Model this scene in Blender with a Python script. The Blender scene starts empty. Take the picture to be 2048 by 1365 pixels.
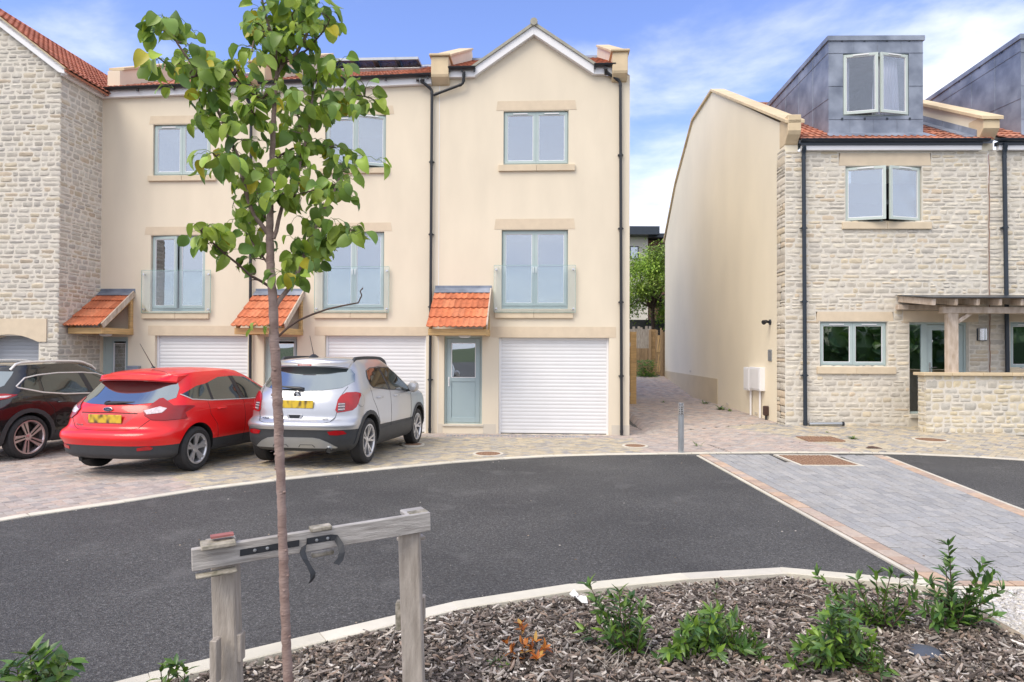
import bpy, bmesh, math, random
from mathutils import Vector, Matrix
from mathutils.bvhtree import BVHTree
from mathutils.geometry import delaunay_2d_cdt
SC = bpy.context.scene
COL = SC.collection
R = math.radians
rnd = random.Random(7)

# ------------------------------------------------------------------ camera model
F_PX, CX, CY, HOR, ROLL, CAMZ = 1320.0, 1024.0, 682.5, 698.0, 0.004, 1.83
PITCH = math.atan((HOR - CY) / F_PX)
_fw = Vector((0, math.cos(PITCH), math.sin(PITCH))); _up = Vector((0, -math.sin(PITCH), math.cos(PITCH))); _rt = Vector((1, 0, 0))
CAM = Vector((0, 0, CAMZ))
def ray(px, py):
    dx, dy = px - CX, py - CY
    dx, dy = dx + ROLL * dy, dy - ROLL * dx
    d = _rt * (dx / F_PX) + _fw - _up * (dy / F_PX)
    return d / d.y
def at_y(px, py, Y): return CAM + ray(px, py) * Y
def on_z(px, py, z=0.0):
    d = ray(px, py); return CAM + d * ((z - CAMZ) / d.z)

class Frame:
    """a vertical plane of a building: u along the front, v into the building, z up"""
    def __init__(s, px, Y, deg):
        p = at_y(px, HOR, Y); s.o = Vector((p.x, p.y, 0)); a = R(deg); s.rot = -a
        s.U = Vector((math.cos(a), -math.sin(a), 0)); s.V = Vector((math.sin(a), math.cos(a), 0))
    def uz(s, px, py, v=0.0):
        d = ray(px, py); t = ((s.o + s.V * v - CAM).dot(s.V)) / d.dot(s.V)
        p = CAM + d * t; return ((p - s.o).dot(s.U), p.z)
    def vz(s, px, py, u=0.0):
        d = ray(px, py); t = ((s.o + s.U * u - CAM).dot(s.U)) / d.dot(s.U)
        p = CAM + d * t; return ((p - s.o).dot(s.V), p.z)
    def u(s, px, py=600, v=0.0): return s.uz(px, py, v)[0]
    def z(s, px, py, v=0.0): return s.uz(px, py, v)[1]
    def W(s, u, v, z): return s.o + s.U * u + s.V * v + Vector((0, 0, z))
    @property
    def M(s):
        return Matrix(((s.U.x, s.V.x, 0, s.o.x), (s.U.y, s.V.y, 0, s.o.y), (0, 0, 1, 0), (0, 0, 0, 1)))

# ------------------------------------------------------------------ mesh builder
class MB:
    def __init__(s): s.v = []; s.f = []; s.c = []; s.m = []; s.col = (1, 1, 1); s.mi = 0
    def face(s, idx, col=None, mi=None):
        s.f.append(tuple(idx)); s.c.append(col or s.col); s.m.append(s.mi if mi is None else mi)
    def add(s, pts, faces, col=None, mi=None):
        n = len(s.v); s.v.extend([tuple(p) for p in pts])
        for f in faces: s.face([n + i for i in f], col, mi)
    def quad(s, a, b, c, d, col=None, mi=None): s.add([a, b, c, d], [(0, 1, 2, 3)], col, mi)
    def box(s, x0, y0, z0, x1, y1, z1, col=None, mi=None):
        x0, x1 = min(x0, x1), max(x0, x1); y0, y1 = min(y0, y1), max(y0, y1); z0, z1 = min(z0, z1), max(z0, z1)
        s.add([(x0,y0,z0),(x1,y0,z0),(x1,y1,z0),(x0,y1,z0),(x0,y0,z1),(x1,y0,z1),(x1,y1,z1),(x0,y1,z1)],
              [(0,3,2,1),(4,5,6,7),(0,1,5,4),(1,2,6,5),(2,3,7,6),(3,0,4,7)], col, mi)
    def hexa(s, p, col=None, mi=None):   # 8 points ordered as box
        s.add(p, [(0,3,2,1),(4,5,6,7),(0,1,5,4),(1,2,6,5),(2,3,7,6),(3,0,4,7)], col, mi)
    def beam(s, a, b, w, h, up=(0, 0, 1), col=None, mi=None):
        a, b = Vector(a), Vector(b); d = (b - a).normalized(); up = Vector(up)
        sd = d.cross(up).normalized() * (w / 2); u = sd.cross(d).normalized() * (h / 2)
        s.hexa([a-sd-u, a+sd-u, b+sd-u, b-sd-u, a-sd+u, a+sd+u, b+sd+u, b-sd+u], col, mi)
    def prism(s, poly, axis, a0, a1, col=None, mi=None):
        """poly: 2D list; axis: x,y,z extruded; other two in order"""
        def P(p, a):
            return {'x': (a, p[0], p[1]), 'y': (p[0], a, p[1]), 'z': (p[0], p[1], a)}[axis]
        n = len(poly); pts = [P(p, a0) for p in poly] + [P(p, a1) for p in poly]
        fs = [tuple(range(n - 1, -1, -1)), tuple(range(n, 2 * n))] + [(i, (i + 1) % n, n + (i + 1) % n, n + i) for i in range(n)]
        s.add(pts, fs, col, mi)
    def tube(s, pts, rad, n=10, caps=True, col=None, mi=None):
        pts = [Vector(p) for p in pts]
        if not isinstance(rad, (list, tuple)): rad = [rad] * len(pts)
        base = len(s.v); prev = None; N = len(pts)
        for i, p in enumerate(pts):
            d = (pts[min(i + 1, N - 1)] - pts[max(i - 1, 0)])
            d = d.normalized() if d.length > 1e-9 else Vector((0, 0, 1))
            if prev is None:
                ref = Vector((0, 0, 1)) if abs(d.z) < .9 else Vector((1, 0, 0)); a = d.cross(ref).normalized()
            else:
                a = (prev - d * prev.dot(d)); a = a.normalized() if a.length > 1e-6 else d.cross(Vector((1, 0, 0))).normalized()
            prev = a; b = d.cross(a)
            for k in range(n):
                t = 2 * math.pi * k / n; s.v.append(tuple(p + (a * math.cos(t) + b * math.sin(t)) * rad[i]))
        for i in range(N - 1):
            for k in range(n):
                s.face((base+i*n+k, base+i*n+(k+1) % n, base+(i+1)*n+(k+1) % n, base+(i+1)*n+k), col, mi)
        if caps:
            s.face([base+k for k in range(n-1, -1, -1)], col, mi); s.face([base+(N-1)*n+k for k in range(n)], col, mi)
    def lathe(s, prof, o=(0, 0, 0), axis='z', n=32, col=None, mi=None):
        """prof list of (r, h); revolve about axis through o"""
        o = Vector(o); base = len(s.v)
        for (r, h) in prof:
            for k in range(n):
                t = 2 * math.pi * k / n; a, b = r * math.cos(t), r * math.sin(t)
                p = {'z': (a, b, h), 'y': (a, h, b), 'x': (h, a, b)}[axis]; s.v.append(tuple(o + Vector(p)))
        for i in range(len(prof) - 1):
            for k in range(n):
                s.face((base+i*n+k, base+i*n+(k+1) % n, base+(i+1)*n+(k+1) % n, base+(i+1)*n+k), col, mi)
    def build(s, name, mats, parent=None, frame=None, smooth=False, bevel=0, seg=1, recalc=True):
        me = bpy.data.meshes.new(name)
        M = frame.M if isinstance(frame, Frame) else (frame if frame is not None else Matrix())
        if parent is not None: M = parent['_M'].inverted() @ M if isinstance(parent, dict) else WM[parent.name].inverted() @ M
        v = [M @ Vector(p) for p in s.v]
        me.from_pydata([tuple(p) for p in v], [], s.f)
        at = me.attributes.new('tint', 'FLOAT_COLOR', 'FACE')
        at.data.foreach_set('color', [x for c in s.c for x in (c[0], c[1], c[2], 1.0)])
        if not isinstance(mats, (list, tuple)): mats = [mats]
        for m in mats: me.materials.append(m)
        me.polygons.foreach_set('material_index', s.m)
        if recalc:
            bm = bmesh.new(); bm.from_mesh(me); bmesh.ops.recalc_face_normals(bm, faces=bm.faces); bm.to_mesh(me); bm.free()
        if smooth:
            me.polygons.foreach_set('use_smooth', [True] * len(me.polygons))
            try: me.set_sharp_from_angle(angle=R(smooth if smooth is not True else 40))
            except Exception: pass
        me.update()
        o = bpy.data.objects.new(name, me); COL.objects.link(o)
        if parent is not None: o.parent = parent; WM[o.name] = WM[parent.name]
        else: WM[o.name] = Matrix()
        if bevel:
            b = o.modifiers.new('bevel', 'BEVEL'); b.width = bevel; b.segments = seg; b.limit_method = 'ANGLE'; b.angle_limit = R(40)
        return o
WM = {}
def tag(o, label=None, cat=None, group=None, kind=None):
    if label: o['label'] = label
    if cat: o['category'] = cat
    if group: o['group'] = group
    if kind: o['kind'] = kind
    return o
def thing(name, label, cat, loc=(0, 0, 0), rotz=0.0, group=None, M=None):
    o = bpy.data.objects.new(name, None); COL.objects.link(o); o.empty_display_size = .2
    if M is None: M = Matrix.Translation(Vector(loc)) @ Matrix.Rotation(rotz, 4, 'Z')
    o.matrix_world = M; WM[o.name] = M
    return tag(o, label, cat, group)
def struct(o, label=None, cat=None):
    o['kind'] = 'structure'
    if label: o['label'] = label
    return o
def copy_thing(root, M, label):
    def cp(o, par):
        c = o.copy(); COL.objects.link(c)
        if par is not None: c.parent = par
        for ch in o.children: cp(ch, c)
        return c
    c = cp(root, None); c.matrix_world = M; c['label'] = label; return c
def lerp(a, b, t): return a + (b - a) * t
def pl(x, pts):
    """piecewise linear"""
    if x <= pts[0][0]: return pts[0][1]
    for (a, b), (c, d) in zip(pts, pts[1:]):
        if x <= c: return b + (d - b) * (x - a) / (c - a)
    return pts[-1][1]

# ------------------------------------------------------------------ materials
def mat(name, col, rough=.6, var=.12, scale=3.0, bump=0.0, bscale=60.0, metal=0.0, coat=0.0, tint=False, spec=.5,
        col2=None, detail=4.0, bdist=.01, stretch=None, trans=0.0, coatr=.03, rvar=0.0):
    m = bpy.data.materials.new(name); m.use_nodes = True; nt = m.node_tree; N, L = nt.nodes, nt.links
    b = N['Principled BSDF']; b.inputs['Roughness'].default_value = rough; b.inputs['Metallic'].default_value = metal
    b.inputs['Coat Weight'].default_value = coat; b.inputs['Coat Roughness'].default_value = coatr
    b.inputs['Specular IOR Level'].default_value = spec
    tc = N.new('ShaderNodeTexCoord'); src = tc.outputs['Object']
    if stretch:
        mp = N.new('ShaderNodeMapping'); mp.inputs['Scale'].default_value = stretch; L.new(src, mp.inputs['Vector']); src = mp.outputs['Vector']
    n = N.new('ShaderNodeTexNoise'); n.inputs['Scale'].default_value = scale; n.inputs['Detail'].default_value = detail
    L.new(src, n.inputs['Vector'])
    mx = N.new('ShaderNodeMix'); mx.data_type = 'RGBA'
    mr = N.new('ShaderNodeMapRange'); mr.inputs['From Min'].default_value = .3; mr.inputs['From Max'].default_value = .7
    L.new(n.outputs['Fac'], mr.inputs['Value']); L.new(mr.outputs['Result'], mx.inputs['Factor'])
    a = col; c2 = col2 or tuple(min(1, x * (1 + var)) for x in col); a = col if col2 else tuple(x * (1 - var) for x in col)
    mx.inputs['A'].default_value = (*a, 1); mx.inputs['B'].default_value = (*c2, 1)
    out = mx.outputs['Result']
    if tint:
        at = N.new('ShaderNodeAttribute'); at.attribute_name = 'tint'
        mu = N.new('ShaderNodeMix'); mu.data_type = 'RGBA'; mu.blend_type = 'MULTIPLY'; mu.inputs['Factor'].default_value = 1
        L.new(out, mu.inputs['A']); L.new(at.outputs['Color'], mu.inputs['B']); out = mu.outputs['Result']
    L.new(out, b.inputs['Base Color'])
    if bump:
        n2 = N.new('ShaderNodeTexNoise'); n2.inputs['Scale'].default_value = bscale; n2.inputs['Detail'].default_value = 3
        L.new(src, n2.inputs['Vector'])
        bp = N.new('ShaderNodeBump'); bp.inputs['Strength'].default_value = bump; bp.inputs['Distance'].default_value = bdist
        L.new(n2.outputs['Fac'], bp.inputs['Height']); L.new(bp.outputs['Normal'], b.inputs['Normal'])
    if rvar:
        r2 = N.new('ShaderNodeMapRange'); r2.inputs['To Min'].default_value = rough - rvar; r2.inputs['To Max'].default_value = rough + rvar
        L.new(n.outputs['Fac'], r2.inputs['Value']); L.new(r2.outputs['Result'], b.inputs['Roughness'])
    if trans:
        t = N.new('ShaderNodeBsdfTranslucent'); L.new(out, t.inputs['Color']); ms = N.new('ShaderNodeMixShader'); ms.inputs['Fac'].default_value = trans
        L.new(b.outputs['BSDF'], ms.inputs[1]); L.new(t.outputs['BSDF'], ms.inputs[2]); L.new(ms.outputs['Shader'], N['Material Output'].inputs['Surface'])
    return m
def glass(name, tintc, refl, edge=.9, rough=.01, gcol=(.9, .95, 1)):
    """window glass: see-through tint mixed with a mirror reflection that grows at grazing angles"""
    m = bpy.data.materials.new(name); m.use_nodes = True; nt = m.node_tree; N, L = nt.nodes, nt.links
    N.remove(N['Principled BSDF'])
    t = N.new('ShaderNodeBsdfTransparent'); t.inputs['Color'].default_value = (*tintc, 1)
    g = N.new('ShaderNodeBsdfGlossy'); g.inputs['Roughness'].default_value = rough; g.inputs['Color'].default_value = (*gcol, 1)
    lw = N.new('ShaderNodeLayerWeight'); lw.inputs['Blend'].default_value = .25
    mr = N.new('ShaderNodeMapRange'); mr.inputs['To Min'].default_value = refl; mr.inputs['To Max'].default_value = edge
    L.new(lw.outputs['Fresnel'], mr.inputs['Value'])
    tc = N.new('ShaderNodeTexCoord'); n = N.new('ShaderNodeTexNoise'); n.inputs['Scale'].default_value = 1.1; n.inputs['Detail'].default_value = 1
    L.new(tc.outputs['Object'], n.inputs['Vector']); bp = N.new('ShaderNodeBump'); bp.inputs['Strength'].default_value = .06; bp.inputs['Distance'].default_value = .1
    L.new(n.outputs['Fac'], bp.inputs['Height']); L.new(bp.outputs['Normal'], g.inputs['Normal'])
    ms = N.new('ShaderNodeMixShader'); L.new(mr.outputs['Result'], ms.inputs['Fac']); L.new(t.outputs[0], ms.inputs[1]); L.new(g.outputs[0], ms.inputs[2])
    L.new(ms.outputs[0], N['Material Output'].inputs['Surface']); return m

M_ = {}
M_['render'] = mat('cream_render', (.72, .64, .51), .85, .05, 1.2, .35, 140, bdist=.004, detail=7, stretch=(1.3, 1.3, .45))
M_['render2'] = mat('pale_yellow_render', (.80, .725, .57), .85, .04, 1.0, .3, 140, bdist=.004, detail=7, stretch=(.8, .8, .5))
M_['plinth'] = mat('plinth_render', (.60, .50, .34), .85, .05, 1.5, .3, 140, bdist=.004)
M_['plinth_a'] = mat('pale_plinth_render', (.60, .55, .47), .85, .05, 1.5, .3, 140, bdist=.004)
M_['ashlar'] = mat('reconstituted_stone', (.64, .535, .40), .8, .06, 5, .2, 90, tint=True)
M_['coping'] = mat('coping_stone', (.62, .50, .33), .8, .1, 3, .2, 90, tint=True)
M_['stone'] = mat('rubble_stone', (.58, .54, .465), .9, .09, 9, .5, 45, tint=True, detail=6, bdist=.012)
M_['mortar'] = mat('lime_mortar', (.64, .60, .53), .95, .08, 12, .5, 80)
M_['tile'] = mat('terracotta_tile', (.40, .17, .11), .8, .12, 7, .2, 60, tint=True)
M_['tile_o'] = mat('orange_clay_tile', (.50, .155, .07), .8, .2, 9, .15, 60, tint=True)
M_['lead'] = mat('lead_sheet', (.15, .175, .23), .5, .1, 2.2, .12, 14, metal=.3, col2=(.33, .37, .45), detail=6, rvar=.08)
M_['white'] = mat('white_upvc', (.78, .78, .80), .35, .02, 3)
M_['garage'] = mat('white_slats', (.70, .705, .72), .38, .02, 3)
M_['garage_g'] = mat('grey_slats', (.34, .36, .40), .4, .03, 3)
M_['frame'] = mat('sage_blue_paint', (.41, .50, .50), .42, .03, 4)
M_['frame_g'] = mat('pale_sage_paint', (.50, .57, .54), .42, .03, 4)
M_['door'] = mat('blue_grey_door', (.34, .43, .46), .42, .02, 4)
M_['black'] = mat('black_plastic', (.018, .02, .026), .4, .1, 5)
M_['blue_black'] = mat('dark_blue_metal', (.02, .03, .045), .35, .1, 5)
M_['glass'] = glass('window_glass', (.5, .56, .60), .36)
M_['glass_c'] = glass('clear_window_glass', (.92, .93, .96), .10)
M_['glass_r'] = glass('dark_window_glass', (.45, .5, .52), .30)
M_['glass_b'] = glass('balustrade_glass', (.965, .985, .98), .05, .5)
M_['gedge'] = mat('green_glass_edge', (.25, .42, .37), .2, .05, 3)
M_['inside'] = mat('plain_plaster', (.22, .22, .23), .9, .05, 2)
M_['curtain'] = mat('white_curtain', (.75, .75, .82), .9, .05, 3, trans=.2)
M_['chrome'] = mat('brushed_steel', (.62, .62, .63), .25, .03, 6, metal=1)
M_['alu'] = mat('grey_aluminium', (.42, .44, .46), .38, .05, 6, metal=.8)
M_['oak'] = mat('new_oak', (.52, .34, .15), .7, .22, 3, .2, 40, stretch=(1, 1, 14), detail=5)
M_['oak_w'] = mat('weathered_oak', (.40, .31, .23), .8, .3, 4, .4, 30, stretch=(3, 3, 1), detail=6, col2=(.62, .53, .45))
M_['wood_g'] = mat('grey_weathered_timber', (.27, .235, .20), .85, .2, 5, .5, 30, stretch=(6, 6, 1), detail=6, col2=(.46, .41, .36))
M_['wood_gh'] = mat('silvery_weathered_board', (.27, .25, .23), .85, .2, 5, .5, 30, stretch=(1.2, 1.2, 12), detail=7, col2=(.54, .51, .48))
M_['wood_end'] = mat('mossy_cut_wood', (.13, .12, .08), .9, .2, 25, .6, 40, col2=(.5, .45, .38), detail=6)
M_['fence'] = mat('fence_timber', (.36, .25, .145), .8, .2, 5, .3, 30, tint=True, stretch=(8, 8, 1))
M_['rubber'] = mat('black_rubber', (.02, .02, .022), .6, .15, 8)
M_['rust'] = mat('rusty_iron', (.22, .125, .08), .8, .25, 20, .5, 60, col2=(.34, .21, .13))
M_['concrete'] = mat('pale_concrete', (.60, .56, .48), .9, .08, 5, .4, 90, tint=True, detail=6)
M_['sand'] = mat('joint_sand', (.13, .125, .11), .95, .15, 20, .3, 90)
# ------------------------------------------------------------------ building pieces (all in a Frame's u,v,z)
def wall_sheet(mb, u0, u1, z0, z1, ops, v=0.0, rev=.16, top=None, col=None):
    """front wall at depth v with openings ops=[(u0,u1,z0,z1)], reveals going inwards"""
    us = sorted({u0, u1, *[o[0] for o in ops], *[o[1] for o in ops]}); zs = sorted({z0, z1, *[o[2] for o in ops], *[o[3] for o in ops]})
    us = [x for x in us if u0 <= x <= u1]; zs = [x for x in zs if z0 <= x <= z1]
    for a, b in zip(us, us[1:]):
        for c, d in zip(zs, zs[1:]):
            m, n = (a + b) / 2, (c + d) / 2
            if any(o[0] < m < o[1] and o[2] < n < o[3] for o in ops): continue
            mb.quad((a, v, c), (b, v, c), (b, v, d), (a, v, d), col)
    for (a, b, c, d) in ops:
        w = v + rev
        mb.quad((a, v, c), (a, w, c), (a, w, d), (a, v, d), col); mb.quad((b, v, c), (b, v, d), (b, w, d), (b, w, c), col)
        mb.quad((a, v, d), (a, w, d), (b, w, d), (b, v, d), col); mb.quad((a, v, c), (b, v, c), (b, w, c), (a, w, c), col)
def ring(mb, u0, u1, z0, z1, w, v0, v1, wb=None):
    wb = w if wb is None else wb
    mb.box(u0, v0, z0, u0 + w, v1, z1); mb.box(u1 - w, v0, z0, u1, v1, z1)
    mb.box(u0 + w, v0, z0, u1 - w, v1, z0 + wb); mb.box(u0 + w, v0, z1 - w, u1 - w, v1, z1)
def rotv(mb, start, hu, hv, ang):
    ca, sa = math.cos(ang), math.sin(ang)
    for i in range(start, len(mb.v)):
        x, y, z = mb.v[i]; x -= hu; y -= hv
        mb.v[i] = (hu + x * ca - y * sa, hv + x * sa + y * ca, z)
def window(par, F, u0, u1, z0, z1, v=.06, opens=(0, 0), fm='frame', gm='glass', lintel=None, sill=None, vents=True,
           label=None, casw=.062, french=False, lm='ashlar', fr=.035, handle=None, inner=None):
    mb = MB(); ring(mb, u0, u1, z0, z1, fr, v, v + .07); mid = (u0 + u1) / 2
    mb.box(mid - .018, v + .012, z0 + fr, mid + .018, v + .07, z1 - fr)
    if french: mb.box(u0 + fr, v + .01, z0 + fr, u1 - fr, v + .07, z0 + fr + .045)
    mb.box(u0 - .012, v - .004, z1 + .001, u1 + .012, v + .07, z1 + .014, mi=1)      # white head bead
    w = mb.build('window', [M_[fm], M_['white']], par, F, bevel=.003)
    if label: w['label'] = label
    zb = z0 + fr + (.045 if french else 0)
    for k, (a, b) in enumerate(((u0 + .028, mid - .002), (mid + .002, u1 - .028))):
        za, zz = (zb - .004, z1 - .028)
        ang = opens[k]; hu = a if k == 0 else b
        s = MB(); n0 = 0
        ring(s, a, b, za, zz, casw, v - .02, v + .03)
        i0, i1, j0, j1 = a + casw, b - casw, za + casw, zz - casw
        ring(s, i0 - .001, i1 + .001, j0 - .001, j1 + .001, .014, v - .012, v + .02)
        for q in range(len(s.f) - 24, len(s.f)): s.m[q] = 1
        if handle:
            hx = (b - casw * .5) if k == 0 else (a + casw * .5)
            s.box(hx - .012, v - .05, (za + zz) / 2 - .10, hx + .012, v - .02, (za + zz) / 2 + .03, mi=1)
        g = MB(); g.box(i0 + .01, v + .0, j0 + .01, i1 - .01, v + .006, j1 - .01)
        vt = MB()
        if vents: vt.box((a + b) / 2 - .17, v - .036, zz - .042, (a + b) / 2 + .17, v - .02, zz - .018)
        if ang:
            sg = -1 if k == 0 else 1
            for q in (s, g, vt): rotv(q, 0, hu, v + .02, sg * R(ang))
        s.build('casement', [M_[fm], M_['white']], w, F, bevel=.003)
        g.build('pane', M_[gm], w, F)
        if vents: vt.build('trickle_vent', M_['white'], w, F)
    if inner: inner(w)
    if lintel:
        l = MB(); a, b, c, d = lintel; n = 2; l.hexa([(a, -.006, c), (b, -.006, c), (b, .1, c), (a, .1, c), (a + .03, -.006, d), (b - .03, -.006, d), (b - .03, .1, d), (a + .03, .1, d)], (1, 1, 1))
        l.build('lintel', M_[lm], w, F)
    if sill:
        l = MB(); a, b, c, d = sill; m = (a + b) / 2
        for (p, q, t) in ((a, m - .003, 1.0), (m + .003, b, .96)):
            l.hexa([(p, -.055, c), (q, -.055, c), (q, v + .01, c), (p, v + .01, c), (p, -.055, d - .012), (q, -.055, d - .012), (q, v + .01, d), (p, v + .01, d)], (t, t, t * .98))
        l.build('sill', M_[lm], w, F, bevel=.005)
    return w
def roller_door(par, F, u0, u1, z0, z1, v=.12, m='garage', jamb=.05, n=26, label=None):
    mb = MB(); h = (z1 - .06 - z0) / n; pr = []
    for i in range(n):
        zb = z0 + i * h
        for k in range(6):
            t = k / 5; pr.append((v - .0035 * math.sin(math.pi * t) ** .6 if 0 < k < 5 else v + .004, zb + h * (.04 + .92 * t)))
    pts = [(u0 + jamb * .6, a, b) for a, b in pr] + [(u1 - jamb * .6, a, b) for a, b in pr]; N = len(pr)
    mb.add(pts, [(i, i + 1, N + i + 1, N + i) for i in range(N - 1)])
    d = mb.build('garage_door', M_[m], par, F, smooth=50, recalc=False)
    if label: d['label'] = label
    fr = MB(); fr.box(u0, v - .035, z0, u0 + jamb, v + .03, z1); fr.box(u1 - jamb, v - .035, z0, u1, v + .03, z1)
    fr.box(u0 + jamb, v + .01, z1 - .07, u1 - jamb, v + .06, z1)
    fr.build('door_frame', M_['white' if m == 'garage' else 'garage_g'], d, F, bevel=.004)
    r = MB(); r.box(u0 + jamb, v - .006, z0, u1 - jamb, v + .02, z0 + .02); r.build('rubber_seal', M_['rubber'], d, F)
    return d
def downpipe(par, F, path, r=.034, m='black', label=None):
    """path in (u,v,z)"""
    mb = MB(); P = [Vector(p) for p in path]; pts = [P[0]]
    for i in range(1, len(P) - 1):
        a = (P[i - 1] - P[i]).normalized(); b = (P[i + 1] - P[i]).normalized(); q = .06
        pts += [P[i] + a * q, P[i] + a * q * .3 + b * q * .3, P[i] + b * q]
    pts.append(P[-1]); mb.tube(pts, r, 12)
    for i in range(len(P) - 1):
        a, b = P[i], P[i + 1]; L = (b - a).length
        for k in range(1, int(L / 1.7) + 1) if L > 1.5 else []:
            c = a.lerp(b, k * 1.7 / L)
            if k * 1.7 / L > .97: continue
            d = (b - a).normalized(); mb.tube([c - d * .03, c + d * .03], r * 1.18, 12); mb.box(c.x - r * 1.8, c.y, c.z - .012, c.x + r * 1.8, c.y + .07, c.z + .012)
        for c in (a, b): 
            d = (b - a).normalized() * (1 if c is a else -1); mb.tube([c + d * .05, c + d * .11], r * 1.15, 12)
    o = mb.build('downpipe', M_[m], par, F, smooth=40)
    if label: o['label'] = label
    return o
def gutter(par, F, a, b, m='black', r=.06, hooks=True):
    """half-round gutter from a to b (u,v,z at the rim); ends closed"""
    mb = MB(); a, b = Vector(a), Vector(b); n = 8; pr = [(math.cos(math.pi * k / n) * r, -math.sin(math.pi * k / n) * r) for k in range(n + 1)]
    pr = [(p[0], p[1]) for p in pr]; pts = []
    for e in (a, b): pts += [(e.x, e.y + p[0], e.z + p[1]) for p in pr]
    for e in (a, b): pts += [(e.x, e.y + p[0] * .9, e.z + p[1] * .9) for p in pr]
    k = n + 1; fs = [(i, i + 1, k + i + 1, k + i) for i in range(n)] + [(2*k+i, 2*k+i+1, 3*k+i+1, 3*k+i) for i in range(n)]
    fs += [tuple(range(k)), tuple(range(k, 2 * k)), (0, k, 3 * k, 2 * k), (n, k + n, 3 * k + n, 2 * k + n)]
    mb.add(pts, fs)
    if hooks:
        L = (b - a).length; c = max(2, int(L / .9))
        for i in range(c + 1):
            p = a.lerp(b, (i + .08) / (c + .16)); mb.box(p.x - .02, p.y - .01, p.z - r - .05, p.x + .02, p.y + .03, p.z - r + .005)
    return mb.build('gutter', M_[m], par, F, smooth=35, recalc=False)
def tiles(mb, O, U, S, width, length, row=.32, wave=.15, amp=.022, per=2, pal=None, seed=1, keep=None, lift=.028):
    """rows of double-roman tiles. O top-left, U across, S down the slope (unit vectors)"""
    rg = random.Random(seed); O, U, S = Vector(O), Vector(U), Vector(S).normalized(); Nn = U.cross(S).normalized()
    if Nn.z < 0: Nn = -Nn
    Un = U.normalized(); rows = int(math.ceil(length / row)); nt = int(math.ceil(width / (wave * per))); sub = 6
    def h(x): 
        c = .5 + .5 * math.cos(2 * math.pi * (x / wave)); return amp * c ** 1.6
    for r in range(rows):
        s0, s1 = r * row, min((r + 1) * row + .0, length)
        if s1 - s0 < .03: continue
        for t in range(nt):
            x0 = t * wave * per; x1 = min(x0 + wave * per, width)
            if x1 - x0 < .02: continue
            if keep and not keep((x0 + x1) / 2, (s0 + s1) / 2): continue
            c = rg.choice(pal) if pal else (1, 1, 1); j = rg.uniform(.9, 1.08); c = tuple(q * j for q in c)
            n = sub * per; dz = rg.uniform(-.002, .003)
            top, bot, lip = [], [], []
            for k in range(n + 1):
                x = x0 + (x1 - x0) * k / n
                e = -.004 if k == n else 0
                top.append(O + Un * x + S * s0 + Nn * (h(x) + .002 + e)); bot.append(O + Un * x + S * (s1 + .012) + Nn * (h(x) + lift + dz + e)); lip.append(O + Un * x + S * (s1 + .010) + Nn * (h(x) + lift - .022 + dz))
            P = top + bot + lip; m = n + 1
            mb.add(P, [(k, k + 1, m + k + 1, m + k) for k in range(n)] + [(m + k, m + k + 1, 2*m + k + 1, 2*m + k) for k in range(n)], c)
def roof_slab(mb, O, U, S, width, length, th=.08, off=-.03):
    O, U, S = Vector(O), Vector(U).normalized(), Vector(S).normalized(); N = U.cross(S).normalized()
    if N.z < 0: N = -N
    a = O + N * off; P = [a, a + U * width, a + U * width + S * length, a + S * length]
    mb.hexa([*[p - N * th for p in P], *P])
PAL_STONE = [(1.0, 1.0, 1.0), (1.06, 1.05, 1.03), (1.12, 1.1, 1.07), (.92, .90, .88), (1.0, .96, .9), (1.04, .97, .84), (.87, .87, .89), (1.03, 1.02, 1.02), (1.08, 1.07, 1.06), (.98, .98, .98), (1.02, .96, .86), (.94, .94, .96), (1.0, .90, .79), (1.08, 1.08, 1.07), (1.0, 1.0, .99), (.96, .95, .94), (1.05, 1.04, 1.0)]
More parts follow.
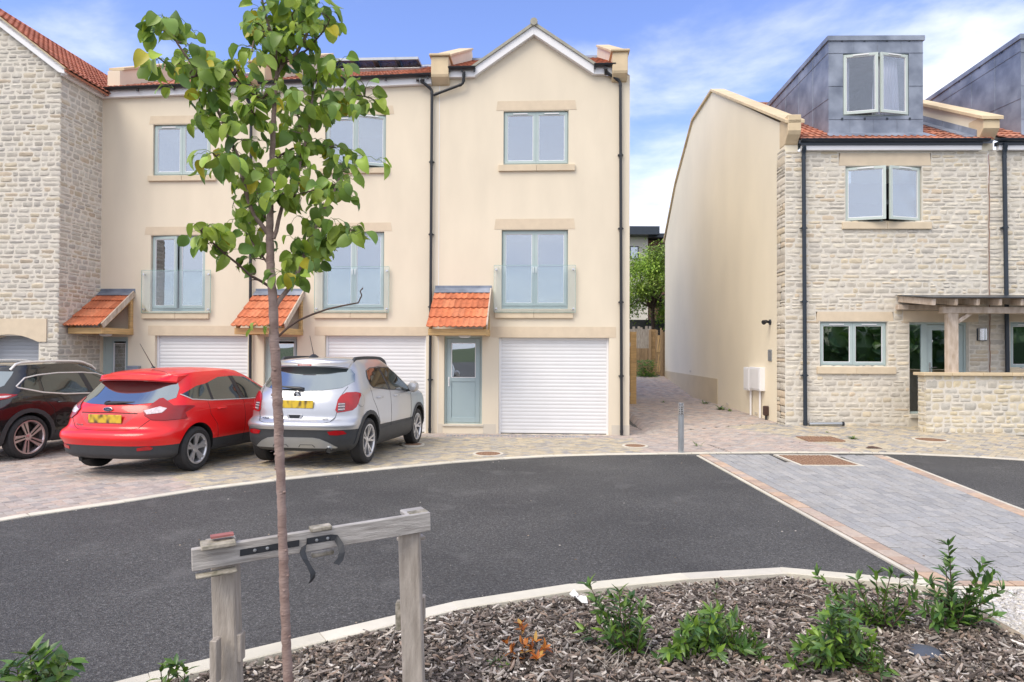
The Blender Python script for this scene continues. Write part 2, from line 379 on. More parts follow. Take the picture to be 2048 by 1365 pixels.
def stones(mb, O, A, Nn, a0, a1, z0, z1, ops=(), clip=None, seed=3, pal=PAL_STONE, hr=(.075, .145), wr=(.12, .38), quoin=None):
    """coursed rubble: O origin, A along, Nn outwards, in world/frame vectors; clip(z)->(amin,amax)"""
    rg = random.Random(seed); O, A, Nn = Vector(O), Vector(A), Vector(Nn); Z = Vector((0, 0, 1))
    def stone(x0, x1, y0, y1):
        if x1 - x0 < .03 or y1 - y0 < .02: return
        g = .007; x0 += g * .5; x1 -= g * .5; y0 += g * .5; y1 -= g * .5
        nx = max(3, min(7, int((x1 - x0) / .06) + 2)); ny = 4 if y1 - y0 > .07 else 3
        c = rg.choice(pal); j = rg.uniform(.90, 1.08); c = tuple(q * j for q in c); out = rg.uniform(.004, .013)
        tl = rg.uniform(-.007, .007); tz = rg.uniform(-.006, .009); jit = [rg.uniform(-.006, .006) for _ in range(4)]
        P = []
        for iy in range(ny + 1):
            for ix in range(nx + 1):
                fx, fy = ix / nx, iy / ny; ed = min(fx, 1 - fx) * nx < .5 or min(fy, 1 - fy) * ny < .5
                cx = ix in (0, nx); cy = iy in (0, ny)
                x = x0 + (x1 - x0) * fx + (0 if not cx else rg.uniform(-.004, .004)); y = y0 + (y1 - y0) * fy + (rg.uniform(-.005, .005) if not (cx and cy) else 0) + lerp(jit[0], jit[1], fx) * (1 if fy > .5 else -.6)
                if cx and cy: x += (.010 if ix == 0 else -.010); y += (.008 if iy == 0 else -.008)
                if cx or cy: o = -.004
                else: o = out + tl * (fx - .5) * 2 + tz * (fy - .5) * 2 + rg.uniform(-.0045, .0045)
                P.append(O + A * x + Z * y + Nn * o)
        # inset second ring to get a pillow with a sharp arris
        m = nx + 1
        mb.add(P, [(iy * m + ix, iy * m + ix + 1, (iy + 1) * m + ix + 1, (iy + 1) * m + ix) for iy in range(ny) for ix in range(nx)], c)
    y = z0
    while y < z1 - .03:
        h = rg.uniform(*hr); 
        if z1 - (y + h) < .05: h = z1 - y
        lo, hi = a0, a1
        if clip:
            cl = clip(y + h * .5)
            if cl is None: y += h; continue
            lo, hi = max(lo, cl[0]), min(hi, cl[1])
        segs = [(lo, hi)]
        for (oa, ob, oc, od) in ops:
            if oc < y + h * .6 and od > y + h * .4:
                ns = []
                for (p, q) in segs:
                    if ob <= p or oa >= q: ns.append((p, q)); continue
                    if oa > p: ns.append((p, oa))
                    if ob < q: ns.append((ob, q))
                segs = ns
        for (p, q) in segs:
            if q - p < .04: continue
            x = p
            while x < q - .01:
                w = rg.uniform(*wr) * (1.25 if h < .09 else 1)
                if q - (x + w) < wr[0] * .8: w = q - x
                if h > .14 and rg.random() < .3:
                    k = rg.uniform(.4, .6); stone(x, x + w, y, y + h * k); stone(x, x + w, y + h * k, y + h)
                elif h > .13 and rg.random() < .2 and w > .26:
                    k = rg.uniform(.35, .65); stone(x, x + w * k, y, y + h); stone(x + w * k, x + w, y, y + h * .5); stone(x + w * k, x + w, y + h * .5, y + h)
                else: stone(x, x + w, y, y + h)
                x += w
        y += h
# ------------------------------------------------------------------ terrace (cream houses) on frame A
FA = Frame(1069, 15.35, 3.0)
A = FA
ZG = -.16                                   # ground at the terrace front
uw0, uw1, uw2, uw3 = A.u(201), A.u(507), A.u(866), A.u(1259)
DEEP = 9.5
PT = R(25)
def zf(px, py): return A.z(px, py)
eave_z = lambda px: pl(px, [(202, zf(202, 200)), (393, zf(393, 192)), (719, zf(719, 179)), (863, zf(863, 171)), (1260, zf(1260, 152))])   # bottom of fascia
def eave_u(u): return pl(u, [(A.u(202), zf(202, 199)), (A.u(393), zf(393, 192)), (A.u(719), zf(719, 179)), (A.u(863), zf(863, 171))])
TP = [(1, 1, 1), (1.15, 1.1, 1.0), (.85, .8, .8), (1.25, 1.35, 1.4), (1.05, .95, .9), (.7, .68, .7), (1.3, 1.2, 1.1)]
OP = [(1, 1, 1), (1.08, 1.2, 1.3), (.9, .85, .85), (1.03, 1.0, .95), (1.15, 1.3, 1.4), (.82, .8, .8)]
def R4(F, x0, y0, x1, y1, v=0):
    """pixel rectangle -> (u0,u1,z0,z1)"""
    xm, ym = (x0 + x1) / 2, (y0 + y1) / 2
    return (F.u(x0, ym, v), F.u(x1, ym, v), F.z(xm, y1, v), F.z(xm, y0, v))

def shell(par, F, u0, u1, ops, zt0, zt1, extra=None, ridge_v=4.7, z0=ZG - .3, mname='render', plinth=None):
    mb = MB(); zt = min(zt0, zt1)
    wall_sheet(mb, u0, u1, z0, zt, ops)
    mb.add([(u0, 0, zt), (u1, 0, zt), (u1, 0, zt1), (u0, 0, zt0)], [(0, 1, 2, 3)])
    if extra: extra(mb)
    # rear, sides and floors close the house
    zr = zt + math.tan(PT) * ridge_v + .2
    for u in (u0 + .001, u1 - .001):
        mb.add([(u, 0, z0), (u, DEEP, z0), (u, DEEP, zt), (u, ridge_v, zr - .05), (u, .0, zt)], [(0, 1, 2, 3, 4)])
    mb.quad((u0, DEEP, z0), (u1, DEEP, z0), (u1, DEEP, zt), (u0, DEEP, zt))
    w = mb.build('wall', M_[mname], par, F, recalc=False)
    fl = MB()
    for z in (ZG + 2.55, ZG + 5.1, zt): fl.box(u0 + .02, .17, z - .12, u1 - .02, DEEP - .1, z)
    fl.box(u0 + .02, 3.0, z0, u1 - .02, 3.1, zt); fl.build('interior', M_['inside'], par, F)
    return w
def canopy(par, F, px_l, px_r, top_px, top_y, zb, t, label=None, ul=None):
    """tiled lean-to over a door: wall extent px_l..px_r, top at top_y, beam bottom zb, projecting t"""
    ul = F.u(px_l, 600) if ul is None else ul; ur = F.u(px_r, 600); zt = F.z(top_px, top_y); vf = -t
    zlow = zb + .17
    b = MB(); b.box(ul, vf + .02, zb, ur - .001, vf + .10, zb + .14); b.box(ur - .08, vf + .10, zb, ur, .0, zb + .14); b.box(ul, vf + .10, zb, ul + .08, 0, zb + .14)
    b.box(ur - .075, -.10, zb + .14, ur - .01, -.002, zt - .16); b.beam((ur - .045, vf + .06, zb + .15), (ur - .045, -.02, zt - .10), .06, .09); b.beam((ul + .045, vf + .06, zb + .15), (ul + .045, -.02, zt - .10), .06, .09)
    b.box(ul + .08, vf + .1, zb + .03, ur - .08, -.01, zb + .05)
    can = b.build('canopy', M_['oak'], par, F, bevel=.006)
    if label: can['label'] = label
    S = Vector((0, vf - .05, zlow - zt)); L = S.length; S.normalize()
    tm = MB(); W = ur - ul + .02; nt = 5
    tiles(tm, (ul - .02, -.03, zt), (1, 0, 0), S, W, L, row=L / 4.0, wave=W / 10, amp=.024, pal=OP, seed=int(px_l), lift=.03)
    tm.build('roof_tiles', M_['tile_o'], can, F, smooth=40, recalc=False)
    m2 = MB(); m2.beam((ur + .015, vf + .0, zlow + .01), (ur + .015, -.01, zt + .015), .03, .13); m2.build('bargeboard', M_['oak_w'], can, F, bevel=.004)
    ld = MB(); ld.hexa([(ul - .03, -.012, zt - .03), (ur + .03, -.012, zt - .03), (ur + .03, -.0, zt - .03), (ul - .03, 0, zt - .03), (ul - .03, -.012, zt + .12), (ur + .03, -.012, zt + .12), (ur + .03, 0, zt + .12), (ul - .03, 0, zt + .12)])
    q = Vector((0, -.05, 0)); n = S.cross(Vector((1, 0, 0))); 
    if n.z < 0: n = -n
    p0 = Vector((ul - .03, -.012, zt + .055)); p1 = Vector((ur + .03, -.012, zt + .055)); dd = S * .19
    ld.hexa([p0, p1, p1 + dd - n * .0, p0 + dd, p0 + n * .012, p1 + n * .012, p1 + dd + n * .012, p0 + dd + n * .012])
    ld.build('lead_flashing', M_['lead'], can, F)
    lt = MB(); lt.lathe([(.0, zb - .05), (.09, zb - .045), (.13, zb - .02), (.13, zb + .03)], o=((ul + ur) / 2 + .1, vf * .5, 0), n=24); lt.build('porch_light', M_['white'], can, F, smooth=True)
    return can
def front_door(par, F, u0, u1, z0, z1, v=.09, half=True, label=None, wide_frame=None):
    mb = MB(); ring(mb, u0, u1, z0, z1, .05, v, v + .08, .03)
    if wide_frame: mb.box(u0 + .05, v + .005, z0, u0 + .05 + wide_frame, v + .07, z1 - .05)
    fr = mb.build('front_door', M_['frame'], par, F, bevel=.004)
    if label: fr['label'] = label
    a, b = u0 + .055 + (wide_frame or 0), u1 - .055; zc = z0 + (z1 - z0) * .545 if half else z0 + .30; d = MB()
    rw = .11 if half else .055
    ring(d, a, b, z0 + .035, z1 - .055, rw, v - .005, v + .04, .12)
    if half:
        d.box(a + .11, v - .004, zc - .13, b - .11, v + .04, zc - .03)
        d.box(a + .112, v + .012, z0 + .12, b - .112, v + .03, zc - .12)
    d.build('door_leaf', M_['door'], fr, F, bevel=.006)
    g0 = (zc - .03) if half else z0 + .155
    w = MB(); ring(w, a + rw - .005, b - rw + .005, g0 - .006, z1 - .155, .013, v - .011, v + .03); w.build('glazing_bead', M_['white'], fr, F)
    g = MB(); g.box(a + rw + .002, v + .01, g0, b - rw - .002, v + .018, z1 - .16); g.build('pane', M_['glass'], fr, F)
    h = MB(); hz = z0 + 1.0; h.box(a + .035, v - .02, hz - .12, a + .062, v - .004, hz + .1); h.tube([(a + .05, v - .02, hz + .04), (a + .05, v - .055, hz + .04), (a + .05, v - .06, hz - .06)], .009, 8)
    h.build('handle', M_['white'], fr, F)
    s = MB(); s.box(u0 - .03, v - .12, z0 - .05, u1 + .03, v + .05, z0 - .002); s.build('threshold', M_['concrete'], fr, F, bevel=.004)
    return fr
def balustrade(par, F, r, label=None):
    a, b, c, d = r; g = MB(); g.box(a, -.075, c, b, -.063, d); o = g.build('glass_balustrade', M_['glass_b'], par, F)
    if label: o['label'] = label
    e = MB()
    e.box(a - .003, -.076, c, a + .004, -.062, d); e.box(b - .004, -.076, c, b + .003, -.062, d); e.box(a, -.076, d - .002, b, -.062, d + .005); e.box(a, -.076, c - .005, b, -.062, c + .002)
    e.build('glass_edge', M_['gedge'], o, F)
    for u in (a + .05, b - .05):
        for z in (c + .08, d - .10):
            s = MB(); s.lathe([(0, -.09), (.025, -.088), (.026, -.076), (.018, -.075), (.018, 0)], o=(u, 0, z), axis='y', n=16); s.build('fixing', M_['chrome'], o, F, smooth=True)
    return o
def kneeler(par, F, u0, u1, zb, zt, lead=True):
    """corbelled stone block at the foot of a parapet"""
    k = MB(); h = zt - zb; pr = [(0.0, zb), (-.05, zb + .01), (-.20, zb + .20 * h), (-.22, zb + .28 * h), (-.22, zt - .06), (0.3, zt - .06), (.3, zb)]
    k.prism([(v, z) for v, z in pr], 'x', u0, u1)
    k.box(u0 - .04, -.27, zt - .055, u1 + .04, .3, zt); return k.build('kneeler', M_['coping'], par, F, bevel=.012)
def parapet(par, F, u0, u1, zt, pitch=PT, L=4.7, down=True):
    p = MB(); z1 = zt + math.tan(pitch) * L
    pts = [(0, zt - .5), (0, zt - .07), (L, z1 - .07), (L, z1 - .7)]
    p.prism(pts, 'x', u0, u1)
    if down: p.prism([(L, z1 - .7), (L, z1 - .07), (2 * L, zt - .07), (2 * L, zt - .6)], 'x', u0, u1)
    o = p.build('parapet', M_['render'], par, F)
    c = MB(); n = 7
    for i in range(n):
        a, b = .1 + (L - .1) * i / n, .1 + (L - .1) * (i + 1) / n - .01; za, zb = zt + math.tan(pitch) * a, zt + math.tan(pitch) * b
        t = rnd.uniform(.92, 1.06)
        c.hexa([(u0 - .04, a, za - .065), (u1 + .04, a, za - .065), (u1 + .04, b, zb - .065), (u0 - .04, b, zb - .065), (u0 - .04, a, za), (u1 + .04, a, za), (u1 + .04, b, zb), (u0 - .04, b, zb)], (t, t, t))
    c.build('coping', M_['coping'], o, F, bevel=.006)
    return o
def main_roof(par, F, u0, u1, z0, z1, gable=None, seed=2, cut=0.0):
    """front slope from the eave up to the ridge, plus a plain rear slope"""
    L = 4.9 / math.cos(PT); tm = MB(); O0 = Vector((u0, -.12, z0)); O1 = Vector((u1, -.12, z1)); S = Vector((0, -math.cos(PT), -math.sin(PT)))
    top = O0 - S * L; U = (O1 - O0); W = U.length; L -= cut
    tiles(tm, top, U, S, W, L, row=.31, wave=.15, pal=TP, seed=seed)
    o = tm.build('roof', M_['tile'], par, F, smooth=40, recalc=False)
    s = MB(); roof_slab(s, top, U, S, W, L, .07, -.012); S2 = Vector((0, math.cos(PT), -math.sin(PT))); roof_slab(s, top, U, S2, W, L, .07, .01); s.build('roof_deck', M_['tile'], o, F)
    r = MB(); r.tube([top + Vector((0, 0, .0)), top + U + Vector((0, 0, .0))], .10, 12); r.build('ridge', M_['lead'], o, F, smooth=True)
    return o
def skylight(par, F, u, v, w, h, z_of, openang=0):
    """roof window lying on the slope at v (bottom), optionally top-hung open"""
    c, s = math.cos(PT), math.sin(PT); O = Vector((u, v, z_of(v) + .05))
    def P(a, b, n): return O + Vector((a, b * c - n * s, b * s + n * c))
    f = MB()
    for (a0, a1, b0, b1) in ((0, w, 0, .09), (0, w, h - .09, h), (0, .09, .09, h - .09), (w - .09, w, .09, h - .09)):
        f.hexa([P(a0, b0, -.05), P(a1, b0, -.05), P(a1, b1, -.05), P(a0, b1, -.05), P(a0, b0, .06), P(a1, b0, .06), P(a1, b1, .06), P(a0, b1, .06)])
    o = f.build('skylight', M_['alu'], par, F, bevel=.004); t = R(openang)
    def Q(a, b, n):
        bb = b - h * .5; return P(a, h * .5 + bb * math.cos(t) - n * math.sin(t), .04 + bb * math.sin(t) + n * math.cos(t))
    g = MB(); g.hexa([Q(.07, .07, 0), Q(w - .07, .07, 0), Q(w - .07, h - .07, 0), Q(.07, h - .07, 0), Q(.07, .07, .02), Q(w - .07, .07, .02), Q(w - .07, h - .07, .02), Q(.07, h - .07, .02)])
    g.build('pane', M_['glass'], o, F)
    e = MB()
    for (a0, a1, b0, b1) in ((.04, w - .04, .03, .09), (.04, w - .04, h - .09, h - .03), (.04, .10, .09, h - .09), (w - .10, w - .04, .09, h - .09)):
        e.hexa([Q(a0, b0, -.03), Q(a1, b0, -.03), Q(a1, b1, -.03), Q(a0, b1, -.03), Q(a0, b0, .04), Q(a1, b0, .04), Q(a1, b1, .04), Q(a0, b1, .04)])
    e.build('sash', M_['alu'], o, F)
    return o
GH = 'cream rendered houses of the terrace'
def house(F, u0, label):
    return thing('terraced_house', label, 'house', M=F.M @ Matrix.Translation((u0, 0, ZG)), group=GH)

# ---- house nearest the stone house (H1)
h1 = house(A, uw0, 'cream rendered terraced house in the corner beside the grey stone gable house')
w_up = R4(A, 306, 249, 421, 351); w_fr = R4(A, 301, 471, 410, 623); gar = R4(A, 309, 672, 495, 862); dr = R4(A, 194, 674, 255, 851)
gar = (gar[0], gar[1], ZG, gar[3]); dr = (uw0 + .02, dr[1], ZG + .17, dr[3])
e0, e1 = eave_u(uw0), eave_u(uw1)
shell(h1, A, uw0, uw1, [w_up, w_fr, gar, dr], e0, e1)
window(h1, A, *w_up, lintel=(A.u(295), A.u(434), w_up[3] + .016, A.z(360, 232)), sill=(A.u(295), A.u(431), A.z(360, 363), w_up[2] - .003))
window(h1, A, *w_fr, v=.08, opens=(8, 0), french=True, vents=False, label='french window with one leaf pushed inwards', gm='glass',
       lintel=(A.u(288), A.u(425), w_fr[3] + .016, A.z(355, 454)), sill=(A.u(286), A.u(419), A.z(350, 638), w_fr[2] - .003))
balustrade(h1, A, R4(A, 283, 541, 421, 626, -.07))
roller_door(h1, A, *gar)
l = MB(); l.box(A.u(297), -.006, gar[3] + .004, A.u(500), .1, A.z(400, 652)); l.build('garage_lintel', M_['ashlar'], h1, A)
front_door(h1, A, *dr, half=False, wide_frame=.16)
canopy(h1, A, 201, 268, 262, 588, A.z(205, 668, -1.15), 1.15, ul=uw0 + .04)
# ---- middle house (H2)
h2 = house(A, uw1, 'cream rendered terraced house in the middle, behind the sapling')
w_up = R4(A, 650, 231, 772, 336); w_fr = R4(A, 645, 464, 768, 621); gar = R4(A, 649, 672, 852, 862); dr = R4(A, 527, 674, 594, 850)
gar = (gar[0], gar[1], ZG, gar[3]); dr = (dr[0], dr[1], ZG + .17, dr[3])
e2 = eave_u(uw2)
shell(h2, A, uw1, uw2, [w_up, w_fr, gar, dr], e1, e2)
window(h2, A, *w_up, opens=(0, 22), label='upper window with its right casement standing open', lintel=(A.u(639), A.u(786), w_up[3] + .016, A.z(700, 213)), sill=(A.u(639), A.u(777), A.z(700, 348), w_up[2] - .003))
window(h2, A, *w_fr, v=.08, french=True, vents=False, handle=True, lintel=(A.u(632), A.u(783), w_fr[3] + .016, A.z(706, 446)), sill=(A.u(630), A.u(774), A.z(700, 637), w_fr[2] - .003))
balustrade(h2, A, R4(A, 629, 534, 778, 625, -.07))
roller_door(h2, A, *gar)
l = MB(); l.box(A.u(630), -.006, gar[3] + .004, A.u(857), .1, A.z(740, 654)); l.build('garage_lintel', M_['ashlar'], h2, A)
front_door(h2, A, *dr, half=False, wide_frame=.1)
canopy(h2, A, 514, 607, 600, 588, A.z(530, 669, -1.15), 1.15)
# ---- end house with the gable (H3)
h3 = house(A, uw2, 'cream rendered end house with the pointed white-edged gable beside the alley')
w_up = R4(A, 1007, 222, 1137, 329); w_fr = R4(A, 1003, 460, 1136, 618); gar = R4(A, 997, 676, 1218, 864); dr = R4(A, 888, 673, 964, 849)
gar = (gar[0], gar[1], ZG + .0, gar[3])
zs = zf(930, 157)      # side-eave fascia bottom
za = zf(1068, 74); ul_, ur_ = A.u(948, 157), A.u(1192, 152)
uap = A.u(1068, 70)
def gab(mb): mb.add([(ul_ - .02, -.0, zs), (ur_ + .02, -.0, zs), (uap, -.0, za)], [(0, 1, 2)])
shell(h3, A, uw2, uw3, [w_up, w_fr, gar, dr], zs, zs, extra=gab)
window(h3, A, *w_up, lintel=(A.u(991), A.u(1152), w_up[3] + .016, A.z(1070, 202)), sill=(A.u(996), A.u(1149), A.z(1070, 343), w_up[2] - .003))
window(h3, A, *w_fr, v=.08, french=True, vents=False, handle=True, lintel=(A.u(988), A.u(1150), w_fr[3] + .016, A.z(1070, 438)), sill=(A.u(990), A.u(1146), A.z(1070, 637), w_fr[2] - .003))
balustrade(h3, A, R4(A, 988, 531, 1151, 625, -.07))
roller_door(h3, A, *gar)
l = MB(); l.box(A.u(983), -.006, gar[3] + .004, A.u(1232), .1, A.z(1107, 654)); l.build('garage_lintel', M_['ashlar'], h3, A)
front_door(h3, A, *dr, half=True)
canopy(h3, A, 873, 981, 925, 582, A.z(915, 671, -1.1), 1.1)
zp = A.z(930, 848)
for (a, b) in ((A.u(877), dr[0] - .03), (dr[1] + .03, gar[0] - .06), (gar[1] + .06, uw3 + .004)): pb = MB(); pb.box(a, -.006, ZG - .2, b, .02, zp); pb.build('plinth', M_['plinth_a'], h3, A)
j = MB(); j.box(A.u(877) - .006, -.005, ZG, A.u(877) + .006, .01, zs - .1); j.build('movement_joint', M_['white'], h3, A)
# plinths of the other two
for (h, segs) in ((h1, [(A.u(256), A.u(305))]), (h2, [(A.u(513), A.u(524)), (A.u(597), A.u(640))])):
    for (a, b) in segs: pb = MB(); pb.box(a, -.006, ZG - .2, b, .02, zp); pb.build('plinth', M_['plinth_a'], h, A)
# fascias / soffits / gutters / roofs
def eaves(par, u0, u1, zb0, zb1, hooks=True):
    f = MB(); hgt = .17
    f.hexa([(u0, -.10, zb0), (u1, -.10, zb1), (u1, 0, zb1), (u0, 0, zb0), (u0, -.10, zb0 + hgt), (u1, -.10, zb1 + hgt), (u1, 0, zb1 + hgt), (u0, 0, zb0 + hgt)])
    f.build('fascia', M_['white'], par, A, bevel=.004)
    gutter(par, A, (u0, -.17, zb0 + hgt + .035), (u1, -.17, zb1 + hgt + .035), hooks=hooks)
eaves(h1, uw0 + .0, uw1 - .05, e0, e1); eaves(h2, uw1 + .15, uw2 - .05, lerp(e1, e2, .03), e2)
main_roof(h1, A, uw0, uw1 - .03, e0 + .22, e1 + .22, seed=4); r2 = main_roof(h2, A, uw1 + .03, uw2 - .02, e1 + .22, e2 + .22, seed=5)
# end house: cross gable with bargeboards, side eaves
zsl = zf(918, 158); ug0, ug1 = A.u(898), A.u(1228)
eaves(h3, ug0 - .02, A.u(950), zsl, zsl); eaves(h3, A.u(1186), ug1 + .01, zf(1205, 152), zf(1205, 152))
zap = zf(1068, 57); zl_ = zf(955, 137)
bb = MB(); hb = zap - za + .0
for (ue, us) in ((A.u(950, 130), -1), (A.u(1187, 130), 1)):
    bot = [(uap, za), (ue, zs), (ue, zs + .20), (uap, zap)]
    zt_ = zs + (zap - za)
    bb.prism([(uap, za), (ue, zs), (ue, zt_), (uap, zap)], 'y', -.13, -.0)
bo = bb.build('bargeboard', M_['white'], h3, A, bevel=.003)
vb = MB()
for ue in (A.u(944, 130), A.u(1193, 130)):
    zt_ = zs + (zap - za); k = (zap - zt_) / (uap - A.u(950, 130)); zz = zap - abs(uap - ue) * abs(k)
    vb.prism([(uap, zap + .002), (ue, zz + .002), (ue, zz + .07), (uap, zap + .08)], 'y', -.17, .1)
vb.tube([(uap, -.20, zap + .07), (uap, 1.0, zap + .07)], .085, 14)
vb.build('verge_tiles', mat('pale_grey_tile', (.34, .33, .28), .8, .12, 6), h3, A, smooth=40)
k = abs((zap - (zs + zap - za)) / (uap - A.u(950, 130))); wg = abs(uap - A.u(944, 130)) + .12
tm = MB(); sl = math.atan(k)
for sg in (-1, 1):
    S = Vector((sg * math.cos(sl), 0, -math.sin(sl))); L = wg / math.cos(sl)
    if sg < 0: tiles(tm, (uap, 4.6, zap + .03), (0, -1, 0), S, 4.7, L, pal=TP, seed=9)
    else: tiles(tm, (uap, -.1, zap + .03), (0, 1, 0), S, 4.7, L, pal=TP, seed=8)
tm.build('gable_roof', M_['tile'], h3, A, smooth=40, recalc=False)
main_roof(h3, A, ug0 - .25, A.u(952), zsl + .22, zsl + .22, seed=6); main_roof(h3, A, A.u(1185), ug1 + .1, zf(1205, 152) + .22, zf(1205, 152) + .22, seed=7)
main_roof(h3, A, A.u(952), A.u(1185), zsl + .22, zf(1205, 152) + .22, seed=3, cut=.9)
kz = lambda px, yb, yt: (A.z(px, yb, -.15), A.z(px, yt, -.2))
for (par, a, b, yb, yt) in ((h3, 862, 897, 167, 109), (h3, 1225, 1256, 160, 100), (h2, 500, 530, 172, 122)):
    z0_, z1_ = kz((a + b) / 2, yb, yt); kneeler(par, A, A.u(a, 140, -.22), A.u(b, 140, -.22), z0_, z1_)
for (par, a, b, yt) in ((h3, 864, 895, 109), (h3, 1227, 1254, 100), (h2, 502, 528, 122), (h1, 203, 228, 137)):
    parapet(par, A, A.u(a, 140, -.22), A.u(b, 140, -.22), A.z((a + b) / 2, yt, 0), L=4.7, pitch=R(26))
# downpipes
zg = A.z
downpipe(h2, A, [(A.u(842, 160, -.17), -.17, zg(842, 160, -.17)), (A.u(842, 166), -.17, zg(842, 166)), (A.u(865, 182), -.075, zg(865, 182)), (A.u(862), -.075, ZG + .02)])
downpipe(h3, A, [(A.u(928, 142, -.17), -.17, zg(928, 144, -.17)), (A.u(928, 172), -.12, zg(928, 172)), (A.u(868, 192), -.08, zg(868, 193))])
downpipe(h3, A, [(A.u(1212, 138, -.17), -.17, zg(1212, 140, -.17)), (A.u(1211, 149), -.12, zg(1211, 149)), (A.u(1240, 166), -.075, zg(1240, 166)), (A.u(1243), -.075, ZG + .02)])
downpipe(h1, A, [(A.u(498, 190, -.17), -.17, zg(498, 195, -.17)), (A.u(498, 200), -.14, zg(498, 200)), (A.u(505, 215), -.075, zg(505, 215)), (A.u(505), -.075, ZG + .02)])
zr = lambda v: lerp(e1, e2, .6) + .22 + math.tan(PT) * (v + .12)
for (px, n) in ((655, 1), (700, 2), (745, 3), (788, 4)): 
    u = A.u(px, 140, 2.6); skylight(r2 and h2, A, u, 2.6, .72, 1.3, zr, -24)
zr1 = lambda v: lerp(e0, e1, .6) + .22 + math.tan(PT) * (v + .12)
for px in (385, 425): skylight(h1, A, A.u(px, 155, 2.6), 2.6, .72, 1.3, zr1, -20)
lb = MB(); lb.box(A.u(260, 760), -.12, A.z(270, 745), A.u(281, 760), -.005, A.z(270, 734)); lb.box(A.u(259, 760), -.13, A.z(270, 735), A.u(282, 760), -.005, A.z(270, 732)); o = lb.build('letter_box', M_['lead'], None, A, bevel=.005)
tag(o, 'small dark grey letter box on the cream wall right of the corner door', 'letter box')
lb = MB(); a, z = A.u(902, 0), A.z(919, 672)

# ---- stone house on the left (H0), projecting towards the street
vP = -1.42
ucor = A.u(118, 420, vP); GS = thing('stone_gable_house', 'tall grey rubble-stone house with steep red tiled gable and arched garage at the left edge', 'house', M=A.M @ Matrix.Translation((ucor, vP, ZG)))
uL = ucor - 5.2; zc = A.z(127, 146, vP); z_at0 = A.z(0, 48, vP); slope = (z_at0 - zc) / (A.u(127, 146, vP) - A.u(0, 48, vP))
half = 2.6; zapex = zc + slope * half
arch = (A.u(-40, 700, vP), A.u(76, 700, vP), ZG, A.z(30, 672, vP))
mw = MB(); wall_sheet(mw, uL, ucor - .02, ZG - .3, zc, [(arch[0], arch[1], arch[2], arch[3])], v=vP + .02, rev=.3)
mw.add([(uL, vP + .02, zc), (ucor - .02, vP + .02, zc), (ucor - half, vP + .02, zapex)], [(0, 1, 2)])
mw.quad((ucor - .02, vP + .02, ZG - .3), (ucor - .02, 8, ZG - .3), (ucor - .02, 8, zc), (ucor - .02, vP + .02, zc)); mw.quad((uL, vP, ZG - .3), (uL, 8, ZG - .3), (uL, 8, zc), (uL, vP, zc)); mw.quad((uL, 8, ZG - .3), (ucor, 8, ZG - .3), (ucor, 8, zc), (uL, 8, zc))
mw.build('wall', M_['mortar'], GS, A, recalc=False)
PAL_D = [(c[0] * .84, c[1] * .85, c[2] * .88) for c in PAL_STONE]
st = MB()
zr_ = A.z(165, 170, vP * .5) + .05
lin = (arch[0] - .3, A.u(93, 660, vP), arch[3] - .02, A.z(50, 638, vP))
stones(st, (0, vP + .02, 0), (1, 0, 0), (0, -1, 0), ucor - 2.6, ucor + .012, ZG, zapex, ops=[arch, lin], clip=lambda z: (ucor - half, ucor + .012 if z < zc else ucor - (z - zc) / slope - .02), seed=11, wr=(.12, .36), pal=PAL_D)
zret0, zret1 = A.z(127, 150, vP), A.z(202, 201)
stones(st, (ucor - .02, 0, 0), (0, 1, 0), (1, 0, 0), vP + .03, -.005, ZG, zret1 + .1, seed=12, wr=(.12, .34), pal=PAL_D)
st.build('stone_facing', M_['stone'], GS, A, smooth=28, recalc=False)
# ashlar lintel with segmental underside + soffit
la = MB(); n = 12; cu = (arch[0] + arch[1]) / 2; wd = arch[1] - arch[0]; poly = [(lin[0], lin[3]), (lin[0], lin[2]), (arch[0], lin[2])]
for i in range(n + 1):
    t = i / n; u = lerp(arch[0], arch[1], t); poly.append((u, A.z(70, 684, vP) + .16 * (1 - (2 * t - 1) ** 2)))
poly += [(lin[1], A.z(70, 684, vP)), (lin[1], lin[3])]
la.prism(poly, 'y', vP - .012, vP + .3); la.build('arched_lintel', M_['ashlar'], GS, A)
roller_door(GS, A, arch[0], arch[1], ZG, arch[3] + .1, v=vP + .3, m='garage_g', n=26)
# roof of H0: right-hand slope falling towards the terrace, fascia/bargeboard
sl0 = math.atan(slope); S = Vector((math.cos(sl0), 0, -math.sin(sl0))); L0 = (half + .22) / math.cos(sl0)
tm = MB(); tiles(tm, (ucor - half, vP - .13, zapex + .20), (0, 1, 0), S, 8, L0, pal=[(1.1, .95, .9), (1.2, 1.0, 1.0), (.95, .8, .75), (1.3, 1.1, 1.0)], seed=21, row=.3)
S2 = Vector((-math.cos(sl0), 0, -math.sin(sl0))); tiles(tm, (ucor - half, 6, zapex + .20), (0, -1, 0), S2, 7.5, L0, pal=TP, seed=22, row=.3)
rf = tm.build('roof', M_['tile'], GS, A, smooth=40, recalc=False)
sb = MB(); roof_slab(sb, (ucor - half, vP - .10, zapex + .19), (0, 1, 0), S, 8, L0, .05, -.01); sb.build('roof_deck', M_['tile'], rf, A)
b0 = MB(); dzb = .20
b0.prism([(ucor - half, zapex), (ucor + .03, zc - .03), (ucor + .16, zc - .06), (ucor + .16, zc + .06), (ucor - half, zapex + dzb)], 'y', vP - .10, vP - .0); b0.build('bargeboard', M_['white'], GS, A, bevel=.004)
b1 = MB(); b1.prism([(ucor - half, zapex + dzb), (ucor + .2, zc + .035), (ucor + .2, zc + .06), (ucor - half, zapex + dzb + .035)], 'y', vP - .14, vP - .0); b1.build('verge', M_['coping'], GS, A)
f = MB(); f.box(ucor + .0, vP, zc - .06, ucor + .09, -.1, zc + .12); f.build('fascia', M_['white'], GS, A)
